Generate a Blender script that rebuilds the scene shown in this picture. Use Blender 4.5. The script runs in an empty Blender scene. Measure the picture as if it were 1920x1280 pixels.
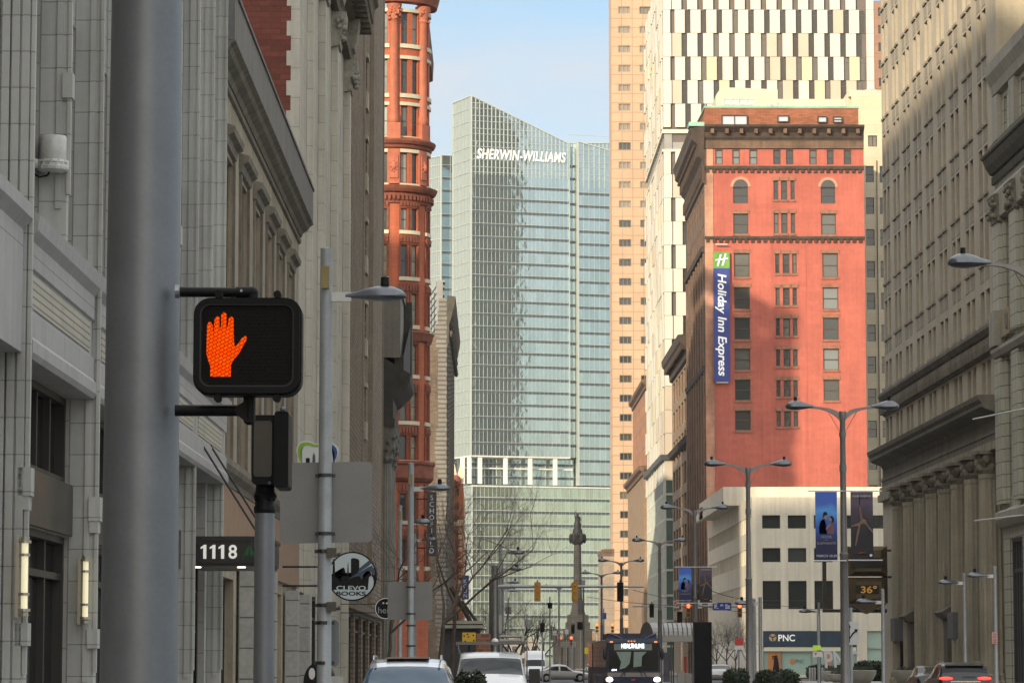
import bpy, bmesh, math, random
from math import sin, cos, pi, radians, atan, sqrt, atan2
random.seed(7)
scene = bpy.context.scene
# ------------------------------------------------------------------ camera
F = 5920.0                      # focal length in photo pixels (1920 wide)
EYE = 1.6
YAW = atan(60 / F)              # street axis +Y lies slightly left of the picture centre
TILT = atan(602 / F)
cd = bpy.data.cameras.new("Camera"); cam = bpy.data.objects.new("Camera", cd)
scene.collection.objects.link(cam); scene.camera = cam
cd.sensor_width = 36; cd.lens = F / 1920 * 36; cd.clip_end = 6000; cd.clip_start = 0.5
cam.location = (0, 0, EYE); cam.rotation_euler = (pi / 2 + TILT, 0, -YAW)
# ------------------------------------------------------------------ sun and sky
SUN_AZ, SUN_EL = radians(31), radians(16)      # light comes from behind the camera, left
sl = bpy.data.lights.new("Sun", 'SUN'); sl.energy = 3.35; sl.angle = radians(0.9); sl.color = (1.0, 0.83, 0.60)
so = bpy.data.objects.new("Sun", sl); scene.collection.objects.link(so)
so.rotation_euler = (pi / 2 - SUN_EL, 0, -SUN_AZ)
w = bpy.data.worlds.new("World"); scene.world = w; w.use_nodes = True
nt = w.node_tree; nt.nodes.clear()
def nd(nt, t, **k):
    n = nt.nodes.new(t)
    for a, b in k.items():
        if a.startswith('i_'): n.inputs[a[2:].replace('_', ' ')].default_value = b
        else: setattr(n, a, b)
    return n
sky = nd(nt, 'ShaderNodeTexSky', sky_type='NISHITA', sun_disc=False)
sky.sun_elevation = SUN_EL; sky.sun_rotation = pi + SUN_AZ
sky.air_density = 1.0; sky.dust_density = 1.6; sky.ozone_density = 1.8
tc = nd(nt, 'ShaderNodeTexCoord'); mp = nd(nt, 'ShaderNodeMapping'); mp.inputs['Scale'].default_value = (2.2, 2.2, 9)
nz = nd(nt, 'ShaderNodeTexNoise'); nz.inputs['Scale'].default_value = 1.9; nz.inputs['Detail'].default_value = 7; nz.inputs['Roughness'].default_value = .55; nz.inputs['Distortion'].default_value = .35
rp = nd(nt, 'ShaderNodeValToRGB'); rp.color_ramp.elements[0].position = .40; rp.color_ramp.elements[1].position = .66
rp.color_ramp.elements[0].color = (.05,) * 3 + (1,); rp.color_ramp.elements[1].color = (.95,) * 3 + (1,)
mx = nd(nt, 'ShaderNodeMixRGB')
# sun-side clouds behind the camera, boosted brighter and warmer to add fill
cdot = nd(nt, 'ShaderNodeVectorMath', operation='DOT_PRODUCT'); cdot.inputs[1].default_value = (-sin(SUN_AZ), -cos(SUN_AZ), 0)
cmr = nd(nt, 'ShaderNodeMapRange'); cmr.inputs[1].default_value = .35; cmr.inputs[2].default_value = 1.0
cmx = nd(nt, 'ShaderNodeMixRGB'); cmx.inputs['Color1'].default_value = (4.0, 4.15, 4.4, 1); cmx.inputs['Color2'].default_value = (17, 14.3, 11.2, 1)
sxyz = nd(nt, 'ShaderNodeSeparateXYZ'); zmr = nd(nt, 'ShaderNodeMapRange'); zmr.inputs[1].default_value = .26; zmr.inputs[2].default_value = .6     # added bright sky overhead, out of view, fills the shade
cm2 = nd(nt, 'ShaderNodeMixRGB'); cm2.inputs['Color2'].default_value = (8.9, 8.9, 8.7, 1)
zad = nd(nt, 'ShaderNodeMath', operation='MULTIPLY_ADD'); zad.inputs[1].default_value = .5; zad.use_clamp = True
cad = nd(nt, 'ShaderNodeMath', operation='MULTIPLY_ADD'); cad.inputs[1].default_value = .55; cad.use_clamp = True
bg = nd(nt, 'ShaderNodeBackground'); bg.inputs['Strength'].default_value = .122
ow = nd(nt, 'ShaderNodeOutputWorld')
L = nt.links.new
L(tc.outputs['Generated'], mp.inputs['Vector']); L(mp.outputs[0], nz.inputs['Vector']); L(nz.outputs['Fac'], rp.inputs[0])
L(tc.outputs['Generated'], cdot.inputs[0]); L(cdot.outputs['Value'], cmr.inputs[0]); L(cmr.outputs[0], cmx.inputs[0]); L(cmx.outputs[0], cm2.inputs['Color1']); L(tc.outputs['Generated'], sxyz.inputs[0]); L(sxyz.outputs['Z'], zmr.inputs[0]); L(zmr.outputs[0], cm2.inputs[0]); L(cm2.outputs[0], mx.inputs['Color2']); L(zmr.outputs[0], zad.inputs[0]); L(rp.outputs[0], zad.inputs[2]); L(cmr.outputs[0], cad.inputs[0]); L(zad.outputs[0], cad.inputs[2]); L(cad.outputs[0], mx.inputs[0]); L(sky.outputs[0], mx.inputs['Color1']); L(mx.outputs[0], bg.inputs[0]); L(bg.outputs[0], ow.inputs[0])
vs = scene.view_settings; vs.view_transform = 'Standard'; vs.look = 'None'; vs.gamma = 1; vs.exposure = 0.65
scene.cycles.max_bounces = 6; scene.cycles.diffuse_bounces = 3; scene.cycles.glossy_bounces = 4

# ------------------------------------------------------------------ projection helpers (photo pixel -> place)
_f = (sin(YAW) * cos(TILT), cos(YAW) * cos(TILT), sin(TILT)); _r = (cos(YAW), -sin(YAW), 0)
_u = (-sin(YAW) * sin(TILT), -cos(YAW) * sin(TILT), cos(TILT))
def ray(px, py):
    a, b = (px - 960) / F, (640 - py) / F
    return [_f[i] + a * _r[i] + b * _u[i] for i in range(3)]
def PT(px, py, Y):
    d = ray(px, py); s = Y / d[1]; return s * d[0], EYE + s * d[2]
def PX(px, Y, py=1100): return PT(px, py, Y)[0]
def PZ(py, Y, px=960): return PT(px, py, Y)[1]
class Fr:
    """wall frame: a along the wall, d outwards, z up"""
    curved = False
    def __init__(s, o, u):
        l = sqrt(u[0] ** 2 + u[1] ** 2); s.o = o; s.u = (u[0] / l, u[1] / l); s.n = (s.u[1], -s.u[0])
    def p(s, a, d, z): return (s.o[0] + s.u[0] * a + s.n[0] * d, s.o[1] + s.u[1] * a + s.n[1] * d, z)
    def rot(s, a=0): return atan2(s.u[1], s.u[0])
class Cyl:
    curved = True
    def __init__(s, c, R): s.c = c; s.R = R
    def p(s, a, d, z):
        t = a / s.R; return (s.c[0] + (s.R + d) * sin(t), s.c[1] - (s.R + d) * cos(t), z)
    def rot(s, a=0): return a / s.R
# ------------------------------------------------------------------ materials
_m = {}
def M(name, col, rough=.7, metal=0., var=.12, vs=.6, brick=None, bump=.0, streak=0., spec=.5, emit=None, estr=0., col2=None, coat=0., objrand=0., grime=0.):
    if name in _m: return _m[name]
    m = bpy.data.materials.new(name); m.use_nodes = True; n = m.node_tree; n.nodes.clear(); K = n.links.new
    out = nd(n, 'ShaderNodeOutputMaterial'); p = nd(n, 'ShaderNodeBsdfPrincipled'); K(p.outputs[0], out.inputs[0])
    c4 = tuple(col) + (1,)
    p.inputs['Roughness'].default_value = rough; p.inputs['Metallic'].default_value = metal; p.inputs['Specular IOR Level'].default_value = spec
    p.inputs['Coat Weight'].default_value = coat
    cur = None; tc = nd(n, 'ShaderNodeTexCoord')
    if brick:
        uv = nd(n, 'ShaderNodeUVMap')
        b = nd(n, 'ShaderNodeTexBrick'); K(uv.outputs[0], b.inputs['Vector'])
        bw, bh, ms, mf = brick[:4]; bv = brick[4] if len(brick) > 4 else .1
        b.inputs['Scale'].default_value = 1; b.inputs['Brick Width'].default_value = bw; b.inputs['Row Height'].default_value = bh
        b.inputs['Mortar Size'].default_value = ms; b.inputs['Mortar Smooth'].default_value = .1
        b.inputs['Color1'].default_value = tuple(x * (1 + bv) for x in col) + (1,); b.inputs['Color2'].default_value = tuple(x * (1 - bv) for x in (col2 or col)) + (1,)
        b.inputs['Mortar'].default_value = tuple(x * mf for x in col) + (1,)
        if len(brick) > 5: b.offset = brick[5]
        cur = b.outputs['Color']
        if bump:
            bp = nd(n, 'ShaderNodeBump'); bp.inputs['Strength'].default_value = bump; bp.inputs['Distance'].default_value = .02; bp.invert = True
            K(b.outputs['Fac'], bp.inputs['Height']); K(bp.outputs[0], p.inputs['Normal'])
    def mulnoise(cur, scale, lo, hi, mapping=None, detail=5, p0=.3, p1=.7):
        nz = nd(n, 'ShaderNodeTexNoise'); nz.inputs['Scale'].default_value = scale; nz.inputs['Detail'].default_value = detail
        src = tc.outputs['Object']
        if mapping:
            mp = nd(n, 'ShaderNodeMapping'); mp.inputs['Scale'].default_value = mapping; K(src, mp.inputs['Vector']); src = mp.outputs[0]
        K(src, nz.inputs['Vector'])
        mr = nd(n, 'ShaderNodeMapRange'); K(nz.outputs['Fac'], mr.inputs[0]); mr.inputs[1].default_value = p0; mr.inputs[2].default_value = p1
        mr.inputs[3].default_value = lo; mr.inputs[4].default_value = hi
        mm = nd(n, 'ShaderNodeMixRGB', blend_type='MULTIPLY'); mm.inputs[0].default_value = 1
        if cur is None: mm.inputs[1].default_value = c4
        else: K(cur, mm.inputs[1])
        K(mr.outputs[0], mm.inputs[2]); return mm.outputs[0]
    if var:
        cur = mulnoise(cur, vs, 1 - var, 1 + var); cur = mulnoise(cur, vs * 9, 1 - var * .6, 1 + var * .6)
    if streak: cur = mulnoise(cur, 1.0, 1 - streak, 1 + streak * .3, (2.5, 2.5, .12))
    if grime: cur = mulnoise(cur, .35, 1 - grime, 1.0, (1, 1, .5), 8, .35, .55)
    if objrand:
        oi = nd(n, 'ShaderNodeObjectInfo'); mr = nd(n, 'ShaderNodeMapRange'); K(oi.outputs['Random'], mr.inputs[0]); mr.inputs[3].default_value = 1 - objrand; mr.inputs[4].default_value = 1 + objrand
        mm = nd(n, 'ShaderNodeMixRGB', blend_type='MULTIPLY'); mm.inputs[0].default_value = 1
        if cur is None: mm.inputs[1].default_value = c4
        else: K(cur, mm.inputs[1])
        K(mr.outputs[0], mm.inputs[2]); cur = mm.outputs[0]
    if cur is None: p.inputs['Base Color'].default_value = c4
    else: K(cur, p.inputs['Base Color'])
    if emit: p.inputs['Emission Color'].default_value = tuple(emit) + (1,); p.inputs['Emission Strength'].default_value = estr
    _m[name] = m; return m
def glass(name, col, rough=.06, metal=0., wav=.15, spec=.8, curtain=None, wscale=.5, panes=None):
    """window glass: dark mirror-like pane, slightly wavy; some panes have a blind behind"""
    if name in _m: return _m[name]
    m = bpy.data.materials.new(name); m.use_nodes = True; n = m.node_tree; n.nodes.clear(); K = n.links.new
    out = nd(n, 'ShaderNodeOutputMaterial'); p = nd(n, 'ShaderNodeBsdfPrincipled'); K(p.outputs[0], out.inputs[0])
    p.inputs['Roughness'].default_value = rough; p.inputs['Metallic'].default_value = metal; p.inputs['Specular IOR Level'].default_value = spec
    tc = nd(n, 'ShaderNodeTexCoord'); nz = nd(n, 'ShaderNodeTexNoise'); nz.inputs['Scale'].default_value = wscale; nz.inputs['Detail'].default_value = 2
    K(tc.outputs['Object'], nz.inputs['Vector'])
    bp = nd(n, 'ShaderNodeBump'); bp.inputs['Strength'].default_value = wav; bp.inputs['Distance'].default_value = .1; K(nz.outputs['Fac'], bp.inputs['Height']); K(bp.outputs[0], p.inputs['Normal'])
    if curtain:
        oi = nd(n, 'ShaderNodeObjectInfo'); r = nd(n, 'ShaderNodeValToRGB'); K(oi.outputs['Random'], r.inputs[0])
        r.color_ramp.interpolation = 'CONSTANT'
        r.color_ramp.elements[0].color = tuple(col) + (1,); r.color_ramp.elements[0].position = 0
        r.color_ramp.elements[1].color = tuple(x * .45 for x in curtain) + (1,); r.color_ramp.elements[1].position = .55
        e = r.color_ramp.elements.new(.82); e.color = tuple(curtain) + (1,)
        K(r.outputs[0], p.inputs['Base Color'])
    elif panes:
        uv = nd(n, 'ShaderNodeUVMap'); b = nd(n, 'ShaderNodeTexBrick'); b.offset = 0; K(uv.outputs[0], b.inputs['Vector']); b.inputs['Scale'].default_value = 1; b.inputs['Brick Width'].default_value = panes[0]; b.inputs['Row Height'].default_value = panes[1]; b.inputs['Mortar Size'].default_value = 0
        b.inputs['Color1'].default_value = tuple(x * (1 + panes[2]) for x in col) + (1,); b.inputs['Color2'].default_value = tuple(x * (1 - panes[2]) for x in col) + (1,); K(b.outputs[0], p.inputs['Base Color'])
    else: p.inputs['Base Color'].default_value = tuple(col) + (1,)
    _m[name] = m; return m
# ------------------------------------------------------------------ objects
def rootloc(o):
    x = y = z = 0
    while o is not None: x += o.location.x; y += o.location.y; z += o.location.z; o = o.parent
    return x, y, z
def tag(o, label=None, cat=None, group=None, kind=None):
    if label: o['label'] = label
    if cat: o['category'] = cat
    if group: o['group'] = group
    if kind: o['kind'] = kind
    return o
def thing(name, label, cat, loc, group=None, rz=0):
    o = bpy.data.objects.new(name, None); scene.collection.objects.link(o); o.location = loc; o.rotation_euler = (0, 0, rz)
    o.empty_display_size = .3
    return tag(o, label, cat, group)
def dup(o, loc=None, parent=None, **k):
    c = o.copy(); scene.collection.objects.link(c); c.parent = parent
    if loc is not None: c.location = loc
    for ch in list(o.children): dup(ch, None, c)
    if k: tag(c, **k)
    return c
class MB:
    def __init__(s): s.v = []; s.f = []; s.m = []; s.uv = []
    def q(s, pts, mat=0, uv=None):
        i = len(s.v); s.v.extend(pts); s.f.append(tuple(range(i, i + len(pts)))); s.m.append(mat); s.uv.append(uv)
    def box(s, fr, a0, a1, d0, d1, z0, z1, mat=0, step=None, caps=True):
        if a1 < a0: a0, a1 = a1, a0
        if d1 < d0: d0, d1 = d1, d0
        if z1 < z0: z0, z1 = z1, z0
        n = 1
        if fr.curved: n = max(1, int((a1 - a0) / (step or fr.R * .12)) + 1)
        for k in range(n):
            x0 = a0 + (a1 - a0) * k / n; x1 = a0 + (a1 - a0) * (k + 1) / n; P = fr.p
            s.q([P(x0, d1, z0), P(x1, d1, z0), P(x1, d1, z1), P(x0, d1, z1)], mat, [(x0, z0), (x1, z0), (x1, z1), (x0, z1)])
            s.q([P(x1, d0, z0), P(x0, d0, z0), P(x0, d0, z1), P(x1, d0, z1)], mat, [(x1, z0), (x0, z0), (x0, z1), (x1, z1)])
            s.q([P(x0, d0, z1), P(x0, d1, z1), P(x1, d1, z1), P(x1, d0, z1)], mat, [(x0, d0), (x0, d1), (x1, d1), (x1, d0)])
            s.q([P(x0, d1, z0), P(x0, d0, z0), P(x1, d0, z0), P(x1, d1, z0)], mat, [(x0, d1), (x0, d0), (x1, d0), (x1, d1)])
            if k == 0: s.q([P(x0, d0, z0), P(x0, d1, z0), P(x0, d1, z1), P(x0, d0, z1)], mat, [(d0, z0), (d1, z0), (d1, z1), (d0, z1)])
            if k == n - 1: s.q([P(x1, d1, z0), P(x1, d0, z0), P(x1, d0, z1), P(x1, d1, z1)], mat, [(-d1, z0), (-d0, z0), (-d0, z1), (-d1, z1)])
    def bx(s, x0, x1, y0, y1, z0, z1, mat=0): s.box(WF, x0, x1, -y0, -y1, z0, z1, mat)
    def slope(s, fr, a0, a1, prof, mat=0, ends=True):
        """extrude a (d,z) profile polyline along the wall (mouldings, cornices); prof runs bottom to top"""
        n = 1 if not fr.curved else max(1, int((a1 - a0) / (fr.R * .12)) + 1)
        for k in range(n):
            x0 = a0 + (a1 - a0) * k / n; x1 = a0 + (a1 - a0) * (k + 1) / n; acc = 0
            for (d0, z0), (d1, z1) in zip(prof, prof[1:]):
                l = sqrt((d1 - d0) ** 2 + (z1 - z0) ** 2)
                s.q([fr.p(x0, d0, z0), fr.p(x1, d0, z0), fr.p(x1, d1, z1), fr.p(x0, d1, z1)], mat, [(x0, z0), (x1, z0), (x1, z0 + l), (x0, z0 + l)])
        if ends:
            s.q([fr.p(a1, d, z) for d, z in prof], mat); s.q([fr.p(a0, d, z) for d, z in reversed(prof)], mat)
    def tube(s, p0, p1, r0, r1, n=8, mat=0, caps=True):
        ax = [p1[i] - p0[i] for i in range(3)]; l = sqrt(sum(c * c for c in ax)) or 1e-6; ax = [c / l for c in ax]
        up = (0, 0, 1) if abs(ax[2]) < .9 else (1, 0, 0)
        a = [ax[1] * up[2] - ax[2] * up[1], ax[2] * up[0] - ax[0] * up[2], ax[0] * up[1] - ax[1] * up[0]]
        la = sqrt(sum(c * c for c in a)); a = [c / la for c in a]
        b = [ax[1] * a[2] - ax[2] * a[1], ax[2] * a[0] - ax[0] * a[2], ax[0] * a[1] - ax[1] * a[0]]
        R0 = [tuple(p0[i] + r0 * (cos(2 * pi * k / n) * a[i] + sin(2 * pi * k / n) * b[i]) for i in range(3)) for k in range(n)]
        R1 = [tuple(p1[i] + r1 * (cos(2 * pi * k / n) * a[i] + sin(2 * pi * k / n) * b[i]) for i in range(3)) for k in range(n)]
        i0 = len(s.v); s.v.extend(R0); s.v.extend(R1)
        for k in range(n):
            s.f.append((i0 + k, i0 + (k + 1) % n, i0 + n + (k + 1) % n, i0 + n + k)); s.m.append(mat); s.uv.append(None)
        if caps:
            s.f.append(tuple(i0 + k for k in reversed(range(n)))); s.m.append(mat); s.uv.append(None)
            s.f.append(tuple(i0 + n + k for k in range(n))); s.m.append(mat); s.uv.append(None)
    def lathe(s, cx, cy, prof, n=24, mat=0, flute=0.):
        """prof: (r, z) from the bottom to the top"""
        i0 = len(s.v)
        for r, z in prof:
            for k in range(n):
                rr = r * (1 - (flute if k % 2 else 0)); s.v.append((cx + rr * cos(2 * pi * k / n), cy + rr * sin(2 * pi * k / n), z))
        for j in range(len(prof) - 1):
            for k in range(n):
                a = i0 + j * n + k; b = i0 + j * n + (k + 1) % n
                s.f.append((a, b, b + n, a + n)); s.m.append(mat); s.uv.append(None)
        s.f.append(tuple(i0 + k for k in reversed(range(n)))); s.m.append(mat); s.uv.append(None)
        t = i0 + (len(prof) - 1) * n
        s.f.append(tuple(t + k for k in range(n))); s.m.append(mat); s.uv.append(None)
    def ball(s, c, r, n=12, m=8, mat=0):
        rx, ry, rz = r if isinstance(r, tuple) else (r, r, r); i0 = len(s.v)
        for j in range(m + 1):
            t = pi * j / m
            for k in range(n): s.v.append((c[0] + rx * sin(t) * cos(2 * pi * k / n), c[1] + ry * sin(t) * sin(2 * pi * k / n), c[2] - rz * cos(t)))
        for j in range(m):
            for k in range(n):
                a = i0 + j * n + k; b = i0 + j * n + (k + 1) % n; s.f.append((a, b, b + n, a + n)); s.m.append(mat); s.uv.append(None)
    def prism(s, pts, y0, y1, mat=0, mat2=None):
        """polygon in the x-z plane (counter-clockwise seen from -y), extruded from y0 (front) to y1"""
        s.q([(x, y0, z) for x, z in pts], mat, [(x, z) for x, z in pts]); s.q([(x, y1, z) for x, z in reversed(pts)], mat)
        n = len(pts)
        for k in range(n):
            (x0, z0), (x1, z1) = pts[k], pts[(k + 1) % n]
            s.q([(x0, y1, z0), (x1, y1, z1), (x1, y0, z1), (x0, y0, z0)], mat if mat2 is None else mat2)
    def build(s, name, mats, parent=None, local=False, smooth=False, fixn=False):
        me = bpy.data.meshes.new(name); off = (0, 0, 0) if local else rootloc(parent)
        me.from_pydata([(x - off[0], y - off[1], z - off[2]) for x, y, z in s.v], [], s.f)
        if not isinstance(mats, (list, tuple)): mats = [mats]
        for m in mats: me.materials.append(m)
        me.polygons.foreach_set('material_index', s.m)
        uvl = me.uv_layers.new(name='UVMap'); data = [0.0] * (2 * len(me.loops))
        for p, uv in zip(me.polygons, s.uv):
            for j, li in enumerate(p.loop_indices):
                if uv: data[2 * li], data[2 * li + 1] = uv[j]
                else:
                    v = s.v[s.f[p.index][j]]; data[2 * li], data[2 * li + 1] = v[0] + v[1], v[2]
        uvl.data.foreach_set('uv', data)
        if smooth:
            me.polygons.foreach_set('use_smooth', [True] * len(me.polygons)); me.set_sharp_from_angle(angle=radians(40))
        me.update()
        if fixn:
            bm = bmesh.new(); bm.from_mesh(me); bmesh.ops.remove_doubles(bm, verts=bm.verts, dist=1e-4); bmesh.ops.recalc_face_normals(bm, faces=bm.faces); bm.to_mesh(me); bm.free()
        o = bpy.data.objects.new(name, me); scene.collection.objects.link(o)
        if parent is not None: o.parent = parent
        return o
WF = Fr((0, 0), (1, 0))
def wall(mb, fr, a0, a1, z0, z1, ops, rec=.3, mat=0, rmat=None, d=0.):
    """wall sheet with real openings (a0,z0,a1,z1) and their reveals"""
    rmat = mat if rmat is None else rmat
    A = {round(a0, 4), round(a1, 4)}; Z = {round(z0, 4), round(z1, 4)}
    ops = [(max(o[0], a0), max(o[1], z0), min(o[2], a1), min(o[3], z1)) for o in ops]
    ops = [tuple(round(c, 4) for c in o) for o in ops if o[2] > o[0] + .05 and o[3] > o[1] + .05]
    for o in ops: A.update((o[0], o[2])); Z.update((o[1], o[3]))
    if fr.curved:
        n = int((a1 - a0) / (fr.R * .12)) + 1; A.update(round(a0 + (a1 - a0) * k / n, 4) for k in range(n))
    A = sorted(x for x in A if a0 - 1e-3 <= x <= a1 + 1e-3); Z = sorted(x for x in Z if z0 - 1e-3 <= x <= z1 + 1e-3)
    ia = {x: i for i, x in enumerate(A)}; iz = {x: i for i, x in enumerate(Z)}; hole = set()
    for o in ops:
        for i in range(ia[o[0]], ia[o[2]]):
            for j in range(iz[o[1]], iz[o[3]]): hole.add((i, j))
    P = fr.p
    for j in range(len(Z) - 1):
        i = 0
        while i < len(A) - 1:
            if (i, j) in hole: i += 1; continue
            k = i + 1
            if not fr.curved:
                while k < len(A) - 1 and (k, j) not in hole: k += 1
            x0, x1, y0, y1 = A[i], A[k], Z[j], Z[j + 1]
            mb.q([P(x0, d, y0), P(x1, d, y0), P(x1, d, y1), P(x0, d, y1)], mat, [(x0, y0), (x1, y0), (x1, y1), (x0, y1)]); i = k
    for x0, y0, x1, y1 in ops:
        e = d - rec
        mb.q([P(x0, d, y0), P(x0, d, y1), P(x0, e, y1), P(x0, e, y0)], rmat, [(d, y0), (d, y1), (e, y1), (e, y0)])
        mb.q([P(x1, e, y0), P(x1, e, y1), P(x1, d, y1), P(x1, d, y0)], rmat, [(e, y0), (e, y1), (d, y1), (d, y0)])
        mb.q([P(x0, e, y1), P(x0, d, y1), P(x1, d, y1), P(x1, e, y1)], rmat, [(x0, e), (x0, d), (x1, d), (x1, e)])
        mb.q([P(x0, d, y0), P(x0, e, y0), P(x1, e, y0), P(x1, d, y0)], rmat, [(x0, d), (x0, e), (x1, e), (x1, d)])
# windows: each one an object (frame + glass); copies share mesh data
_wc = {}
def win_mesh(w, h, style, mats, t=.06):
    key = (round(w, 2), round(h, 2), style, tuple(m.name for m in mats), t)
    if key in _wc: return _wc[key]
    f = MB(); g = MB(); wf = WF; b = t
    g.q([(0, 0, 0), (w, 0, 0), (w, 0, h), (0, 0, h)], 0, [(0, 0), (w, 0), (w, h), (0, h)])
    D = .05 if t < .11 else t * 1.5
    f.box(wf, 0, b, 0, D, 0, h); f.box(wf, w - b, w, 0, D, 0, h); f.box(wf, b, w - b, 0, D, 0, b); f.box(wf, b, w - b, 0, D, h - b, h)
    if 'sash' in style: f.box(wf, b, w - b, 0, D * .8, h * .5 - b / 2, h * .5 + b / 2)
    if 'low' in style: f.box(wf, b, w - b, 0, D * .8, h * .3 - b / 2, h * .3 + b / 2)
    if 'trans' in style: f.box(wf, b, w - b, 0, D * .8, h * .78 - b / 2, h * .78 + b / 2)
    k = sum(int(c) for c in style if c.isdigit())
    for i in range(1, k): f.box(wf, w * i / k - b / 2, w * i / k + b / 2, 0, D * .7, b, h - b)
    _wc[key] = (f, g); return _wc[key]
_wmesh = {}
class Wins:
    """collects the windows of one building, then links the 100 that show largest one by one"""
    def __init__(s): s.l = []
    def add(s, fr, a0, z0, w, h, rec=.28, style='sash', mats=None, t=.06, name='window'):
        p = fr.p(a0 + (w / 2 if fr.curved else 0), -rec, z0); rz = fr.rot(a0 + w / 2)
        if fr.curved: p = (p[0] - cos(rz) * w / 2, p[1] - sin(rz) * w / 2, z0)
        dist = sqrt(p[0] ** 2 + p[1] ** 2)
        n = (sin(rz), -cos(rz)); vis = abs(n[0] * p[0] + n[1] * p[1]) / dist
        s.l.append((w * h * vis / dist ** 2, p, rz, w, h, style, mats, t, name))
    def flush(s, parent, sub=0):
        s.l.sort(key=lambda e: -e[0]); rl = rootloc(parent); rest = {}; cnt = 0
        for k, (sz, p, rz, w, h, style, mats, t, name) in enumerate(s.l):
            f, g = win_mesh(w, h, style, mats, t)
            if k < 100:
                key = (round(w, 2), round(h, 2), style, tuple(m.name for m in mats), t, k < sub)
                if key not in _wmesh:
                    if k < sub:
                        fo = f.build(name, mats[0], None, local=True); go = g.build('pane', mats[1], None, local=True); _wmesh[key] = (fo.data, go.data)
                        bpy.data.objects.remove(fo); bpy.data.objects.remove(go)
                    else:
                        c = MB(); c.v = f.v + g.v; c.f = f.f + [tuple(i + len(f.v) for i in q) for q in g.f]; c.m = [0] * len(f.f) + [1] * len(g.f); c.uv = f.uv + g.uv
                        co = c.build(name, [mats[0], mats[1]], None, local=True); _wmesh[key] = (co.data,); bpy.data.objects.remove(co)
                me = _wmesh[key]; o = bpy.data.objects.new(name, me[0]); scene.collection.objects.link(o); o.parent = parent
                o.location = (p[0] - rl[0], p[1] - rl[1], p[2] - rl[2]); o.rotation_euler = (0, 0, rz)
                if len(me) > 1:
                    g2 = bpy.data.objects.new('pane', me[1]); scene.collection.objects.link(g2); g2.parent = o
            else:
                kk = mats
                R = rest.setdefault(tuple(m.name for m in mats), (MB(), mats))[0]
                for src, mi in ((f, 0), (g, 1)):
                    i0 = len(R.v); R.v.extend((p[0] + x * cos(rz) - y * sin(rz), p[1] + x * sin(rz) + y * cos(rz), p[2] + z) for x, y, z in src.v)
                    R.f.extend(tuple(i + i0 for i in q) for q in src.f); R.m.extend([mi] * len(src.f)); R.uv.extend(src.uv)
        for R, mats in rest.values(): tag(R.build('window', [mats[0], mats[1]], parent), kind='stuff')
def text(name, s, mat, fr, a, d, z, w=None, h=None, parent=None, shear=0., vertical=False, ext=.01, mirror=False, space=1., bold=0., gap=1.25):
    """lettering as a thin mesh on a wall frame; (a, z) is its centre"""
    out = MB(); n = len(s); parts = list(s) if vertical else [s]
    for k, st in enumerate(parts):
        cu = bpy.data.curves.new('t', 'FONT'); cu.body = st; cu.size = 1; cu.extrude = ext; cu.shear = shear; cu.space_character = space; cu.offset = bold
        o = bpy.data.objects.new('t', cu); scene.collection.objects.link(o)
        dg = bpy.context.evaluated_depsgraph_get(); dg.update(); me = bpy.data.meshes.new_from_object(o.evaluated_get(dg))
        V = [tuple(v.co) for v in me.vertices]; Fs = [tuple(p.vertices) for p in me.polygons]
        bpy.data.objects.remove(o); bpy.data.curves.remove(cu); bpy.data.meshes.remove(me)
        if not V: continue
        x0 = min(v[0] for v in V); x1 = max(v[0] for v in V); y0 = min(v[1] for v in V); y1 = max(v[1] for v in V)
        if vertical:
            lh = h / len(parts); sc = lh / gap / .7; cx, cy = (x0 + x1) / 2, .35
            sx = min(sc, w / (x1 - x0)); ox, oz = a, z + h / 2 - lh * (k + .5)
            T = lambda v: fr.p(ox + (v[0] - cx) * sx, d + v[2] + ext, oz + (v[1] - cy) * sc)
        else:
            sx = w / (x1 - x0); sz = (h / (y1 - y0)) if h else sx; cx, cy = (x0 + x1) / 2, (y0 + y1) / 2
            T = lambda v: fr.p(a + (v[0] - cx) * sx, d + v[2] + ext, z + (v[1] - cy) * sz)
        i0 = len(out.v); out.v.extend(T(v) for v in V); out.f.extend(tuple(i + i0 for i in f) for f in Fs); out.m.extend([0] * len(Fs)); out.uv.extend([None] * len(Fs))
    return out.build(name, mat, parent)
# ------------------------------------------------------------------ shared materials
glD = glass('glass_dark', (.012, .014, .016), .05)
glC = glass('glass_room', (.02, .024, .026), .07, curtain=(.30, .27, .2))
glB = glass('glass_pale', (.05, .06, .06), .08, curtain=(.25, .27, .24))
frD = M('frame_dark', (.03, .026, .022), .5, var=.1)
frW = M('frame_cream', (.45, .40, .3), .6)
black = M('black_paint', (.005, .005, .006), .5, var=.2, vs=9, spec=.2)
galv = M('galvanized_steel', (.30, .32, .34), .42, .85, var=.12, vs=5)
asph = M('asphalt', (.055, .055, .057), .85, var=.2, vs=.8)
conc = M('sidewalk_concrete', (.3, .285, .26), .85, var=.15, vs=.5, brick=(1.5, 1.5, .02, .6, .04, 0.))
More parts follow.
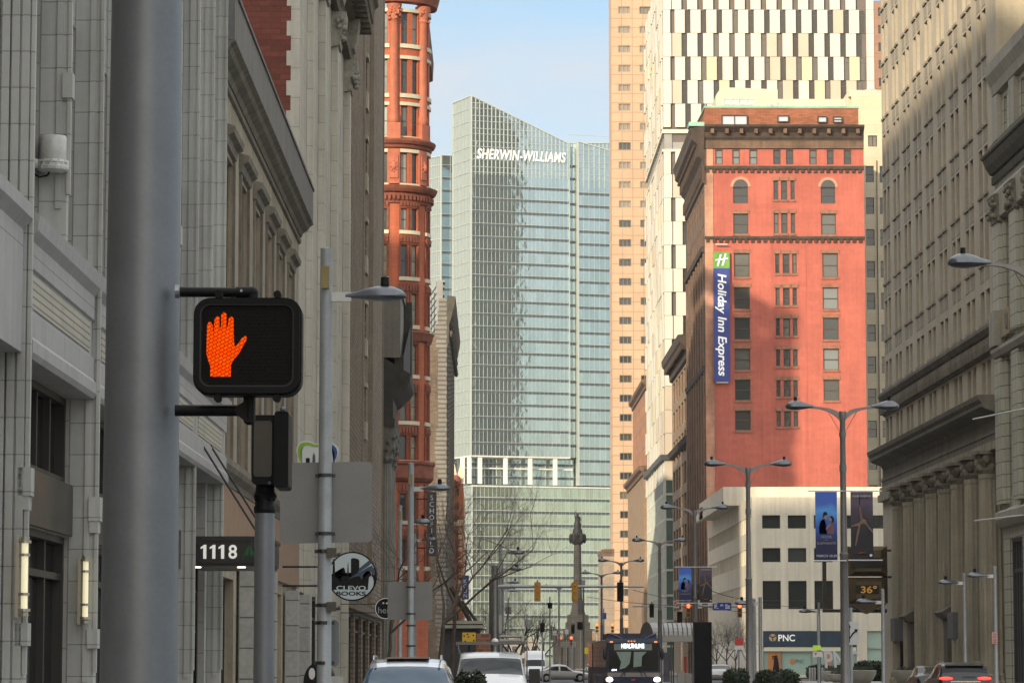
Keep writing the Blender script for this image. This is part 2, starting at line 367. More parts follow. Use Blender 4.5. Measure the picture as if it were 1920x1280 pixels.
# ------------------------------------------------------------------ ground, road, pavements
g = MB(); g.q([(-2500, -400, -.16), (2500, -400, -.16), (2500, 4000, -.16), (-2500, 4000, -.16)], 0, [(0, 0), (5000, 0), (5000, 4400), (0, 4400)])
tag(g.build('ground', M('ground_city', (.12, .115, .105), .9, var=.2, vs=.02)), kind='structure')
g = MB(); g.bx(-2.0, 24.5, -60, 1500, -.15, 0.0); tag(g.build('road', asph), kind='structure')
g = MB(); g.bx(-260, -2.0, 258, 325, -.15, -.002); g.bx(24.5, 260, 258, 325, -.15, -.002); tag(g.build('cross_street', asph), kind='structure')
for nm, x0, x1 in (('pavement', -9.6, -2.2), ('pavement', 24.7, 32)):
    for y0, y1 in ((-60, 255), (328, 1400)):
        g = MB(); g.bx(x0, x1, y0, y1, -.15, .13); g.bx(*((-2.2, -2.0) if x0 < 0 else (24.5, 24.7)), y0, y1, -.15, .128); tag(g.build(nm, conc), kind='structure')
g = MB()
for y in range(180, 600, 12):
    for x in (1.6, 15.2): g.bx(x, x + .12, y, y + 3, 0, .004)
for x in (4.9, 13.0): g.bx(x, x + .12, 100, 255, 0, .004); g.bx(x, x + .12, 330, 900, 0, .004)
for k in range(16): g.bx(-1 + k * 1.6, -.2 + k * 1.6, 249, 253, 0, .004)
tag(g.build('road_marking', M('road_paint', (.6, .6, .56), .8, var=.2, vs=2)), kind='structure')
g = MB()
for y0, y1 in ((170, 216), (335, 420)): g.bx(7.6, 12.4, y0, y1, 0, .3)
tag(g.build('median_platform', conc), kind='structure')
# ================================================================== LEFT SIDE OF THE STREET
FL = Fr((-9, 0), (0.0059, 1))           # a ~ distance along the street
def body(mb, fr, a0, a1, depth, z1, mat=0, d=0., z0=0.):
    """the mass behind a wall sheet"""
    mb.box(fr, a0, a1, d - depth, d - 1.0, z0, z1 - .02, mat)
terra = M('terracotta_grey', (.455, .46, .435), .5, var=.07, vs=.5, brick=(60, .66, .012, .55, .04, .0), bump=.5, streak=.24, grime=.12)
terraU = M('terracotta_panel', (.36, .35, .315), .55, var=.08, vs=.5, brick=(60, .95, .012, .55, .05, .0), bump=.4, streak=.15)
band_m = M('band_stone', (.36, .355, .35), .6, var=.08, vs=.8, streak=.12, brick=(2.2, 3, .012, .5, .03, 0.))
slat_m = M('cream_slats', (.42, .40, .33), .6, var=.08, brick=(3.0, .14, .02, .45, .05), bump=.5)
bronze = M('bronze_panel', (.055, .045, .037), .35, .5, var=.25, vs=1.5)
# ---- nearest building
A0, A1, AH = 40.0, 98.6, 31.0
bA = thing('commercial_building', 'pale grey terracotta building with slender fins and bronze shop windows, nearest on the left', 'building', FL.p(A0, 0, 0))
glA = glass('glass_shopfront', (.012, .013, .014), .12, spec=.25, wav=.05)
mb = MB(); ops = []; W = Wins()
fins = [(56.2, .58), (61.2, .55), (66.2, .55), (71.6, .55), (77.5, .55), (83.0, .5), (88.8, .42), (93.3, .42), (97.75, .42)]
big = {56.2, 66.2, 77.5, 88.8, 97.75}
for (a, d), (b, _) in zip(fins[:6], fins[1:7]):
    for z0, z1 in ((10.3, 15.0), (17.2, 21.6), (23.8, 28.2)):
        ops.append((a + .9, z0, b, z1)); W.add(FL, a + .9, z0, b - a - .9, z1 - z0, .3, '2trans', (frD, glD))
ops.append((42, .45, 55.6, 4.2)); ops.append((42, 5.3, 55.6, 7.1))
for a, b in ((57, 66.2), (66.9, 77.5), (78.2, 88.8)):
    for z0, z1, st in ((5.3, 7.1, '5'), (.45, 4.2, '4trans')):
        ops.append((a, z0, b, z1)); W.add(FL, a, z0, b - a, z1 - z0, .3, st, (frD, glA), .14)
W.add(FL, 42, .45, 13.6, 3.75, .3, '5', (frD, glD), .14); W.add(FL, 42, 5.3, 13.6, 1.8, .3, '5', (frD, glD), .14)
ops.append((89.4, .1, 97.0, 7.1))
wall(mb, FL, A0, A1, 0, AH, ops, .3, 0, 1)
body(mb, FL, A0, A1, 26, AH, 0)
mb.box(FL, 89.4, 97.0, -2.2, -2.0, 0, 7.1, 1); mb.box(FL, 96.98, 97.2, -2.2, -.3, 0, 7.1, 1); mb.box(FL, A0, A1, -26, .15, AH, AH + .5)
mb.build('wall', [terra, terraU], bA)
mb = MB()
for a, d in fins:
    z0 = 0 if a in big else 9.8
    w_ = .5 if a in big else .3
    mb.box(FL, a, a + w_, .002, d, z0, AH - .3)
    mb.box(FL, a - .06, a + .1, d + .002, d + .07, z0 + .9 if z0 else 1.4, AH - .35)            # edge roll
    mb.box(FL, a - .05, a + .12, d - .22, d - .1, z0 + .62 if z0 else 1.2, AH - .4)
    if a == 56.2:
        for q in (.06, .24, .42): mb.box(FL, a - .12, a, q, q + .14, 1.2, AH - .4)
    if a in big and a < 85:
        mb.box(FL, a - .12, a + .3, d - .12, d + .12, 4.55, 5.05); mb.box(FL, a - .1, a + .28, d - .1, d + .08, 4.3, 4.55)
        mb.box(FL, a - .12, a + .3, d - .12, d + .1, 1.9, 2.3)
    else: mb.box(FL, a - .1, a + .25, d - .1, d + .1, 12.6, 13.1) if a < 85 else None
mb.build('fin', terra, bA)
mb = MB()
mb.slope(FL, 57.0, A1, [(0, 7.1), (.5, 7.1), (.56, 7.2), (.56, 7.42), (.5, 7.5), (.5, 7.95), (.45, 8.0), (.45, 8.72), (.5, 8.76), (.5, 9.25), (.62, 9.42), (.66, 9.7), (.5, 9.8), (0, 9.86)])
mb.slope(FL, A0, 56.1, [(0, 7.1), (.5, 7.1), (.5, 9.3), (.66, 9.5), (.66, 9.75), (0, 9.86)])
mb.build('band_course', band_m, bA)
mb = MB()
for a, b in ((57.5, 65.6), (67.6, 76.8), (78.8, 88), (89.6, 97)): mb.box(FL, a, b, .452, .475, 8.05, 8.68)
mb.build('slatted_panel', slat_m, bA)
mb = MB()
for a, b in ((57, 66.1), (66.9, 77.4), (78.2, 88.7)): mb.box(FL, a, b, -.25, .1, 4.22, 5.28); mb.box(FL, a, b, -.28, .02, .1, .44)
mb.build('bronze_spandrel', bronze, bA)
# emblem on the second spandrel
mb = MB(); 
for k in range(24):
    t0, t1 = 2 * pi * k / 24, 2 * pi * (k + 1) / 24
    mb.q([FL.p(72.2 + 1.1 * r * cos(t), .115, 4.75 + .42 * r * sin(t)) for r, t in ((1, t0), (.86, t0), (.86, t1), (1, t1))])
mb.box(FL, 72.9, 75.9, .1, .115, 4.6, 4.9); mb.build('emblem', M('sign_white', (.7, .7, .68), .5, var=.05), bA)
W.flush(bA, 40)
# entrance fittings: pale wall, steel column
mb = MB(); mb.box(FL, 95.2, 95.5, -.3, -.05, .1, 5.0); mb.box(FL, 94.4, 94.6, -1.0, -.6, .1, 5.0); mb.build('entrance_column', M('steel_black', (.03, .03, .032), .25, .8), bA)
# sconces
lampm = M('sconce_glass', (.8, .75, .55), .5, var=0, emit=(1, .87, .52), estr=.35)
sc0 = None
sc_labels = ['lit vertical glass sconce on the grey pier at the far left edge', 'lit vertical glass sconce beside the thick pole on its left side', 'lit vertical sconce in the entrance under the 1118 canopy']
for (a, d), lb in zip(((55.9, .64), (66.0, .4), (94.9, -.18)), sc_labels):
    p = FL.p(a, d, 2.55)
    if sc0 is None:
        sc0 = r = thing('wall_sconce', lb, 'wall lamp', p, 'sconces on the grey building')
        m1 = MB(); m1.tube((p[0], p[1], 2.55), (p[0], p[1], 3.7), .058, .058, 16); m1.build('glass_tube', lampm, r, smooth=True)
        m1 = MB()
        for z, R in ((2.42, .08), (2.5, .11), (2.78, .092), (3.47, .092), (3.7, .11), (3.76, .08)): m1.tube((p[0], p[1], z), (p[0], p[1], z + .05), R, R, 16)
        m1.bx(p[0] - .16, p[0] - .1, p[1] - .03, p[1] + .03, 2.4, 3.85); m1.build('bracket', M('sconce_metal', (.45, .42, .34), .4, .6), r)
    else: dup(sc0, p, label=lb)
# white antenna on the pier
p = FL.p(61.1, 1.0, 0); z = PZ(300, 61)
r = thing('antenna_unit', 'white cylindrical antenna unit bracketed to the grey pier at upper left', 'antenna', (p[0] - .1, p[1], z))
x, y = PX(99, 61, 300), 61.0; wht = M('white_plastic', (.62, .62, .58), .45, var=.1, vs=6, streak=.15)
mb = MB(); mb.lathe(x, y, [(.25, z - .02), (.265, z + .01), (.265, z + .42), (.25, z + .45), (.2, z + .455)], 28); mb.build('radome', wht, r, smooth=True)
mb = MB(); mb.lathe(x, y, [(.22, z - .26), (.3, z - .22), (.31, z - .16), (.29, z - .14), (.29, z - .1), (.31, z - .08), (.3, z - .03), (.24, z - .02)], 28)
for k in range(14): mb.tube((x + .3 * cos(k * .45), y + .3 * sin(k * .45), z - .2), (x + .3 * cos(k * .45 + .3), y + .3 * sin(k * .45 + .3), z - .04), .02, .02, 5)
mb.ball((x - .32, y - .1, z - .1), (.1, .07, .1)); mb.tube((x - .45, y, z - .1), (x - .2, y, z - .1), .05, .05); mb.build('base_ring', wht, r, smooth=True)
mb = MB(); mb.bx(x - .5, x - .4, y - .1, y + .1, z - .2, z + .4); pts = [(x - .4, z - .1), (x - .38, z - .28), (x - .25, z - .36), (x - .1, z - .33), (x - .05, z - .25)]
for (x0, z0), (x1, z1) in zip(pts, pts[1:]): mb.tube((x0, y - .05, z0), (x1, y - .05, z1), .018, .018, 6)
mb.build('bracket', black, r)
# canopy with the house number
Yc = 91.0; xa = PX(349, Yc); xb = PX(502, Yc); zt, zb_ = PZ(1005, Yc), PZ(1061, Yc)
r = thing('entrance_canopy', 'dark metal entrance canopy reading 1118 on the grey building', 'canopy', (xa, Yc, zb_))
can_m = M('canopy_metal', (.022, .021, .02), .4, .3, var=.2, vs=3)
mb = MB(); mb.bx(xa, xb, Yc, Yc + 5, zb_ + .07, zt - .12); mb.bx(xa - .04, xb + .04, Yc - .04, Yc + 5.04, zt - .12, zt); mb.bx(xa + .02, xb - .02, Yc - .02, Yc, zt - .24, zt - .2)
mb.bx(PX(373, Yc), xb - .02, Yc - .025, Yc, zb_ + .1, zt - .22); mb.bx(xa + .05, xb - .05, Yc + .05, Yc + 4.9, zb_, zb_ + .07); mb.build('canopy_box', can_m, r)
fw = Fr((0, Yc), (1, 0))
nw = M('number_white', (.75, .75, .7), .5, var=0, emit=(1, 1, .92), estr=.2)
for px in (383.5, 400.5, 417.0):
    mb = MB(); q, z0_, z1_ = PX(px, Yc), PZ(1047, Yc), PZ(1021, Yc); mb.prism([(q - .045, z0_), (q + .045, z0_), (q + .045, z1_), (q - .02, z1_), (q - .12, z1_ - .07), (q - .12, z1_ - .12), (q - .045, z1_ - .09)], Yc - .05, Yc - .03); mb.build('number', nw, r)
text('number', '8', nw, fw, PX(436, Yc), .03, PZ(1034, Yc), w=PX(444, Yc) - PX(428, Yc), h=PZ(1021, Yc) - PZ(1047, Yc), parent=r, bold=.02)
mb = MB(); cx = PX(467, Yc); cz = PZ(1035, Yc); hh = .2
for k in range(5): mb.prism([(cx - .22 + k * .03, cz - hh + k * .02), (cx - .18 + k * .03, cz - hh + k * .02), (cx + .0, cz + hh - k * .06), (cx - .02, cz + hh - k * .06)], Yc - .035, Yc - .026); mb.prism([(cx + .18 - k * .03, cz - hh + k * .02), (cx + .22 - k * .03, cz - hh + k * .02), (cx + .02, cz + hh - k * .06), (cx, cz + hh - k * .06)], Yc - .045, Yc - .036)
mb.build('leaf_emblem', M('emblem_green', (.01, .1, .03), .5), r)
mb = MB()
for px in (366, 450): x = PX(px, Yc); mb.tube((x, Yc + .5, zb_ - .03), (x, Yc + .5, zb_ + .01), .12, .12, 16)
mb.build('downlight', M('downlight', (1, .8, .5), .5, var=0, emit=(1, .6, .25), estr=4), r)
mb = MB()
for px0, py0, px1, py1, dy in ((360, 808, 480, 996, 0), (384, 822, 497, 1000, 2.6)):
    mb.tube((PX(px0, Yc + dy), Yc + dy, PZ(py0, Yc + dy)), (PX(px1, Yc + dy), Yc + dy, PZ(py1, Yc + dy)), .035, .035, 6); mb.bx(PX(px0, Yc + dy) - .2, PX(px0, Yc + dy), Yc + dy - .1, Yc + dy + .1, PZ(py0, Yc + dy) - .12, PZ(py0, Yc + dy) + .15)
mb.build('tie_rod', can_m, r)
# ---- tan stone bank with hooded windows
B1 = 141.0
tan = M('limestone_tan', (.37, .33, .25), .75, var=.16, vs=.35, streak=.4, brick=(2.6, 1.6, .01, .6, .04), bump=.3)
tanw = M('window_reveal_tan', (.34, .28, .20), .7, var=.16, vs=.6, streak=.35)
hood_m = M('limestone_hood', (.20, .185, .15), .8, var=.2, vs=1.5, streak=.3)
parm = M('parapet_lead', (.17, .17, .165), .6, .2, var=.12, vs=.6, streak=.3)
bB = thing('bank_building', 'low tan stone building with tall hooded windows under a lead grey parapet', 'building', FL.p(A1, 0, 0))
mb = MB(); ops = []; W = Wins(); hd = MB(); ms = MB()
for k in range(6):
    a = 102.4 + 6.2 * k; ops.append((a, 8.3, a + 3.3, 18.3)); W.add(FL, a, 8.3, 3.3, 10.0, .75, '3trans', (M('frame_tan', (.2, .17, .12), .6), glD), .12)
    hd.slope(FL, a - .35, a + 3.65, [(0, 18.45), (.12, 18.5), (.16, 18.75), (.34, 18.85), (.38, 19.05), (.05, 19.15), (0, 19.2)])
    for q in (a - .2, a + 3.3): hd.box(FL, q, q + .2, 0.002, .1, 8.3, 18.45)
    ms.box(FL, a + 3.32, a + 3.34, -.7, -.02, 8.4, 18.2)
    for dd in (-.55, -.35, -.15): ms.box(FL, a + 3.2, a + 3.3, dd, dd + .07, 8.3, 18.29)
doors = [(101.5, 107.6), (110.4, 118.5), (121.5, 131.4), (135, 139.5)]
for a, b in doors: ops.append((a, .1, b, 4.4)); W.add(FL, a, .1, b - a, 4.3, .5, '4trans', (frD, glD), .14)
wall(mb, FL, A1, B1, 0, 21.0, ops, .75, 0, 1); body(mb, FL, A1, B1, 11, 21.0); mb.build('wall', [tan, tanw], bB)
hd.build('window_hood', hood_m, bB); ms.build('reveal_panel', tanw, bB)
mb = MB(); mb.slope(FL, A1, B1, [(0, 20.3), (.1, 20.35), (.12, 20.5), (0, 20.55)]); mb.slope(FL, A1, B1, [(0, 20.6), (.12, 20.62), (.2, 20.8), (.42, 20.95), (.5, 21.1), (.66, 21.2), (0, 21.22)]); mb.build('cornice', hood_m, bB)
mb = MB(); mb.box(FL, A1 + .01, B1, -10, .64, 21.22, 22.7); mb.box(FL, A1, B1 + .03, -10, .7, 22.7, 22.82); mb.build('parapet', parm, bB)
mb = MB(); mb.slope(FL, A1, B1, [(0, 7.35), (.1, 7.4), (.14, 7.6), (.35, 7.75), (.42, 7.9), (.42, 8.1), (.1, 8.25), (0, 8.28)])
for a in (107.9, 108.3): pass
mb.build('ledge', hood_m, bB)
peach = M('peach_stucco', (.30, .20, .135), .8, var=.08, vs=1)
mb = MB(); mb.box(FL, A1 + .02, B1 - .02, .002, .12, 4.9, 7.34); mb.build('fascia', peach, bB)
blk = M('granite_blocks', (.34, .335, .31), .7, var=.12, vs=6, brick=(1.3, 1.05, .025, .3, .05, 0.), bump=.4)
mb = MB()
for a in (108.7, 119.0, 132.3, 140.0): mb.box(FL, a, a + 1.2, .13, .62, 0, 5.0 if a < 130 else 4.6)
mb.build('base_pier', blk, bB)
W.flush(bB, 12)
# ---- white terracotta building with a red brick flank
C0, C1, CH = 141.0, 186.0, 42.0
wt = M('terracotta_white', (.50, .48, .41), .5, var=.08, vs=.5, streak=.2, brick=(4.0, 1.35, .018, .6, .04), bump=.5)
redb = M('brick_red_flank', (.17, .05, .034), .85, var=.2, vs=.6, brick=(.9, .26, .02, .75, .2), bump=.2)
bC = thing('office_building', 'white terracotta office building with ornate capitals and a red brick side wall', 'building', FL.p(C0, 0, 0))
FCs = Fr(FL.p(C0, 0, 0)[:2], (1, 0)); e = 0.0
mb = MB(); xq = PX(545, C0) - FCs.o[0]; xw = PX(530, C0) - FCs.o[0]
mb.box(FCs, -17, xq, -1.2, 0, 0, CH - 2, 0); mb.build('side_wall', redb, bC)
mb = MB(); ops = []; W = Wins()
for a in (149.6, 163.2, 176.2):
    z = 8.0
    while z < 33: ops.append((a, z, a + 1.5, z + 3.0)); W.add(FL, a, z, 1.5, 3.0, .35, 'sash', (frD, glC)); z += 5.3
for a in (142.5, 152, 162, 172): ops.append((a, .1, a + 7.5, 4.8)); W.add(FL, a, .1, 7.5, 4.7, .4, '3trans', (frD, glC), .14)
wall(mb, FL, C0, C1, 0, CH, ops, .35); body(mb, FL, C0 + .05, C1, 17, CH)
mb.box(FCs, xq + .002, -.002, -1.0, .02, 0, CH - .1)
z = PZ(575, C0)
while z < CH - 2: mb.box(FCs, xw, xq + .02, -1, .03, z, z + .68); mb.box(FCs, xw + (xq - xw) * .55, xq + .01, -1, .025, z + .68, z + 1.37); z += 1.37
mb.build('wall', wt, bC)
mb = MB()
for a, w_, d in ((146.2, 1.5, .3), (155.5, 1.6, .34), (160.0, .9, .2), (167.5, 1.6, .34), (172.3, .9, .2), (181.0, 1.8, .36)):
    mb.box(FL, a, a + w_, .002, d, 0, 34.6); mb.box(FL, a + w_ + .3, a + w_ + .5, .002, .12, 5.5, 34.5)
mb.build('pilaster', wt, bC)
mb = MB(); orn = random.Random(3)
for a in (155.4, 167.4, 180.9):
    mb.slope(FL, a - .2, a + 2.0, [(0, 34.5), (.45, 34.6), (.5, 34.9), (.42, 35.1), (.75, 36.0), (.8, 36.4), (0, 36.45)])
    for k in range(26):
        q = FL.p(a + orn.uniform(-.2, 2.0), .35 + orn.uniform(0, .35), 35.1 + orn.uniform(0, 1.2)); mb.ball(q, (.2, .25, .18), 7, 5)
    mb.slope(FL, a, a + 1.8, [(0, 37.0), (.6, 37.1), (.75, 37.6), (.95, 39.4), (0, 39.5)])
mb.build('capital', M('terracotta_carved', (.30, .29, .25), .7, var=.25, vs=3), bC, smooth=True)
mb = MB(); mb.slope(FL, C0, C1, [(0, 36.45), (.4, 36.5), (.45, 37.2), (.3, 37.3), (.3, 38.6), (.6, 38.8), (1.5, 39.6), (1.6, 40.4), (1.8, 40.6), (1.8, 41.2), (0, 41.5)])
a = C0 + .5
while a < C1: mb.box(FL, a, a + .7, .3, 1.42, 38.85, 39.5); a += 1.5
mb.build('cornice', M('cornice_dark', (.13, .115, .09), .85, var=.3, vs=1.5), bC)  # cornice toned much darker than the white wall
W.flush(bC)
# ---- brown brick building
E0, E1, EH = 186.0, 244.4, 56.0
brn = M('brick_brown', (.25, .195, .135), .85, var=.14, vs=.5, brick=(1.1, .32, .05, .55, .18), bump=.3, streak=.12)
bE = thing('brick_building', 'tall brown brick building with pale lintels, in front of the red round tower', 'building', FL.p(E0, 0, 0))
mb = MB(); ops = []; W = Wins(); li = MB()
for a in (203.6, 211.2, 238.6):
    z = 10.2 + (1.9 if a > 205 and a < 220 else 0)
    while z < 52: ops.append((a, z, a + 1.7, z + 2.3)); W.add(FL, a, z, 1.7, 2.3, .3, 'sash', (frD, glC)); li.box(FL, a - .2, a + 1.9, .002, .14, z - 1.2, z - .02); li.box(FL, a - .2, a + 1.9, .002, .16, z + 2.3, z + 2.6); z += 5.6
for a in (188, 199, 210, 221, 232): ops.append((a, .1, a + 9, 4.6)); W.add(FL, a, .1, 9, 4.5, .4, '4trans', (frD, glC), .14)
wall(mb, FL, E0, E1, 0, EH, ops, .3); body(mb, FL, E0 + .05, E1, 13, EH)
for a, b in ((186.4, 201.8), (218.5, 236.5)): mb.box(FL, a, b, .002, .22, 5.4, EH - 1)
mb.build('wall', brn, bE); li.build('lintel', M('lintel_pale', (.42, .39, .31), .7, var=.12), bE)
mb = MB()
for a in (202.3, 217.6, 237.2): mb.box(FL, a, a + .4, .002, .3, 5.4, EH - 1)
mb.slope(FL, E0, E1, [(0, 4.8), (.3, 4.85), (.35, 5.3), (0, 5.4)]); mb.build('trim_strip', M('trim_brown', (.25, .21, .16), .8, var=.15), bE)
W.flush(bE)
# ---- dark stone bank on the corner
S0, S1 = 244.4, 256.0
dst = M('stone_dark', (.155, .15, .13), .8, var=.22, vs=.7, streak=.3)
dsl = M('stone_grey_attic', (.22, .215, .19), .8, var=.14, vs=.7, streak=.2)
bS = thing('corner_bank', 'dark carved stone corner bank with heavy pediment cornice and attic block', 'building', FL.p(S0, 0, 0))
mb = MB(); body(mb, FL, S0, S1, 26, 23.5); mb.box(FL, S0, S1, -1.1, 0, 0, 23.4); mb.build('wall', dst, bS)
mb = MB(); mb.box(FL, S0 + .02, S1 - 3, -6, 1.35, 25.2, 30.2); mb.box(FL, S0, S1 - 3, -6, 1.5, 30.2, 30.7); mb.build('attic', dsl, bS)
mb = MB(); mb.slope(FL, S0, S1, [(0, 19.8), (.9, 19.8), (.95, 20.4), (.8, 20.5), (.8, 22.0), (1.1, 22.2), (1.9, 23.0), (2.1, 23.3), (2.15, 23.9), (0, 25.2)])
mb.q([FL.p(S0 + .2, 1.6, 23.9), FL.p(S1, 2.0, 23.9), FL.p(S1, 2.0, 29.8), FL.p(S0 + .2, 1.6, 25.4)]); mb.q([FL.p(S0 + .2, .9, 23.9), FL.p(S0 + .2, 1.6, 23.9), FL.p(S0 + .2, 1.6, 25.4), FL.p(S0 + .2, .9, 25.4)]); mb.box(FL, S1 - 2.9, S1, -6, 1.99, 24, 30.5); mb.build('cornice', M('stone_black', (.05, .047, .04), .8, var=.3, vs=1), bS)
for a in (245.4, 250.0, 254.6):
    p = FL.p(a, .15, 0); mb = MB(); mb.lathe(p[0], p[1], [(.75, 0), (.75, .5), (.62, .7), (.6, 9), (.52, 17)], 32, flute=.07); mb.build('column', dsl, bS)
    mb = MB(); mb.lathe(p[0], p[1], [(.52, 17), (.7, 17.4), (.6, 17.6), (.95, 19.4), (1.0, 19.8)], 16)
    for k in range(30): t = orn.uniform(0, 6.3); zz = orn.uniform(17.3, 19.5); mb.ball((p[0] + (.62 + (zz - 17.3) * .12) * cos(t), p[1] + (.62 + (zz - 17.3) * .12) * sin(t), zz), (.2, .2, .24), 6, 5)
    mb.build('capital', dst, bS, smooth=True)
# ---- red terracotta round tower (hotel)
CY = 341.0; XR = PX(803, CY); R = 4.0; cx0 = XR - R
rt = M('terracotta_red', (.42, .108, .046), .75, var=.13, vs=.5, streak=.22, brick=(1.3, .4, .012, .7, .07), bump=.2)
rt2 = M('terracotta_rose', (.42, .13, .07), .75, var=.16, vs=1.2, streak=.15)
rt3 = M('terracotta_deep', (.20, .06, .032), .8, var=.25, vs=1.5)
crm = M('cream_stone', (.55, .50, .36), .7, var=.1)
bF = thing('red_hotel_tower', 'orange red terracotta building with a round bay corner and cream bands', 'building', (cx0, CY, 0))
cy = Cyl((cx0, CY), R); YF = 337.2
zz = lambda y: PZ(y, YF)
rows = [(24, 82), (112, 175), (199, 255), (287, 343), (391, 431), (459, 518), (550, 608), (645, 701), (735, 788), (816, 861), (925, 975), (1010, 1060), (1090, 1135)]
mb = MB(); ops = []; W = Wins(); cr = MB(); colm = MB(); fm = MB(); D = pi / 180 * R
groups = (-88, -37, 14, 65)
for i, (y0, y1) in enumerate(rows):
    z1, z0 = zz(y0), zz(y1)
    for g0 in groups:
        for s_, w_ in ((0, 11), (19, 11)):
            a = (g0 + s_) * D; ops.append((a, z0, a + w_ * D, z1)); W.add(cy, a, z0, w_ * D, z1 - z0, .3, 'sash', (M('frame_brown', (.06, .035, .025), .6), M('glass_lamp', (.25, .23, .16), .1, var=.5, vs=.8, spec=.8) if i > 4 and s_ else glB), .09)
        a0, a1 = (g0 - 2) * D, (g0 + 33) * D
        if i < 4: cr.box(cy, a0, a1, .002, .16, z1 + .05, z1 + .42); cr.box(cy, a0, a1, .002, .2, z0 - .5, z0 - .06)
        else:
            cr.box(cy, a0, a1, .002, .2, z0 - .45, z0 - .05); fm.box(cy, a0, a1, .002, .12, z1 + .1, z1 + 1.1)
            for k in range(7): a = a0 + (a1 - a0) * (k + .5) / 7; fm.box(cy, a - .12, a + .12, .12, .24, z1 + .3, z1 + .9)
            for s_ in (-2.5, 11.3, 15, 30.3): fm.box(cy, (g0 + s_) * D, (g0 + s_ + 2.6) * D, .002, .14, z0, z1)
wall(mb, cy, -100 * D, 110 * D, 0, 72, ops, .3)
mb.box(FL, CY + .5, 378, -14, -.3, 0, 69); mb.bx(cx0 - 22, cx0 - .5, CY - 3.4, CY + 30, 0, 68); mb.bx(cx0 - 12, cx0 - 2, CY + 4, CY + 20, 60, 70)
mb.build('wall', rt, bF); fm.build('carved_frame', rt3, bF); cr.build('band', crm, bF)
for g0 in (-88, -37, 14, 65):
    a = (g0 - 11) * D
    m1 = MB(); p = cy.p(a, .05, 0)
    m1.lathe(p[0], p[1], [(.5, zz(232)), (.62, zz(228)), (.62, zz(222)), (.5, zz(214)), (.47, zz(45)), (.55, zz(42))], 18); m1.box(cy, a - .62, a + .62, .002, .62, zz(262), zz(232)); m1.build('column', rt2, bF, smooth=True)
    m1 = MB(); m1.lathe(p[0], p[1], [(.47, zz(42)), (.6, zz(38)), (.5, zz(34)), (.8, zz(14)), (.85, zz(10))], 12)
    for k in range(26): t = orn.uniform(0, 6.3); q = orn.uniform(12, 38); m1.ball((p[0] + .68 * cos(t), p[1] + .68 * sin(t), zz(q)), .17, 6, 5)
    m1.build('capital', rt2, bF, smooth=True)
    m1 = MB(); m1.box(cy, a - .62, a + .62, .002, .22, zz(345), zz(280)); m1.box(cy, a - .42, a + .42, .22, .34, zz(335), zz(292)); m1.ball(cy.p(a, .34, zz(312)), (.3, .2, .5), 8, 6)
    for k in range(8): m1.ball(cy.p(a + .3 * cos(k * .8), .34, zz(313) + .6 * sin(k * .8)), .11, 6, 5)
    m1.build('cartouche', rt2, bF, smooth=True)
mb = MB(); a0, a1 = -100 * D, 112 * D
mb.slope(cy, a0, a1, [(0, zz(279)), (.25, zz(277)), (.3, zz(272)), (.55, zz(270)), (.7, zz(265)), (.7, zz(262)), (0, zz(256))])
mb.slope(cy, a0, a1, [(0, zz(382)), (.2, zz(381)), (.25, zz(376)), (.25, zz(362)), (.6, zz(360)), (.8, zz(355)), (.9, zz(350)), (0, zz(346))])
a = a0
while a < a1: mb.box(cy, a, a + .2, .25, .5, zz(375), zz(366)); a += .42
mb.slope(cy, a0, a1, [(0, zz(640)), (.3, zz(637)), (.45, zz(628)), (.6, zz(622)), (0, zz(618))])
mb.slope(cy, a0, a1, [(0, zz(903)), (.3, zz(901)), (.55, zz(895)), (.55, zz(872)), (.72, zz(869)), (.72, zz(864)), (0, zz(862))]); 
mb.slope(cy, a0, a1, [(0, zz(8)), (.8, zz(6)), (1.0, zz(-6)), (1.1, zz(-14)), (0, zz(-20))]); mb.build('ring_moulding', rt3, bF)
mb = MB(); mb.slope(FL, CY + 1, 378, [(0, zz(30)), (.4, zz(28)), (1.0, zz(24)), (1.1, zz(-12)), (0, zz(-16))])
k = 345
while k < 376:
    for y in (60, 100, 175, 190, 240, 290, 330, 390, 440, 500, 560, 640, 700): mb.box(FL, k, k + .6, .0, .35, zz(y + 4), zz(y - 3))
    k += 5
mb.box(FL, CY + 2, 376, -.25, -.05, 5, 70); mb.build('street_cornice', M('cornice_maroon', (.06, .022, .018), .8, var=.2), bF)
W.flush(bF)
mb = MB(); zr = [zz(0), zz(-18)]
# ---- vertical blade sign
x0, x1 = PX(800.5, 333), PX(818, 333); z0, z1 = PZ(1042, 333), PZ(922, 333)
r = thing('blade_sign', 'tall black vertical sign reading SCHOFIELD on the round red tower', 'sign', (x0, 333, z0))
mb = MB(); mb.bx(x0, x1, 333, 333.35, z0, z1); mb.build('sign_box', M('sign_black', (.018, .018, .022), .5), r)
text('lettering', 'SCHOFIELD', M('letter_pale', (.5, .5, .5), .5, var=0), Fr((0, 333), (1, 0)), (x0 + x1) / 2, .01, (z0 + z1) / 2, w=(x1 - x0) * .5, h=(z1 - z0) * .93, parent=r, vertical=True, gap=1.35)
mb = MB(); [mb.bx(x0 - 1.2, x0, 333.1, 333.25, q, q + .12) for q in (z0 + .8, z1 - .8)]; mb.build('bracket', black, r)
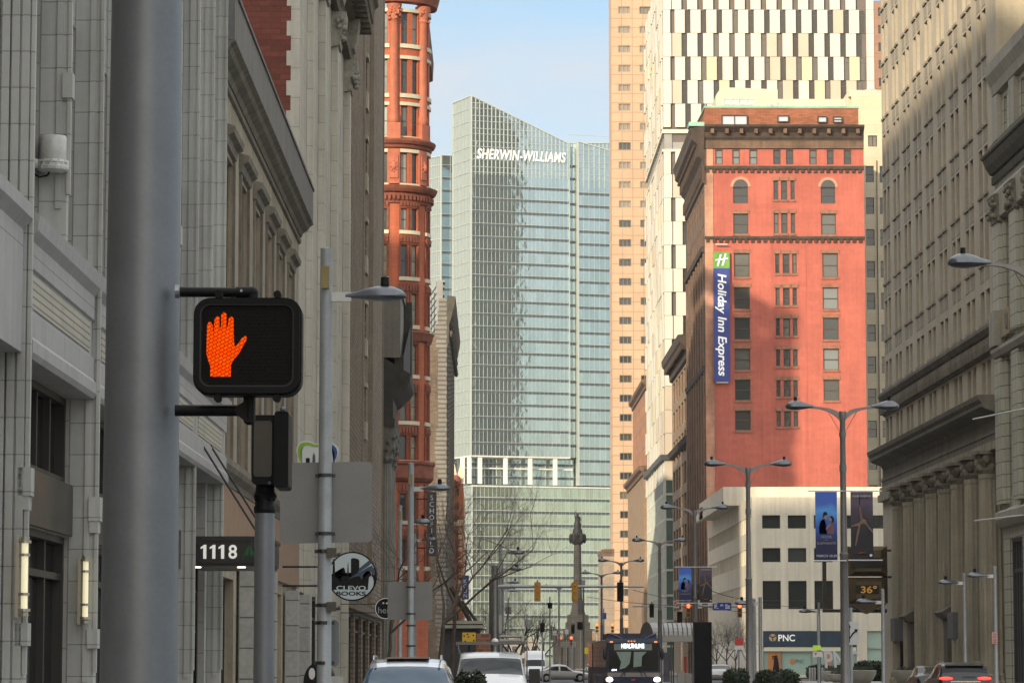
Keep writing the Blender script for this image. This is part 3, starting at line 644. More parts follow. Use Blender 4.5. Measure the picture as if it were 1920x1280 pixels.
# ---- grey-brown building beyond with a jagged plaster edge and dark cornice
GY = 420.0; xg = PX(837, GY); xs = PX(815, GY)
rub = M('old_party_wall', (.16, .125, .09), .95, var=.25, vs=.5, brick=(.6, .22, .03, .7, .2), grime=.3)
gry = M('facade_ribbed_grey', (.21, .20, .175), .8, var=.12, vs=.5, brick=(9, .62, .12, .5, .05), bump=.5)
bG = thing('old_office_building', 'old building with bare brown party wall and a dark carved cornice beyond the red tower', 'building', (xg, GY, 0))
mb = MB(); mb.bx(xg - 26, xg - .9, GY, GY + 60, 0, PZ(625, GY)); mb.build('party_wall', rub, bG)
FG = Fr((xg, GY), (0.0045, 1)); mb = MB(); mb.box(FG, 0, 62, -1.1, 0, 0, PZ(560, GY)); mb.bx(xg - 1.0, xg - .4, GY - .02, GY + .02, 0, PZ(630, GY))
for k in range(26): zq = 3 + k * 1.75; mb.bx(xg - 1.15 - orn.uniform(0, .45), xg - .9, GY - .03, GY + .3, zq, zq + 1.6)
for k in range(9): mb.box(FG, 1 + k * 6.8, 2.4 + k * 6.8, .002, .3, 0, PZ(570, GY))
mb.build('wall', gry, bG)
mb = MB(); zc = PZ(640, GY); zt_ = PZ(556, GY); mb.slope(FG, 0, 60, [(0, zc - 1), (.25, zc), (.3, zc + 2.3), (.9, zt_ - 1.6), (1.05, zt_ - .9), (1.15, zt_), (0, zt_ + .2)])
for k in range(40): mb.ball(FG.p(.3 + k * 1.5, .55, zc + 1 + (k % 3) * 1.3), (.3, .4, .5), 6, 5)
mb.build('cornice', M('cornice_charcoal', (.075, .07, .055), .85, var=.35, vs=1), bG)  # very dark mottled tone for the cornice and its carving
mb = MB(); mb.bx(PX(817, GY), PX(829, GY), GY + .02, GY + 3, PZ(628, GY), PZ(526, GY)); mb.bx(PX(816, GY), PX(833, GY), GY, GY + 3.1, PZ(529, GY), PZ(526, GY)); mb.bx(PX(829, GY), PX(838, GY), GY + .03, GY + 3, PZ(628, GY), PZ(570, GY))
for y in (535, 549, 563, 577): mb.bx(PX(829, GY), PX(831.5, GY), GY + .1, GY + 3, PZ(y + 4, GY), PZ(y, GY))
mb.build('parapet_pier', M('parapet_grey', (.26, .26, .25), .8, var=.15), bG)
mb = MB()
for k in range(8):
    y = 540 + k * 13; p0 = (PX(818, GY + 1), GY + 1, PZ(y - 6, GY)); mb.tube(p0, (PX(795, GY + 14), GY + 14, PZ(y - 6, GY) - 1.0), .09, .09, 5)
for k in range(5): X = PX(818 - 5 * k, GY + 1 + 3 * k); mb.tube((X, GY + 1 + 3 * k, PZ(628, GY) - .5), (X, GY + 1 + 3 * k, PZ(536 + 6 * k, GY)), .07, .07, 5)
mb.build('roof_screen', M('rail_grey', (.10, .11, .11), .6), bG)
# ---- orange brick building with white gables, far on the left
OY = 620.0
bO = thing('orange_gabled_building', 'sunlit orange brick building with white gables and ornament, far down the left side', 'building', (PX(866, OY), OY, 0))
obr = M('brick_orange', (.42, .16, .07), .8, var=.15, vs=.3); owh = M('ornament_white', (.62, .55, .40), .8, var=.2, vs=.5)
x0, x1 = PX(800, OY), PX(868, OY); mb = MB(); mb.bx(x0, x1, OY, OY + 70, 0, PZ(905, OY)); mb.build('wall', obr, bO)
mb = MB()
for a, b in ((846, 857), (857, 869)): xm = (PX(a, OY) + PX(b, OY)) / 2; mb.prism([(PX(a, OY), PZ(903, OY)), (PX(b, OY), PZ(903, OY)), (PX(b, OY), PZ(893, OY)), (xm, PZ(868, OY)), (PX(a, OY), PZ(893, OY))], OY - .3, OY + 2)
mb.bx(x0, PX(869.5, OY), OY - .4, OY + 70, PZ(985, OY), PZ(974, OY))
for y in range(990, 1130, 12): mb.bx(PX(858, OY), PX(866, OY), OY - .5, OY - .05, PZ(y + 8, OY), PZ(y, OY))
mb.build('ornament', owh, bO)
mb = MB()
for y in range(915, 1200, 26):
    for px in (858.5,): mb.bx(PX(px - 1.6, OY), PX(px + 1.6, OY), OY - .1, OY - .02, PZ(y + 14, OY), PZ(y, OY))
mb.build('window', glD, bO)
mb = MB(); mb.ball((PX(855, OY - 2), OY - 2, PZ(903, OY)), (1.0, 1.0, 1.3), 10, 8); [mb.ball((PX(852 + k * 2, OY - 2), OY - 2, PZ(950 + k * 22, OY)), (.5, .5, .7), 8, 6) for k in range(7)]; mb.bx(PX(849, OY), PX(852, OY), OY - 6, OY, 0, PZ(900, OY)); mb.build('lantern_ornament', rt3, bO)
# blue vertical sign
x0, x1 = PX(866, 500), PX(879, 500)
r = thing('blue_banner_sign', 'narrow blue vertical sign with white letters, left of the glass tower base', 'sign', (x0, 500, PZ(1126, 500)))
mb = MB(); mb.bx(x0, x1, 500, 500.3, PZ(1123, 500), PZ(1078, 500)); mb.build('sign_panel', M('sign_navy', (.02, .04, .16), .5), r)
text('lettering', 'KOUN', M('letter_white', (.7, .72, .75), .5, var=0), Fr((0, 500), (1, 0)), (x0 + x1) / 2, .01, (PZ(1121, 500) + PZ(1084, 500)) / 2, w=(x1 - x0) * .55, h=PZ(1085, 500) - PZ(1121, 500), parent=r, vertical=True)
mb = MB(); mb.bx(x0 - 2.2, x0, 500.1, 500.2, PZ(1085, 500), PZ(1083, 500)); mb.bx(x0 - 2.2, x0, 500.1, 500.2, PZ(1118, 500), PZ(1116, 500)); mb.build('bracket', black, r)
# ---- blocks outside the picture that shade the street as the photo shows
offm = M('masonry_plain', (.28, .26, .22), .85, var=.12, vs=.3, brick=(2.4, 3.6, .3, .35, .1))
for nm, lb, x0, x1, y0, y1, h in (('office_block', 'tall masonry office block set back behind the white terracotta building', -75, -37, 10, 175, 76), ('office_block', 'office tower on the cross street behind the brown brick building', -112, -60, 214, 252, 74), ('office_block', 'masonry block behind the camera on the left side of the street', -34, -9.5, -60, 39, 30)):
    mb = MB(); mb.bx(x0, x1, y0, y1, 0, h); mb.bx(x0 + .5, x1 - .5, y0 + .5, y1 - .5, h, h + 1.5); o = mb.build(nm, offm); tag(o, lb, 'building')
# ================================================================== RIGHT SIDE OF THE STREET
FR = Fr((30.8, 0), (0.0042, -1))           # a = -(distance along the street)
# ---- bank with colonnade
bst = M('bank_limestone', (.42, .375, .29), .8, var=.08, vs=.4, streak=.1, brick=(2.7, 2.05, .008, .8, .03), bump=.2)
bsd = M('bank_cornice_stone', (.165, .15, .12), .85, var=.18, vs=.6, streak=.35)  # darker than the wall stone, with heavy vertical streaks
bcl = M('bank_column_stone', (.30, .27, .205), .8, var=.12, vs=.5, streak=.35)
bP = thing('bank_tower', 'tall limestone bank with a giant fluted colonnade and paired windows on the right', 'building', FR.p(-231.5, 0, 0))
Y0, Y1 = 181.0, 231.5; mb = MB(); ops = []; W = Wins(); sp = MB(); sill = MB(); scr = random.Random(5)
gwin = (M('frame_putty', (.03, .027, .02), .7), glass('glass_bank', (.012, .012, .011), .2, curtain=(.04, .035, .028), spec=.15))
for c in range(9):
    a = -(231.0 - 5.4 * c)
    for r_ in range(14):
        z = 21.2 + 4.1 * r_ if r_ else 22.0
        h = 2.75 if r_ else 1.9
        if r_ == 0: z = 21.7
        if z > 72: continue
        for s_ in (0, 1.95):
            ops.append((a + s_, z, a + s_ + 1.35, z + h)); W.add(FR, a + s_, z, 1.35, h, .30, '', gwin, .05)
            sill.box(FR, a + s_ - .12, a + s_ + 1.47, .002, .12, z - .22, z - .04)
            sp.box(FR, a + s_, a + s_ + 1.35, .002, .02, z - 1.15, z - .4)
    for s_ in (0, 1.95): ops.append((a + s_, 17.0, a + s_ + 1.35, 19.4)); W.add(FR, a + s_, 17.0, 1.35, 2.4, .3, '', gwin, .05)
wall(mb, FR, -Y1, -Y0, 14.6, 78, ops, .34); mb.box(FR, -Y1, -Y0, -30, -1, 0, 77.9)
mb.box(FR, -Y1, -Y1 + .3, -1.001, -.002, 0, 77.9); mb.box(FR, -Y0 - .3, -Y0 - .002, -1.001, -.002, 14.7, 77.8)
ops2 = [(-(225.6 - 5.4 * k) - .0, .2, -(225.6 - 5.4 * k) + 3.2, 12.0) for k in range(8)]
wall(mb, FR, -Y1, -Y0, 0, 14.6, ops2, .5, d=-.3)
for k in range(8): W.add(FR, -(225.6 - 5.4 * k), .2, 3.2, 11.8, .75, '2trans', (bronze, glD), .16)
mb.box(FR, -Y1, -224.2, -.3, .25, 0, 14.6); mb.build('wall', bst, bP)
sill.build('window_sill', M('bank_sill', (.27, .24, .19), .8, var=.12), bP); sp.build('spandrel', M('bank_spandrel', (.30, .27, .21), .8, var=.1, vs=.5, streak=.15), bP)
mb = MB(); mb.slope(FR, -Y1 - .1, -Y0, [(0, 19.55), (.15, 19.6), (.2, 20.6), (.35, 20.7), (.55, 21.0), (.55, 21.2), (0, 21.3)])
a = -Y1
while a < -Y0: mb.lathe(*FR.p(a, .22, 0)[:2], [(.22, 19.7), (.26, 20.1), (.22, 20.5)], 8); a += .62
mb.slope(FR, -Y1 - .2, -Y0, [(0, 15.6), (.2, 15.65), (.35, 15.95), (1.0, 16.2), (1.15, 16.3), (1.15, 16.5), (1.32, 16.7), (1.38, 16.95), (0, 17.0)])
mb.slope(FR, -Y1, -Y0, [(0, 14.35), (.3, 14.35), (.3, 14.75), (.36, 14.8), (.36, 15.0), (.25, 15.05), (.25, 15.6), (0, 15.6)]); mb.build('cornice', bsd, bP)
mb = MB(); mb.box(FR, -Y1, -Y0, -.3, .5, 13.85, 14.34); mb.box(FR, -Y1 - .15, -223.9, -.3, .62, 13.3, 13.8); mb.build('architrave', bcl, bP)
carv = M('capital_stone', (.17, .155, .12), .85, var=.3, vs=4)
for k in range(8):
    Y = 221.6 - 5.4 * k; p = FR.p(-Y, .1, 0)
    m1 = MB(); m1.lathe(p[0], p[1], [(1.15, 0), (1.15, .5), (1.05, .6), (1.05, .9), (.9, 1.0), (.9, 6), (.8, 12.2), (.86, 12.3), (.86, 12.5), (.8, 12.55)], 40, flute=.09); m1.build('column', bcl, bP)
    m1 = MB(); m1.lathe(p[0], p[1], [(.8, 12.56), (.95, 12.8), (.8, 12.95), (.98, 13.6), (.9, 13.7)], 16); m1.box(FR, -Y - 1.15, -Y + 1.15, -.3, 1.2, 13.66, 13.84)
    for q, e in ((-.85, -.6), (.85, -.6), (-.85, .6), (.85, .6)):
        for t in range(3): m1.ball(FR.p(-Y + q * (1 - t * .14), .1 + (.5 + .12 * t if e > 0 else -.4), 13.4 - t * .03), (.27 - t * .05, .27 - t * .05, .3 - t * .06), 9, 7)
    for t in range(14): m1.ball((p[0] + .9 * cos(t * .45), p[1] + .9 * sin(t * .45), 12.9 + (t % 2) * .3), (.2, .2, .26), 6, 5)
    m1.build('capital', carv, bP, smooth=True)
# low aedicules, dark panels and a lantern at the foot of the columns
mb = MB()
for Y, wd in ((217.0, 2.6), (200.5, 2.6)): mb.box(FR, -Y, -Y + wd, -.2, .75, 0, 4.3); mb.slope(FR, -Y - .3, -Y + wd + .3, [(0, 4.3), (.9, 4.4), (1.15, 4.75), (.2, 5.4), (0, 5.4)])
mb.build('door_surround', M('door_stone_dark', (.10, .085, .065), .8, var=.2), bP)
mb = MB()
for Y in (222.6, 196.2): mb.box(FR, -Y, -Y + 2.2, -.2, 1.0, 3.1, 4.7)
mb.build('panel', M('panel_slate', (.09, .095, .105), .6, var=.1), bP)
mb = MB()
for Y in (222.3, 195.9): mb.box(FR, -Y, -Y + 1.9, -.3, .6, 0, 3.1)
mb.build('entrance', black, bP)
W.flush(bP)
# ---- nearest on the right: terracotta bank with tiled piers
R0, R1 = 150.0, 181.0
tg = M('terracotta_greenish', (.40, .40, .32), .55, var=.07, vs=.5, brick=(1.0, .72, .03, .35, .05, 0.), bump=.5)
tgl = M('terracotta_plain', (.34, .325, .27), .65, var=.12, vs=.6, streak=.2)
bR = thing('terracotta_building', 'greenish grey terracotta building with tiled piers, tile eave and balustraded attic at the right edge', 'building', FR.p(-R1, 0, 0))
mb = MB(); ops = []; W = Wins()
for k in range(5):
    a = -178.3 + 5.6 * k
    for z0, z1 in ((11.0, 18.7), (20.0, 26.8)): ops.append((a, z0, a + 2.2, z1)); W.add(FR, a, z0, 2.2, z1 - z0, .8, '2', (frD, glD), .1)
    ops.append((a - .6, .3, a + 3.4, 8.6)); W.add(FR, a - .6, .3, 4.0, 8.3, .45, '5trans', (M('iron_grey', (.035, .037, .042), .5), glD), .22)
    ops.append((a - .3, 31.7, a + .6, 33.9)); ops.append((a + 1.3, 31.7, a + 2.2, 33.9)); W.add(FR, a - .3, 31.7, .9, 2.2, .4, '', (frD, glD)); W.add(FR, a + 1.3, 31.7, .9, 2.2, .4, '', (frD, glD))
wall(mb, FR, -R1, -R0, 0, 36.4, ops, .8, 0); mb.box(FR, -R1, -R0, -20, -1, 0, 36.3)
for k in range(6):
    a = -181 + 5.6 * k
    for z0, z1 in ((10.6, 18.9), (20.1, 26.7)): mb.box(FR, a + (.0 if k else .0), a + 2.1, .002, .4, z0, z1); mb.box(FR, a + 2.3, a + 2.6, .002, .2, z0, z1)
mb.build('wall', tg, bR)
mb = MB()
for z0 in (9.2,): mb.slope(FR, -R1, -R0, [(0, 9.2), (.3, 9.3), (.5, 9.7), (.5, 10.1), (0, 10.4)])
mb.slope(FR, -R1, -R0, [(0, 18.95), (.45, 19.0), (.6, 19.3), (.6, 19.5), (0, 19.6)])
mb.slope(FR, -R1, -R0, [(0, 26.9), (.35, 27.0), (.4, 28.5), (.2, 28.8), (.2, 29.6), (0, 29.6)])
mb.slope(FR, -R1, -R0, [(0, 34.2), (.3, 34.3), (.4, 34.8), (.65, 35.4), (.7, 36.0), (0, 36.5)])
for k in range(6): a = -181 + 5.6 * k; mb.box(FR, a, a + 1.7, .002, .3, 31.6, 34.2)
mb.box(FR, -180.7, -178.8, .002, .72, 19.6, 21.6); mb.build('moulding', tgl, bR)
mb = MB(); mb.slope(FR, -R1 - .2, -R0, [(0, 29.6), (.45, 29.7), (.7, 30.1), (.85, 30.5), (0, 31.6)])
a = -R1 - .2
while a < -R0: p0 = FR.p(a, .92, 30.6); p1 = FR.p(a, .08, 31.65); mb.tube(p0, p1, .13, .13, 6); a += .42
for k in range(70): mb.box(FR, -R1 + k * .45, -R1 + k * .45 + .2, .2, .4, 29.1, 29.55)
mb.build('tile_eave', M('eave_dark', (.085, .08, .06), .8, var=.3, vs=2), bR)
mb = MB()
for k in range(6):
    a = -181 + 5.6 * k; mb.slope(FR, a - .2, a + 2.3, [(0, 26.7), (.45, 26.75), (.5, 27.8), (.65, 28.3), (0, 28.4)])
    for t in range(12): mb.ball(FR.p(a + scr.uniform(0, 2.1), .55, 26.9 + scr.uniform(0, 1.2)), .18, 6, 5)
mb.build('capital', carv, bR, smooth=True); W.flush(bR)
mb = MB(); p = FR.p(-177.3, .36, 0); q = FR.p(-177.3, .36, 20.6); mb.box(FR, -178.6, -175.8, .36, .4, 20.0, 21.5); mb.build('name_panel', M('panel_gold', (.30, .25, .15), .6, var=.2), bR)
text('lettering', 'U', M('letter_grey', (.12, .13, .16), .6), FR, -176.6, .42, 20.75, w=.8, h=.9, parent=bR)
mb = MB()
for z, o in ((PZ(776, 176), 2.2), (PZ(970, 176), 2.6)): p0 = FR.p(-179.5, 1.9 + .0, z); p1 = FR.p(-170, .1, z - .05); mb.tube(p0, p1, .045, .06, 6)
mb.build('flag_rod', M('rod_white', (.6, .6, .58), .5), bR)
# plain pale flank of the taller block behind
mb = MB(); mb.box(FR, -180.9, -140, -30, -8, 0, 75); mb.box(FR, -180.98, -180.2, -8.1, -2.2, 0, 75); o = mb.build('party_wall_block', M('render_pale', (.40, .385, .33), .85, var=.07, vs=.3, brick=(3, 2.2, .01, .85, .02))); tag(o, 'plain pale rendered block rising above the terracotta attic at top right', 'building')
mb = MB(); mb.box(FR, -181.0 + .01, -145, -9, -1.8, 36.3, 75); o2 = mb.build('flank', _m['render_pale'], o)
# ---- white slab bank office on the corner (four storeys)
NY = 348.0; xL = PX(1411, NY); xR = xL + 24
ntr = M('travertine_cream', (.60, .555, .45), .75, var=.06, vs=.4, streak=.14, brick=(1.27, 40, .012, .75, .04, 0.), bump=.2)
bN = thing('corner_bank_office', 'low cream stone bank office with square dark windows and a navy sign band', 'building', (xL, NY, 0))
fN = Fr((xL, NY), (1, 0)); aN = lambda px: PX(px, NY) - xL; zN = lambda y: PZ(y, NY)
mb = MB(); ops = []; W = Wins(); cols = [(1430, 1464), (1478, 1512.5), (1527, 1562), (1577, 1611), (1625, 1658)]
for a, b in cols:
    for y0, y1, st in ((965, 990, ''), (1026.5, 1053, ''), (1088, 1141, 'low')): ops.append((aN(a), zN(y1), aN(b), zN(y0))); W.add(fN, aN(a), zN(y1), aN(b) - aN(a), zN(y0) - zN(y1), .35, st, (frD, glass('glass_office', (.02, .025, .023), .08, curtain=(.045, .052, .048), spec=.5)), .07)
ops.append((aN(1430), .3, aN(1605), zN(1182))); ops.append((aN(1625), .3, aN(1662), zN(1182)))
wall(mb, fN, 0, 24, 0, zN(931), ops, .35); mb.bx(xL + .5, xR, NY + 1, NY + 68, 0, zN(931) - .05)
# street side with ribbon windows
FN2 = Fr((xL, NY), (0, -1)); FN2.o = (xL, NY + 68)
ops = []
fin = MB(); gl2 = MB()
for y0, y1 in ((955, 1000), (1015, 1060), (1083, 1132)):
    z1 = zN(y0 + 10); z0 = zN(y1 - 6); ops.append((2, z0, 66.8, z1)); gl2.box(FN2, 2, 66.8, -.34, -.3, z0, z1)
    a = 2.6
    while a < 66.5: fin.box(FN2, a, a + .42, -.28, .02, z0, z1); a += 2.3
ops.append((3, .3, 64, 4.0)); gl2.box(FN2, 3, 64, -.34, -.3, .3, 4.0)
wall(mb, FN2, 0, 67.999, 0, zN(931), ops, .3); mb.build('wall', ntr, bN); gl2.build('ribbon_window', glass('glass_ribbon', (.25, .24, .2), .12, .5, wav=.5), bN); fin.build('mullion', ntr, bN)
mb = MB(); yS = NY + 18; mb.bx(PX(1357, yS), xR, yS, yS + 40, zN(931) - .04, PZ(912, yS)); mb.bx(PX(1327, 400) , PX(1357, yS) , 400, 415, zN(931), zN(931) + 1.5); mb.build('upper_storey', ntr, bN)
navy = M('sign_band_navy', (.012, .03, .055), .4, var=.2, vs=1, brick=(1.6, 9, .01, .5, .1, 0.))
mb = MB(); mb.box(fN, aN(1431), aN(1604), -.3, .05, zN(1212), zN(1183)); mb.build('sign_band', navy, bN)
whl = M('sign_letter_white', (.8, .8, .78), .5, var=0, emit=(1, 1, 1), estr=.15)
text('sign_lettering', 'PNC', whl, fN, aN(1474), .06, zN(1195), w=aN(1490) - aN(1459), h=zN(1189) - zN(1201.5), parent=bN, bold=.015)
mb = MB(); c = (aN(1448), zN(1194.5))
for k in range(3):
    t = pi / 2 + k * 2 * pi / 3; pts = [(c[0] + .42 * cos(t + s_) + xL, c[1] + .42 * sin(t + s_)) for s_ in (-.9, -.3, .3, .9)]; mb.prism([(c[0] + xL + .08 * cos(t), c[1] + .08 * sin(t))] + pts, NY - .09, NY - .055)
mb.build('sign_emblem', M('emblem_gold', (.5, .33, .16), .4, .4), bN)
mb = MB(); mb.box(fN, aN(1431), aN(1604), -.32, .02, zN(1220), zN(1212.5)); mb.build('fascia_light', M('fascia_lit', (.6, .58, .42), .6, var=.03), bN)
mb = MB(); mb.box(fN, aN(1431), aN(1604), -.5, -.33, .3, zN(1220)); mb.box(fN, aN(1626), aN(1661), -.5, -.33, .3, zN(1183)); mb.build('shop_window', glass('glass_mint', (.30, .42, .36), .15, wav=.1), bN)
mb = MB()
for px in (1431, 1465, 1521, 1560, 1603): mb.box(fN, aN(px), aN(px + 1.6), -.34, -.1, .3, zN(1220))
mb.box(fN, aN(1626), aN(1661), -.34, -.15, zN(1216), zN(1213)); mb.build('window_mullion', M('mullion_grey', (.25, .26, .25), .5), bN)
mb = MB(); mb.box(fN, aN(1439), aN(1463), -.33, -.22, .35, zN(1222)); mb.box(fN, aN(1545), aN(1556), -.33, -.22, .35, zN(1222)); mb.build('window_poster', M('poster_orange', (.45, .19, .06), .6, var=.1), bN)
mb = MB(); mb.prism([(PX(1447, NY), .6), (PX(1461, NY), .6), (PX(1459, NY), 1.6), (PX(1457, NY), 2.1), (PX(1454.5, NY), 2.5), (PX(1451, NY), 2.3), (PX(1450, NY), 1.5)], NY + .15, NY + .21); mb.box(fN, aN(1447), aN(1457), -.21, -.18, zN(1231), zN(1229)); mb.box(fN, aN(1447), aN(1458), -.21, -.18, zN(1234.5), zN(1233)); mb.build('poster_figure', black, bN)
text('window_lettering', 'PNC', M('letter_mint', (.06, .13, .15), .6), fN, aN(1499), -.3, zN(1239), w=.95, h=.42, parent=bN)
mb = MB(); mb.ball((PX(1485, NY), NY + .3, zN(1239)), (.28, .03, .34), 10, 8); mb.build('window_emblem', M('poster_orange', (.45, .19, .06)), bN)
W.flush(bN)
# ---- red painted hotel
HY = 418.0; xh = PX(1323, HY, 700); xe = PX(1624, HY, 700); zH = lambda y: PZ(y, HY); aH = lambda px: PX(px, HY, 550) - xh
red = M('painted_brick_red', (.43, .115, .08), .8, var=.11, vs=.22, brick=(1.7, .62, .02, .93, .05), streak=.13, grime=.1)
quo = M('quoin_pink', (.47, .25, .165), .8, var=.12, vs=.8, grime=.45, brick=(2.4, .8, .015, .6, .05))
hbr = M('stone_brown', (.15, .095, .062), .85, var=.22, vs=.5, streak=.25, brick=(1.4, .55, .02, .6, .12))
hbk = M('cornice_brown', (.06, .042, .03), .85, var=.3, vs=.8, streak=.2)
atb = M('attic_brick', (.27, .10, .05), .85, var=.15, vs=.6, brick=(.8, .22, .03, .7, .2))
cop = M('copper_green', (.25, .42, .34), .6, .2, var=.15)
bH = thing('red_hotel', 'red painted hotel block with dark stone street front and bracketed cornice', 'building', (xh, HY, 0))
fH = Fr((xh, HY), (1, 0)); mb = MB(); ops = []; W = Wins(); trm = MB()
frH = M('frame_umber', (.09, .055, .035), .7); glH = glass('glass_hotel', (.03, .035, .035), .08, curtain=(.10, .10, .09)); gll = glass('glass_hotel_pale', (.16, .18, .18), .1)
def hw(px0, px1, y0, y1, st='sash', g=glH, tr=True):
    ops.append((aH(px0), zH(y1), aH(px1), zH(y0))); W.add(fH, aH(px0), zH(y1), aH(px1) - aH(px0), zH(y0) - zH(y1), .3, st, (frH, g), .11)
    if tr: trm.box(fH, aH(px0) - .15, aH(px1) + .15, .002, .12, zH(y0), zH(y0) + .5); trm.box(fH, aH(px0) - .1, aH(px1) + .1, .002, .16, zH(y1) - .28, zH(y1))
for i, (a, b) in enumerate(((1343, 1357), (1375, 1389), (1407, 1422), (1452, 1466), (1476, 1490), (1520, 1534), (1553, 1566), (1585, 1599))): hw(a, b, 280, 308, 'sash', gll if i < 3 else glH, False)
hw(1376, 1404, 350, 381, 'sash', glH, False); hw(1541, 1568, 350, 381, 'sash', glH, False)
for a, b in ((1452, 1461), (1466, 1478), (1484, 1492)): hw(a, b, 338, 374); hw(a, b, 399, 437)
hw(1376, 1404, 400, 438); hw(1541, 1569, 400, 439)
for i, (y0, y1) in enumerate(((474, 519), (538, 579), (595, 636), (653, 693), (711, 750), (769, 806))):
    hw(1376.5, 1406, y0, y1)
    if i < 5: hw(1542.5, 1572, y0, y1, 'sash', gll if i % 2 else glH)
    for a, b in ((1454, 1462), (1468, 1481), (1486, 1494.5)): hw(a, b, y0 + 1, y1 - 7)
wall(mb, fH, aH(1338.5), xe - xh, 0, zH(276), ops, .35); mb.bx(xh + .5, xe, HY + 1.2, HY + 36, 0, zH(240)); mb.box(fH, xe - xh - .3, xe - xh, -36, -.01, 0, zH(262)); mb.build('front_wall', red, bH)
for px in (1433, 1507.5): pass
mb = MB(); 
for a, b in ((1427, 1447), (1510, 1512), (1447.2, 1449.5)): mb.box(fH, aH(a), aH(b), .002, .05, 0, zH(449))
mb.build('pilaster_strip', red, bH)
trm.build('window_trim', M('trim_umber', (.25, .12, .075), .8, var=.25, vs=2), bH)
# arched heads
mb = MB(); ag = MB()
for a, b in ((1376, 1404), (1541, 1568)):
    cx = (aH(a) + aH(b)) / 2; rr = (aH(b) - aH(a)) / 2; z0 = zH(350)
    for k in range(12):
        t0, t1 = pi * k / 12, pi * (k + 1) / 12
        P = [(cx + r * cos(t) + xh, z0 + r * sin(t)) for r, t in ((rr, t0), (rr * 1.38, t0), (rr * 1.38, t1), (rr, t1))]; mb.prism(P, HY - .12, HY - .004)
    ag.prism([(cx + rr * cos(pi * k / 14) + xh, z0 + rr * sin(pi * k / 14)) for k in range(15)], HY - .03, HY - .006)
mb.build('arch_surround', M('trim_sand', (.42, .24, .16), .8, var=.15), bH); ag.build('arch_pane', glH, bH)
mb = MB(); mb.box(fH, 0, aH(1338.4), -.5, .1, 0, zH(276)); mb.build('corner_quoin', quo, bH)
mb = MB()
for y0, y1 in ((311, 317), (443, 448)):
    mb.box(fH, 0, xe - xh, .002, .35, zH(y1), zH(y0)); a = .2
    while a < xe - xh - .5: mb.box(fH, a, a + .42, .002, .25, zH(y1) - .45, zH(y1) - .003); a += .85
mb.slope(fH, 0, xe - xh, [(.1, zH(279)), (.2, zH(276)), (.25, zH(262)), (.45, zH(258)), (.5, zH(249)), (1.0, zH(243)), (1.35, zH(240)), (1.4, zH(236)), (0, zH(233))])
mb.build('string_course', hbk, bH)
mb = MB(); a = .8
while a < xe - xh: mb.box(fH, a, a + .45, .3, 1.25, zH(252), zH(243)); a += 1.95
mb.box(fH, .1, xe - xh, .12, .28, zH(278), zH(264)); mb.build('bracket', hbr, bH)
# street front (dark stone), its windows and the great cornice
FH2 = Fr((xh - .01, HY + 36), (0.0, -1)); mb = MB(); ops = []; 
for c in range(7):
    a = 2.0 + 4.9 * c
    for r_ in range(13):
        z = 5.4 + 4.7 * r_
        if z > 62: continue
        for s_ in (0, 1.6): ops.append((a + s_, z, a + s_ + 1.2, z + 3.0)); W.add(FH2, a + s_, z, 1.2, 3.0, .35, 'sash', (frH, glD), .08)
wall(mb, FH2, 0, 36, 0, zH(262), ops, .35); mb.box(FH2, 0, 35.4, -2, -1, 0, zH(262))
for c in range(8): mb.box(FH2, max(0, .2 + 4.9 * c), min(1.4 + 4.9 * c, 35.9), .002, .22, 0, 56)
mb.build('street_wall', hbr, bH)
mb = MB(); zt = zH(240)
mb.slope(FH2, 0, 36.6, [(0, zt - 7.6), (.3, zt - 7.4), (.35, zt - 4.4), (.8, zt - 3.9), (1.0, zt - 2.2), (1.7, zt - 1.6), (1.75, zt - .9), (2.0, zt - .1), (0, zt + .2)])
mb.slope(FH2, 0, 36, [(0, 56.0), (.4, 56.2), (.55, 56.8), (0, 57)]); mb.slope(FH2, 0, 36, [(0, 40.0), (.3, 40.2), (.45, 40.8), (0, 41)])
mb.slope(FH2, 0, 30, [(0, 10.5), (1.3, 11.4), (1.6, 12), (0, 12.2)])
a = .3
while a < 36: mb.box(FH2, a, a + .3, .3, 1.05, zt - 3.8, zt - 2.3); mb.box(FH2, a, a + .3, .3, .6, zt - 6.8, zt - 5.2); mb.ball(FH2.p(a, 1.2, zt - 2.3), .22, 6, 4); a += .85
mb.build('great_cornice', hbk, bH)
# attic storey
mb = MB(); ops = []; ax0, ax1 = aH(1324), aH(1614); fA = fH; WA = Wins()
for a, b, y0, y1, st in ((1355.5, 1404, 215, 234, '2'), (1461, 1482, 215.5, 228, ''), (1536.5, 1554, 217, 229, ''), (1565.5, 1583, 217.5, 229, 'sash')):
    ops.append((aH(a), zH(y1), aH(b), zH(y0))); WA.add(fH, aH(a), zH(y1), aH(b) - aH(a), zH(y0) - zH(y1), .2, st, (frD, glass('glass_sky', (.45, .5, .55), .1, .3, wav=.05)), .12)
wall(mb, fH, ax0, ax1, zH(240), zH(201), ops, .25, d=-.4); mb.bx(xh + ax0 + .02, xh + ax1, HY + 1.3, HY + 34, zH(240), zH(201) - .02); mb.build('attic_wall', atb, bH); WA.flush(bH)
mb = MB(); mb.bx(xh + ax0 - .1, xh + ax1 + .1, HY + .3, HY + 34.2, zH(201), zH(197)); mb.box(FH2, 33.5, 36.6, 0, 2.05, zt + .2, zt + .75); mb.tube((xh + .2, HY + .4, zH(199)), (xh - .5, HY + 12, zH(212)), .12, .12, 6); mb.build('copper_trim', cop, bH)
W.flush(bH)
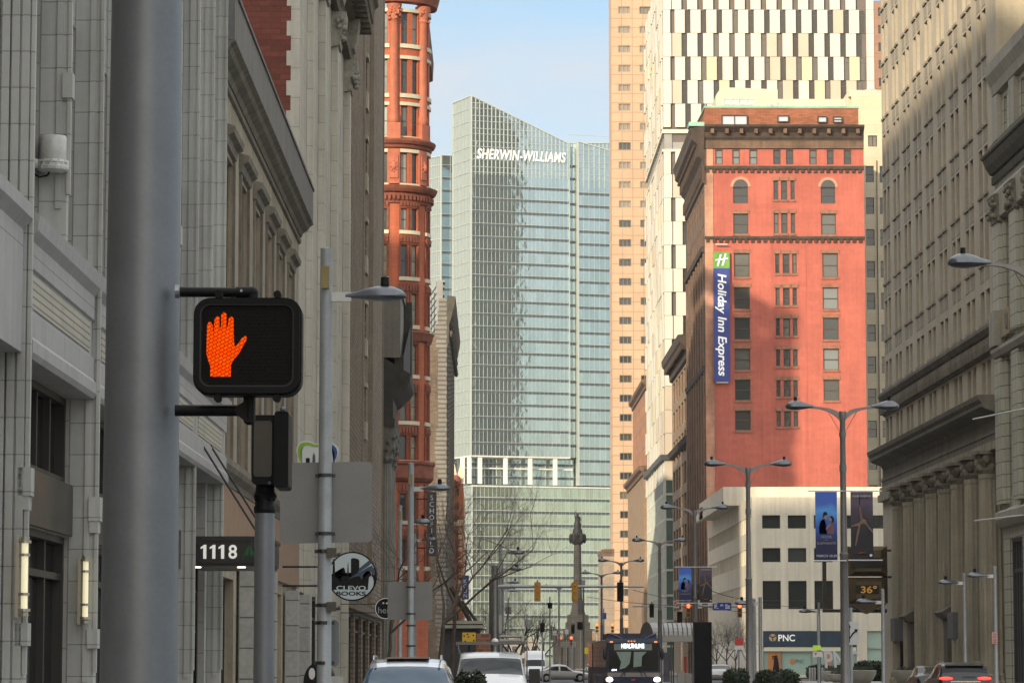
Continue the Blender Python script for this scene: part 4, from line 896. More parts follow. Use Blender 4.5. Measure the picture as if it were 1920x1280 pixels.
# rooftop terrace: glass screen, rails, duct
mb = MB(); x0, x1 = PX(1363, HY + 4), PX(1421, HY + 4); mb.bx(x0, x1, HY + 4, HY + 4.1, zH(197), zH(175)); mb.build('glass_screen', glass('glass_screen', (.5, .55, .5), .15, .1), bH)
mb = MB()
for k in range(5): x = x0 + (x1 - x0) * k / 4; mb.tube((x, HY + 3.9, zH(197)), (x, HY + 3.9, zH(174)), .07, .07, 6)
for y in (175, 186): mb.tube((x0 - .8, HY + 3.9, zH(y)), (x1, HY + 3.9, zH(y)), .06, .06, 6)
mb.tube((x1, HY + 4, zH(180)), (PX(1612, HY + 4), HY + 4, zH(181)), .05, .05, 6); mb.tube((x1, HY + 4, zH(191)), (PX(1612, HY + 4), HY + 4, zH(192)), .04, .04, 6)
for px in range(1430, 1613, 12): mb.tube((PX(px, HY + 4), HY + 4, zH(197)), (PX(px, HY + 4), HY + 4, zH(181)), .04, .04, 5)
mb.tube((PX(1580, HY + 4), HY + 4, zH(197)), (PX(1597, HY + 4), HY + 4, zH(173)), .05, .05, 5); mb.tube((PX(1328, HY), HY, zH(197)), (PX(1328, HY), HY, zH(178)), .06, .03, 5)
mb.build('roof_railing', M('rail_white', (.5, .52, .46), .5), bH)
mb = MB(); mb.ball((PX(1452, HY + 3), HY + 3, zH(193)), (.45, .45, .45)); mb.tube((PX(1452, HY + 3), HY + 3, zH(198)), (PX(1452, HY + 3), HY + 3, zH(193)), .3, .3, 12); mb.prism([(PX(1467, HY + 3), zH(197)), (PX(1481, HY + 3), zH(197)), (PX(1467, HY + 3), zH(182))], HY + 3, HY + 4); mb.build('roof_vent', M('vent_metal', (.45, .45, .42), .4, .6), bH, smooth=True)
# hotel sign
x0, x1 = PX(1341, HY), PX(1371.5, HY); r = thing('hotel_sign', 'vertical blue and green HOLIDAY INN EXPRESS sign on the red wall', 'sign', (x0, HY - .5, zH(717)))
mb = MB(); mb.bx(x0, x1, HY - .62, HY - .2, zH(716), zH(503.5)); mb.build('blue_panel', M('sign_blue', (.02, .04, .22), .45, var=.08), r)
mb = MB(); mb.bx(x0, x1, HY - .62, HY - .2, zH(503.4), zH(473)); mb.build('green_panel', M('sign_green', (.12, .30, .05), .45, var=.3, vs=.4, col2=(.02, .25, .1)), r)
mb = MB(); mb.bx(x0 + .3, x1 - .3, HY - .75, HY - .45, zH(718), zH(716.6)); mb.bx(x0 + .3, x1 - .3, HY - .75, HY - .45, zH(459.5), zH(458)); mb.bx(x0 + .4, x0 + .6, HY - .2, HY - .02, zH(700), zH(480)); mb.build('sign_bracket', M('rod_white', (.6, .6, .58), .5), r)
class FV:   # lettering turned to read downwards
    curved = False
    def p(s, a, d, z): return ((x0 + x1) / 2 + z, HY - .63 - d, zz0 - a)
fv = FV(); zz0 = (zH(513) + zH(706)) / 2
text('lettering', 'Holiday Inn Express', whl, fv, 0, .005, -.12, w=zH(513) - zH(704), h=1.5, parent=r, shear=.18, bold=.02)
mb = MB(); cx, cz = (x0 + x1) / 2, zH(488)
for pts in ([(-.62, -.8), (-.4, -.8), (.02, .75), (-.2, .75)], [(.02, -.75), (.24, -.75), (.66, .85), (.44, .85)], [(-.8, -.1), (.85, .12), (.85, .3), (-.8, .06)]):
    mb.prism([(cx + a * 1.0, cz + b) for a, b in pts], HY - .66 - .01 * len(mb.f) / 10, HY - .63)
mb.build('sign_emblem', whl, r)
# ---- brown cornice building behind the hotel
YB = HY + 36.2; FB = Fr((xh + .3, YB + 42), (0, -1)); bB2 = thing('brown_cornice_building', 'tan brown building with a sloping bracketed cornice between the hotel and the glass front', 'building', (xh + .3, YB, 0))
tb = M('stone_tan_brown', (.27, .19, .12), .85, var=.18, vs=.4, streak=.2, brick=(1.6, .5, .02, .7, .1)); mb = MB(); ops = []; W = Wins()
for c in range(6):
    for r_ in range(9): a, z = 2 + 6.6 * c, 5 + 4.6 * r_; ops.append((a, z, a + 4.6, z + 3.2)); W.add(FB, a, z, 4.6, 3.2, .35, '3', (frH, glD), .12)
wall(mb, FB, 0, 42, 0, 48, ops, .35); mb.box(FB, 0, 41.9, -20, -1, 0, 47.9); mb.build('wall', tb, bB2)
mb = MB(); mb.slope(FB, 0, 42, [(0, 45.4), (.4, 45.6), (.5, 46.8), (1.5, 47.8), (1.7, 48.8), (0, 49)]); mb.slope(FB, 0, 42, [(0, 33.2), (.5, 33.5), (.8, 34.2), (0, 34.4)])
for k in range(48): mb.box(FB, .3 + k * .87, .7 + k * .87, .3, 1.3, 46.7, 47.5)
mb.build('cornice', hbk, bB2); W.flush(bB2)
# ---- cream building between hotel and bank
CYr = 452.0; x0, x1 = xe + .3, PX(1720, CYr); zC = lambda y: PZ(y, CYr); fC = Fr((PX(1356, CYr), CYr), (1, 0)); oC = fC.o[0]
crb = M('cream_brick', (.52, .46, .33), .75, var=.06, vs=.4, brick=(3.2, 1.2, .02, .8, .03)); bK = thing('cream_building', 'cream building rising behind the red hotel with dark paired windows', 'building', (x0, CYr, 0))
mb = MB(); ops = []; W = Wins(); y = 309.0; aC = lambda px: PX(px, CYr, 550) - oC
z_ = zC(341)
while z_ > 3:
    for a, b in ((1625.5, 1641), (1652, 1668), (1676, 1692)): ops.append((aC(a), z_, aC(b), z_ + 2.4)); W.add(fC, aC(a), z_, aC(b) - aC(a), 2.4, .35, 'sash', (frD, glD), .08)
    z_ -= 4.62
ops.append((aC(1631), zC(274), aC(1648), zC(253))); W.add(fC, aC(1631), zC(274), aC(1648) - aC(1631), zC(253) - zC(274), .3, '2', (frD, glC), .1)
wall(mb, fC, aC(1600), x1 - oC, 0, zC(170), ops, .35); mb.bx(PX(1600, CYr), x1, CYr + 1.2, CYr + 22, 0, zC(170) - .02)
mb.build('wall', crb, bK)
mb = MB(); mb.prism([(PX(1350, CYr), zC(215)), (PX(1602, CYr), zC(215)), (PX(1602, CYr), zC(178)), (PX(1470, CYr), zC(178)), (PX(1470, CYr), zC(160)), (PX(1362, CYr), zC(156)), (PX(1352, CYr), zC(170))], CYr + 3, CYr + 24); mb.bx(PX(1602, CYr), PX(1720, CYr), CYr - .02, CYr + 5, zC(180), zC(168)); mb.build('roof_block', M('render_cream', (.50, .46, .36), .75, var=.05, vs=.3, brick=(3, 1.4, .015, .85, .02)), bK)
mb = MB(); mb.ball((PX(1648, CYr), CYr + 3, zC(170)), (1.5, 1.5, .9)); mb.build('roof_dome', M('vent_metal', (.45, .45, .42), .4, .6), bK, smooth=True)
mb = MB(); mb.box(fC, aC(1646), aC(1646.8), .0, .25, 0, zC(300)); mb.build('downpipe', hbk, bK); W.flush(bK)
# ---- white chequered panel building
QY = 513.0; xq = PX(1245, QY, 400); xqe = PX(1638, QY, 80); zQ = lambda y: PZ(y, QY); DQ = 54.0
bQ = thing('chequered_office_building', 'tall office building clad in staggered white, cream and yellow panels', 'building', (xq, QY, 0))
mb = MB(); glq = glass('glass_chequer', (.045, .042, .038), .1, wav=.1, spec=.5, curtain=(.12, .112, .095)); mb.bx(xq + .2, xqe - .1, QY + .3, QY + DQ, zQ(850), 116); mb.build('core', M('core_brown', (.12, .10, .085), .5, var=.1), bQ)
pw = M('panel_white', (.56, .545, .47), .5, var=.03, vs=.3); py_ = M('panel_yellow', (.55, .51, .33), .5, var=.03, vs=.3); pb = M('panel_beige', (.47, .405, .32), .5, var=.04, vs=.3)
mb = MB(); prn = random.Random(11); ph = (194 - 150) * QY / F
W = Wins(); yrow = []; yt = 18 - 44.1 * 2
while yt < 900: yrow.append(yt); yt += 44.1
FQ = Fr((xq, QY), (1, 0)); FQ2 = Fr((xq, QY + DQ), (0, -1)); LQ = xqe - xq; sl_ = MB()
for j, y in enumerate(yrow):
    z1, z0 = zQ(y), zQ(y + 44.1)
    if 238 < y < 245: continue
    off = (j % 2) * .55
    for fr, Lw, st in ((FQ, LQ, 0), (FQ2, DQ, 1)):
        a = 1.9 - off if st == 0 else .6 + off
        while a < Lw - 2.9:
            mi = prn.choice((0, 0, 0, 0, 0, 1, 0, 2, 2)); pr = prn.choice((.12, .2, .28)) if st else .2
            mb.box(fr, a, a + 1.66, .0, pr, z0 + .03, z1 - .03, mi)
            if not (st == 1) and z1 < 112 and z0 > 40: W.add(fr, a + 1.6, z0 + .05, 1.0, z1 - z0 - .1, .22, 'trans', (M('frame_taupe', (.10, .085, .07), .5), glq), .05)
            elif st == 1: sl_.box(fr, a + 1.56, a + 2.62, -.22, -.18, z0 + .05, z1 - .05)
            a += 2.62
    mb.box(FQ, -.02, 1.15 + off * .6, -.25, .2, z0 + .03, z1 - .03, 0 if y < 700 else 2); mb.box(FQ, LQ - 1.2, LQ, -.25, .2, z0 + .03, z1 - .03, 0)
    if j % 2: mb.box(FQ, -.3 , .0, -DQ - 1.5, -DQ + .5, z0 + .03, z1 - .03, 0)
mb.build('facade_panel', [pw, py_, pb], bQ); sl_.build('side_window', glq, bQ); W.flush(bQ)
mb = MB(); z1, z0 = zQ(244), zQ(283); mb.bx(xq - .25, xqe, QY - .22, QY + DQ, z1 - .5, z1 + .1); mb.bx(xq - .25, xqe, QY - .22, QY + DQ, z0 - .1, z0 + .3); mb.build('gallery_slab', M('slab_cream', (.66, .6, .46), .6, var=.05), bQ)
mb = MB()
for k in range(16): mb.bx(xq + .1, xq + .5, QY + .5 + k * 3.4, QY + 1.3 + k * 3.4, z0, z1)
mb.bx(xq + .1, xq + 1.4, QY + .1, QY + .8, z0, z1); mb.bx(xq + 1.5, xqe, QY + .1, QY + .15, z0 + .3, z0 + 1.5); mb.build('gallery_post', M('post_grey', (.28, .28, .27), .5, .3), bQ)
# glazed podium
mb = MB(); zp = zQ(852); mb.bx(xq + .1, xqe, QY + .1, QY + DQ, 0, zp); mb.build('podium', glass('glass_podium', (.16, .25, .22), .07, .55, wav=.6, wscale=.25), bQ)
mb = MB()
k = 0
while k * 4.1 < zp: mb.box(FQ2, 0, DQ, .0, .12, k * 4.1, k * 4.1 + .35); mb.box(FQ, 0, LQ, -.05, .06, k * 4.1, k * 4.1 + .35); k += 1
for k in range(28): mb.box(FQ2, k * 2, k * 2 + .12, .0, .18, 0, zp)
for k in range(18): mb.box(FQ, k * 2, k * 2 + .12, -.05, .1, 0, zp)
mb.build('podium_mullion', M('mullion_silver', (.5, .52, .48), .4, .5), bQ)
mb = MB(); mb.bx(xq - .8, xq + 6, QY - .6, QY + DQ, zp - .9, zp); mb.bx(xq - .15, xq + .1, QY + 4, QY + 30, zp - 6, zp - .9); mb.build('soffit', M('soffit_dark', (.04, .045, .045), .5), bQ)
# ---- old brown stone buildings further down the right side
def simple_building(name, label, px_l, px_r, Yf, depth, y_top, mat, ccol, fl=4.2, win=True, cat='building', cor=1.0, mats=None, w_=1.5):
    X0, X1 = PX(px_l, Yf), PX(px_r, Yf); Z1 = PZ(y_top, Yf); t = thing(name, label, cat, (X0, Yf, 0)); f = Fr((X0, Yf), (1, 0)); f2 = Fr((X0, Yf + depth), (0, -1)); mb = MB(); W = Wins(); o1 = []; o2 = []
    z = 5.0
    while z < Z1 - 4 and win:
        a = 1.4
        while a < X1 - X0 - w_ - .3: o1.append((a, z, a + w_, z + 2.3)); W.add(f, a, z, w_, 2.3, .3, 'sash', (frH, glD), .08); a += w_ * 2
        a = 1.4
        while a < depth - w_ - .3: o2.append((a, z, a + w_, z + 2.3)); W.add(f2, a, z, w_, 2.3, .3, 'sash', (frH, glD), .08); a += w_ * 2.2
        z += fl
    wall(mb, f, 0, X1 - X0, 0, Z1, o1, .3); wall(mb, f2, 0, depth, 0, Z1, o2, .3); mb.bx(X0 + 1, X1, Yf + 1, Yf + depth, 0, Z1 - .02); mb.build('wall', mat, t)
    mb = MB()
    for ff, l in ((f, X1 - X0), (f2, depth)): mb.slope(ff, 0, l, [(0, Z1 - 1.6), (.25 * cor, Z1 - 1.5), (.3 * cor, Z1 - .9), (.8 * cor, Z1 - .5), (.9 * cor, Z1 + .1), (0, Z1 + .2)])
    mb.build('cornice', ccol, t); W.flush(t); return t
simple_building('brick_office_building', 'narrow red brown brick building with chimneys beside the beige tower', 1214, 1240, 570, 52, 712, M('brick_rust', (.33, .17, .10), .85, var=.2, vs=.3, brick=(1, .4, .05, .7, .15)), hbr)
simple_building('ornate_stone_building', 'lower tan building with ornate cornice beside the glass podium', 1208, 1236, 571, 62, 874, tb, hbr, win=False)
# ---- beige granite tower
TY = 850.0; xt = PX(1149, TY); zT = lambda y: PZ(y, TY); bT = thing('granite_tower', 'very tall beige granite tower with small square windows beside the glass tower', 'building', (xt, TY, 0))
gra = M('granite_peach', (.45, .305, .195), .65, var=.07, vs=.1, brick=(2.9, 2.6, .1, .6, .05, 0.)); fT = Fr((xt, TY), (1, 0)); aT = lambda px: PX(px, TY) - xt
mb = MB(); ops = []; W = Wins(); y = 30 / 2.667 - 36.35 * 1.0; gt = (M('frame_grey', (.12, .115, .10), .5), glass('glass_tower_win', (.035, .035, .03), .1, curtain=(.16, .14, .1)))
gt2 = (M('frame_taupe2', (.30, .24, .18), .5), glass('glass_taupe', (.22, .19, .14), .12))
cols = ((1163, 1186), (1203.5, 1226), (1243, 1264)); k = 0
while y < 1190:
    if y > 840:
        a, b, hh = 1162.5, 1187, 17 if (y > 890 and y < 960) or (850 < y < 890) else 15
    for ci, (a, b) in enumerate(cols):
        ops.append((aT(a), zT(y + 15), aT(b), zT(y + 1))); W.add(fT, aT(a), zT(y + 15), aT(b) - aT(a), zT(y + 1) - zT(y + 15), .5, '3', gt if y > 400 or prn.random() < .1 else gt2, .22)
    y += 36.35
wall(mb, fT, 0, 60, 0, 205, ops, .5); mb.bx(xt + .3, xt + 60, TY + 1, TY + 22, 0, 205); mb.bx(xt + .001, xt + .5, TY + .6, TY + 14, 0, 205); mb.build('wall', gra, bT); W.flush(bT)
# lower wing of that tower, in shade
simple_building('low_stone_wing', 'grey brown low wing at the foot of the beige tower', 1131, 1152, 780, 30, 1030, M('stone_grey_brown', (.26, .21, .16), .85, var=.1, vs=.3, brick=(3, 1.5, .04, .7)), hbr, win=False, cor=.3)
mb = MB(); y0 = 700; [mb.tube((PX(1160 + k * 9, y0), y0, PZ(1180 - 0 * k, y0)), (PX(1205 + k * 9, y0), y0, PZ(1250, y0)), .15, .15, 5) for k in range(3)]
# rose stone tower behind the chequered building
mb = MB(); X0 = PX(1600, 700, 80); fz = Fr((X0, 700), (1, 0)); ops = []; W = Wins(); bZ = thing('rose_tower', 'rose brown tower sliver behind the chequered building at its right edge', 'building', (X0, 700, 0))
y = -20
while y < 300:
    for px in (1601.5, 1647): a = PX(px, 700, 80) - X0; ops.append((a, PZ(y + 16, 700), a + 1.6, PZ(y, 700))); W.add(fz, a, PZ(y + 16, 700), 1.6, PZ(y, 700) - PZ(y + 16, 700), .3, '', (frD, glD))
    y += 33
wall(mb, fz, 0, PX(1680, 700) - X0, 0, 150, ops, .3); mb.bx(X0 + .2, PX(1680, 700), 701, 730, 0, 150); mb.build('wall', M('granite_rose', (.27, .15, .10), .7, var=.06, vs=.2, brick=(2.4, 2, .06, .7, .05, 0.)), bZ); W.flush(bZ)
# ================================================================== FAR END OF THE STREET
# ---- glass tower with the sloping crown
KY = 1050.0; kx = PX(883, KY)
def solve(fr, px):
    lo, hi = -200.0, 200.0
    for _ in range(60):
        m = (lo + hi) / 2; p = fr.p(m, 0, 0); q = PX(px, p[1]) 
        if p[0] < q: lo = m
        else: hi = m
    return lo
K1 = Fr((kx, KY), (33, 10)); L1 = solve(K1, 1068.5); zK = lambda y, Y=KY: PZ(y, Y)
K2 = Fr((kx, KY), (6, -13)); L2 = -solve(K2, 848)        # left face runs a in [-L2, 0]
bG2 = thing('glass_tower', 'tall pale glass tower with sloping crown, closing the far end of the street', 'building', (kx, KY, 0))
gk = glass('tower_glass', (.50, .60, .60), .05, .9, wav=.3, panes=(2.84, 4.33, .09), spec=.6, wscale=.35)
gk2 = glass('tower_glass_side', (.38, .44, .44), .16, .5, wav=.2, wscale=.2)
gsp = M('tower_spandrel', (.10, .13, .14), .3, .5, var=.05, vs=.1); gwh = M('tower_mullion', (.46, .51, .48), .4, .3, var=0)
GL = MB(); SP = MB(); WH = MB(); MU = MB()
FLH = 24.4 * KY / F
def glass_face(fr, a0, a1, z0, zl, zr, d=0., mstep=1.42, crown=None, mw=.055, spd=True, mi=0, fl0=None, lw=.13):
    """curtain wall from z0 up to a sloping top (zl at a0, zr at a1)"""
    GL.q([fr.p(a0, d, z0), fr.p(a1, d, z0), fr.p(a1, d, zr), fr.p(a0, d, zl)], mi, [(a0, z0), (a1, z0), (a1, zr), (a0, zl)])
    top = lambda a: zl + (zr - zl) * (a - a0) / (a1 - a0)
    z = fl0 if fl0 is not None else z0
    while z < z0: z += FLH
    while z < max(zl, zr) - .5:
        e = a1
        if z + .8 > min(zl, zr):
            e = min(a1, a0 + (a1 - a0) * (z + .98 - zl) / (zr - zl)) if zl > zr else a1
        s_ = a0 if (zl >= zr) else max(a0, a0 + (a1 - a0) * (z + .8 - zl) / (zr - zl))
        if e > a0 + .3 and s_ < e - .3:
            inc = crown and z > crown
            if spd and not inc: SP.box(fr, s_, e, d + .01, d + .05, z, z + .85)
            WH.box(fr, s_, e, d + .05, d + .22, z + .85, z + .85 + lw)
            if inc:
                e2 = min(a1, a0 + (a1 - a0) * (z + 2.9 - zl) / (zr - zl)) if zl > zr else a1
                if e2 > a0 + .3: WH.box(fr, a0, e2, d + .05, d + .2, z + 2.65, z + 2.8)
        z += FLH
    a = a0; k = 0; mk = mw if not crown else .11
    while a < a1 + .01:
        w_ = mw * (2.0 if (crown) else 1)
        if crown and top(a) > crown: MU.box(fr, a - mk, a + mk, d + .06, d + .3, max(z0, crown), top(a))
        MU.box(fr, a - mw / 2, a + mw / 2, d + .06, d + .2, z0, min(top(a), crown) if crown else top(a)); a += mstep; k += 1
    for a in (a0, a1): MU.box(fr, a - .16, a + .16, d, d + .35, z0, top(a))
    n = fr.n; # sloping coping
    GLc = WH; p0 = fr.p(a0, d + .15, zl); p1 = fr.p(a1, d + .15, zr); GLc.tube(p0, p1, .22, .22, 6)
yend = K1.p(L1, 0, 0)[1]
ztl, ztr = zK(180), PZ(270, yend); zcr = zK(327); zpod = zK(906); zter = zK(853)
glass_face(K1, 0, L1, zter, ztl, ztr, crown=zcr, fl0=zcr - 60 * FLH)
pfar = K2.p(-L2, 0, 0)
glass_face(K2, -L2, 0, zter, PZ(194, pfar[1]), ztl, mstep=1.15, mw=.1, mi=1, fl0=zcr - 60 * FLH, spd=False, lw=.2)
# caps of the main volume
def cap(z): return [K1.p(0, 0, z), K1.p(L1, 0, z), K1.p(L1, -14, z), K2.p(-L2, 0, z)]
GL.q([K1.p(0, 0, ztl), K1.p(L1, 0, ztr), K1.p(L1, -14, ztr - 2), (pfar[0], pfar[1], PZ(194, pfar[1]))], 1)
GL.q([K1.p(L1, -14, zter), K1.p(L1, 0, zter), K1.p(L1, 0, ztr), K1.p(L1, -14, ztr - 2)][::-1], 0)
SL = MB(); SL.box(K1, -.4, L1 + .2, -12, .3, zter - .5, zter - .02); SL.box(K2, -L2 - .2, .2, -10, .3, zter - .48, zter - .03)
# terrace level with white columns
glass_face(K1, -1, L1 + 40, zpod, zter - .5, zter - .5, d=-4.5, fl0=zpod + 2)
TC = MB()
for px in (868, 881, 901, 949, 995.5, 1042.5): a = solve(K1, px); TC.box(K1, a - .8, a + .55, -.9, -.1, zpod, zter - .5)
TC.box(K1, -3, L1 + 2, -3.2, -3.0, zpod + 5.2, zpod + 5.6)
# podium
a0 = solve(K1, 884); glass_face(K1, a0, L1 + 42, 0, zpod - 1.0, zpod - 1.0, d=.8, fl0=zpod - 1.2 - 20 * FLH, mstep=1.42, mi=2, lw=.28)
K4 = Fr(K1.p(a0, .8, 0)[:2], (6, -13)); l4 = -solve(K4, 862); glass_face(K4, -l4, 0, 0, zpod - 1.0, zpod - 1.0, mstep=1.4, mi=1, fl0=zpod - 1.2 - 20 * FLH)
SL.box(K1, a0, L1 + 42, -14, .78, zpod - 1.05, zpod - .55)
# right volumes
aR = solve(K1, 1071); zr = PZ(279, 1075); glass_face(K1, aR, L1 + 42, zter, zr, zr + 2, d=-3.0, crown=zr - 8, fl0=zcr - 60 * FLH)
aR2 = solve(K1, 1088); glass_face(K1, aR2, L1 + 42, 0 + zpod, PZ(277, 1075), PZ(328, 1080), d=-1.2, crown=PZ(362, 1075), fl0=zcr - 60 * FLH - .8, mstep=1.9)
MU.box(K1, aR2 - .5, aR2 - .1, -3, -.9, zpod, PZ(277, 1075))
# rear left volume
V3 = Fr((PX(826, 1090), 1090), (33, 10)); e3 = 22; glass_face(V3, 0, e3, 0, PZ(293, 1092), PZ(293, 1092), mstep=3.2, fl0=zcr - 60 * FLH, mw=.12)
V4 = Fr((PX(826, 1090), 1090), (9, -13)); glass_face(V4, -17, 0, 0, PZ(303, 1105), PZ(293, 1090), mstep=1.1, mw=.14, mi=1, fl0=zcr - 60 * FLH, spd=False, lw=.25)
GL.q([V4.p(-17, 0, PZ(303, 1105)), V4.p(0, 0, PZ(293, 1090)), V3.p(e3, 0, PZ(293, 1090)), V3.p(e3, -20, PZ(293, 1090))], 1)
GL.build('curtain_wall', [gk, gk2, glass('tower_glass_green', (.50, .585, .49), .07, .8, wav=.7, spec=.6, wscale=.12, panes=(1.42, 4.33, .1))], bG2); SP.build('spandrel', gsp, bG2); WH.build('floor_band', gwh, bG2); MU.build('mullion', gwh, bG2); SL.build('slab', M('soffit_white', (.6, .6, .55), .6), bG2); TC.build('terrace_column', M('column_white', (.75, .74, .68), .5, var=.03), bG2)
core = MB(); core.box(K1, 1, L1 + 40, -20, -5.2, 0, zter + 30); core.build('core', M('tower_core', (.1, .12, .12), .5), bG2)
am = (solve(K1, 893) + solve(K1, 1061)) / 2
text('sign_lettering', 'SHERWIN-WILLIAMS', M('tower_sign_white', (.85, .85, .83), .5, var=0, emit=(1, 1, 1), estr=.1), K1, am, .5, zK(291.5, 1054), w=solve(K1, 1061) - solve(K1, 893), h=3.5, parent=bG2, shear=.2, ext=.12, bold=.012, space=1.08)
# tower outside the picture whose image shows in the glass
mb = MB(); mb.bx(150, 178, 775, 815, 0, 235); mb.bx(154, 173, 779, 811, 235, 262)
for k in range(50): mb.bx(149.9, 178.1, 774.9, 815.1, 4 + k * 4.6, 5.4 + k * 4.6, 1)
tag(mb.build('skyscraper', [M('granite_olive', (.085, .09, .07), .6, var=.05, vs=.1), M('glass_olive', (.05, .055, .05), .3)]), 'very tall dark granite skyscraper standing off to the right of the far glass tower', 'building')
# ---- column monument
NYm = 820.0; xm = PX(1083, NYm); zM = lambda y: PZ(y, NYm); rM = thing('column_monument', 'tall stone column monument, shaded dark, topped by a statue, in front of the glass tower', 'monument', (xm, NYm, 0))
ms_ = M('monument_stone_shaded', (.035, .033, .029), .85, var=.25, vs=.5, brick=(9, 1.9, .12, .6, .1), streak=.2); mbz = M('monument_bronze_shaded', (.016, .017, .014), .6, .4, var=.2, vs=2)  # stone and bronze colours darkened to put the monument in shade
mb = MB(); mb.lathe(xm, NYm, [(1.15, zM(1120)), (1.02, zM(1060)), (.95, zM(1020))], 16); mb.build('column', ms_, rM, smooth=True)
mb = MB(); mb.lathe(xm, NYm, [(1.22, zM(1020)), (1.6, zM(1016)), (1.4, zM(1013)), (1.75, zM(1008)), (2.1, zM(1003)), (1.9, zM(1001)), (1.3, zM(999)), (1.15, zM(992)), (.9, zM(989))], 16)
for k in range(6): t = k * 1.05; mb.ball((xm + 1.8 * cos(t), NYm + 1.8 * sin(t), zM(1009)), (.5, .5, 1.3), 7, 6)
mb.build('capital', mbz, rM, smooth=True)
mb = MB(); mb.lathe(xm, NYm, [(.9, zM(989)), (1.0, zM(984)), (.75, zM(978)), (.62, zM(973)), (.75, zM(969)), (.35, zM(966)), (.2, zM(965))], 12); mb.ball((xm, NYm, zM(963.5)), (.34, .34, .45), 10, 8); mb.tube((xm - .5, NYm, zM(968)), (xm - .95, NYm, zM(961)), .16, .1, 7); mb.tube((xm - .95, NYm, zM(961)), (xm - .1, NYm, zM(956)), .1, .07, 7); mb.tube((xm + .55, NYm, zM(968)), (xm + .95, NYm, zM(976)), .17, .12, 7); mb.tube((xm + 1.0, NYm - .1, zM(985)), (xm + 1.05, NYm - .1, zM(966)), .05, .05, 5); mb.build('statue', mbz, rM, smooth=True)
mb = MB()
for y0, y1, h in ((1200, 1178, 3.6), (1178, 1166, 3.1), (1166, 1152, 2.7)): mb.bx(xm - h, xm + h, NYm - h, NYm + h, zM(y0), zM(y1))
mb.lathe(xm, NYm, [(2.1, zM(1152)), (1.7, zM(1144)), (1.45, zM(1132)), (1.15, zM(1120))], 4); mb.bx(xm - 6.3, xm + 6.3, NYm - 6.3, NYm + 6.3, 0, zM(1200)); mb.build('base', ms_, rM)
mb = MB(); 
for s_ in (-1, 1):
    for k in range(4): mb.tube((xm + s_ * (5.8 + .4 * k), NYm - 6 + k, zM(1200)), (xm + s_ * (5.4 + .5 * k), NYm - 6 + k, zM(1184 - 3 * k)), .35, .2, 6); mb.ball((xm + s_ * (5.4 + .5 * k), NYm - 6 + k, zM(1182 - 3 * k)), .3, 6, 5)
mb.build('statue_group', mbz, rM)
# low background blocks at the end of the street
for lb, px0, px1, Y, yt, col in (('low orange brown stone building behind the monument base', 1056, 1124, 900, 1186, (.20, .13, .08)), ('low grey building left of the monument', 880, 1010, 960, 1196, (.24, .23, .21)), ('low brown building right of the monument', 1120, 1190, 930, 1190, (.34, .24, .17))):
    mb = MB(); x0, x1 = PX(px0, Y), PX(px1, Y); z1 = PZ(yt, Y); f = Fr((x0, Y), (1, 0)); ops = []; W = Wins()
    t = thing('low_building', lb, 'building', (x0, Y, 0)); a = 1.0
    while a < x1 - x0 - 2:
        z = 1.0
        while z < z1 - 3: ops.append((a, z, a + 1.6, z + 2.0)); W.add(f, a, z, 1.6, 2.0, .3, '', (frD, glD)); z += 3.6
        a += 3.0
    wall(mb, f, 0, x1 - x0, 0, z1, ops, .3); mb.bx(x0, x1, Y + 1, Y + 20, 0, z1 - .02); mb.build('wall', M('bg_' + str(px0), col, .85, var=.2, vs=.3), t); W.flush(t)
# ================================================================== STREET FURNITURE
lampg = M('lamp_grey', (.14, .15, .165), .3, .7, var=.1, vs=6); poleg = M('pole_painted', (.33, .35, .36), .5, .35, var=.1, vs=3, streak=.08)
poled = M('pole_darker', (.19, .185, .18), .45, .5, var=.1, vs=3); signb = M('sign_back', (.20, .20, .195), .55, .3, var=.06, vs=2)
brass = M('sensor_brass', (.20, .16, .07), .45, .4)
def lamp_head(mb, x, y, z, s_, L_=.95):
    """flat oval luminaire pointing along s_ (+1/-1) in x, neck end at x"""
    prof = [(0, .05, .06), (.1, .06, .07), (.2, .09, .09), (.35, .13, .14), (.5, .165, .175), (.65, .18, .19), (.8, .17, .165), (.91, .13, .115), (.97, .08, .07), (1, .01, .01)]
    n = 14; i0 = len(mb.v)
    for t, ry, rz in prof:
        for k in range(n):
            c, q = cos(2 * pi * k / n), sin(2 * pi * k / n); mb.v.append((x + s_ * t * L_, y + ry * c * 1.2, z + (rz * q if q > 0 else rz * q * .45)))
    for j in range(len(prof) - 1):
        for k in range(n): a = i0 + j * n + k; b = i0 + j * n + (k + 1) % n; mb.f.append((a, b, b + n, a + n) if s_ < 0 else (b, a, a + n, b + n)); mb.m.append(0); mb.uv.append(None)
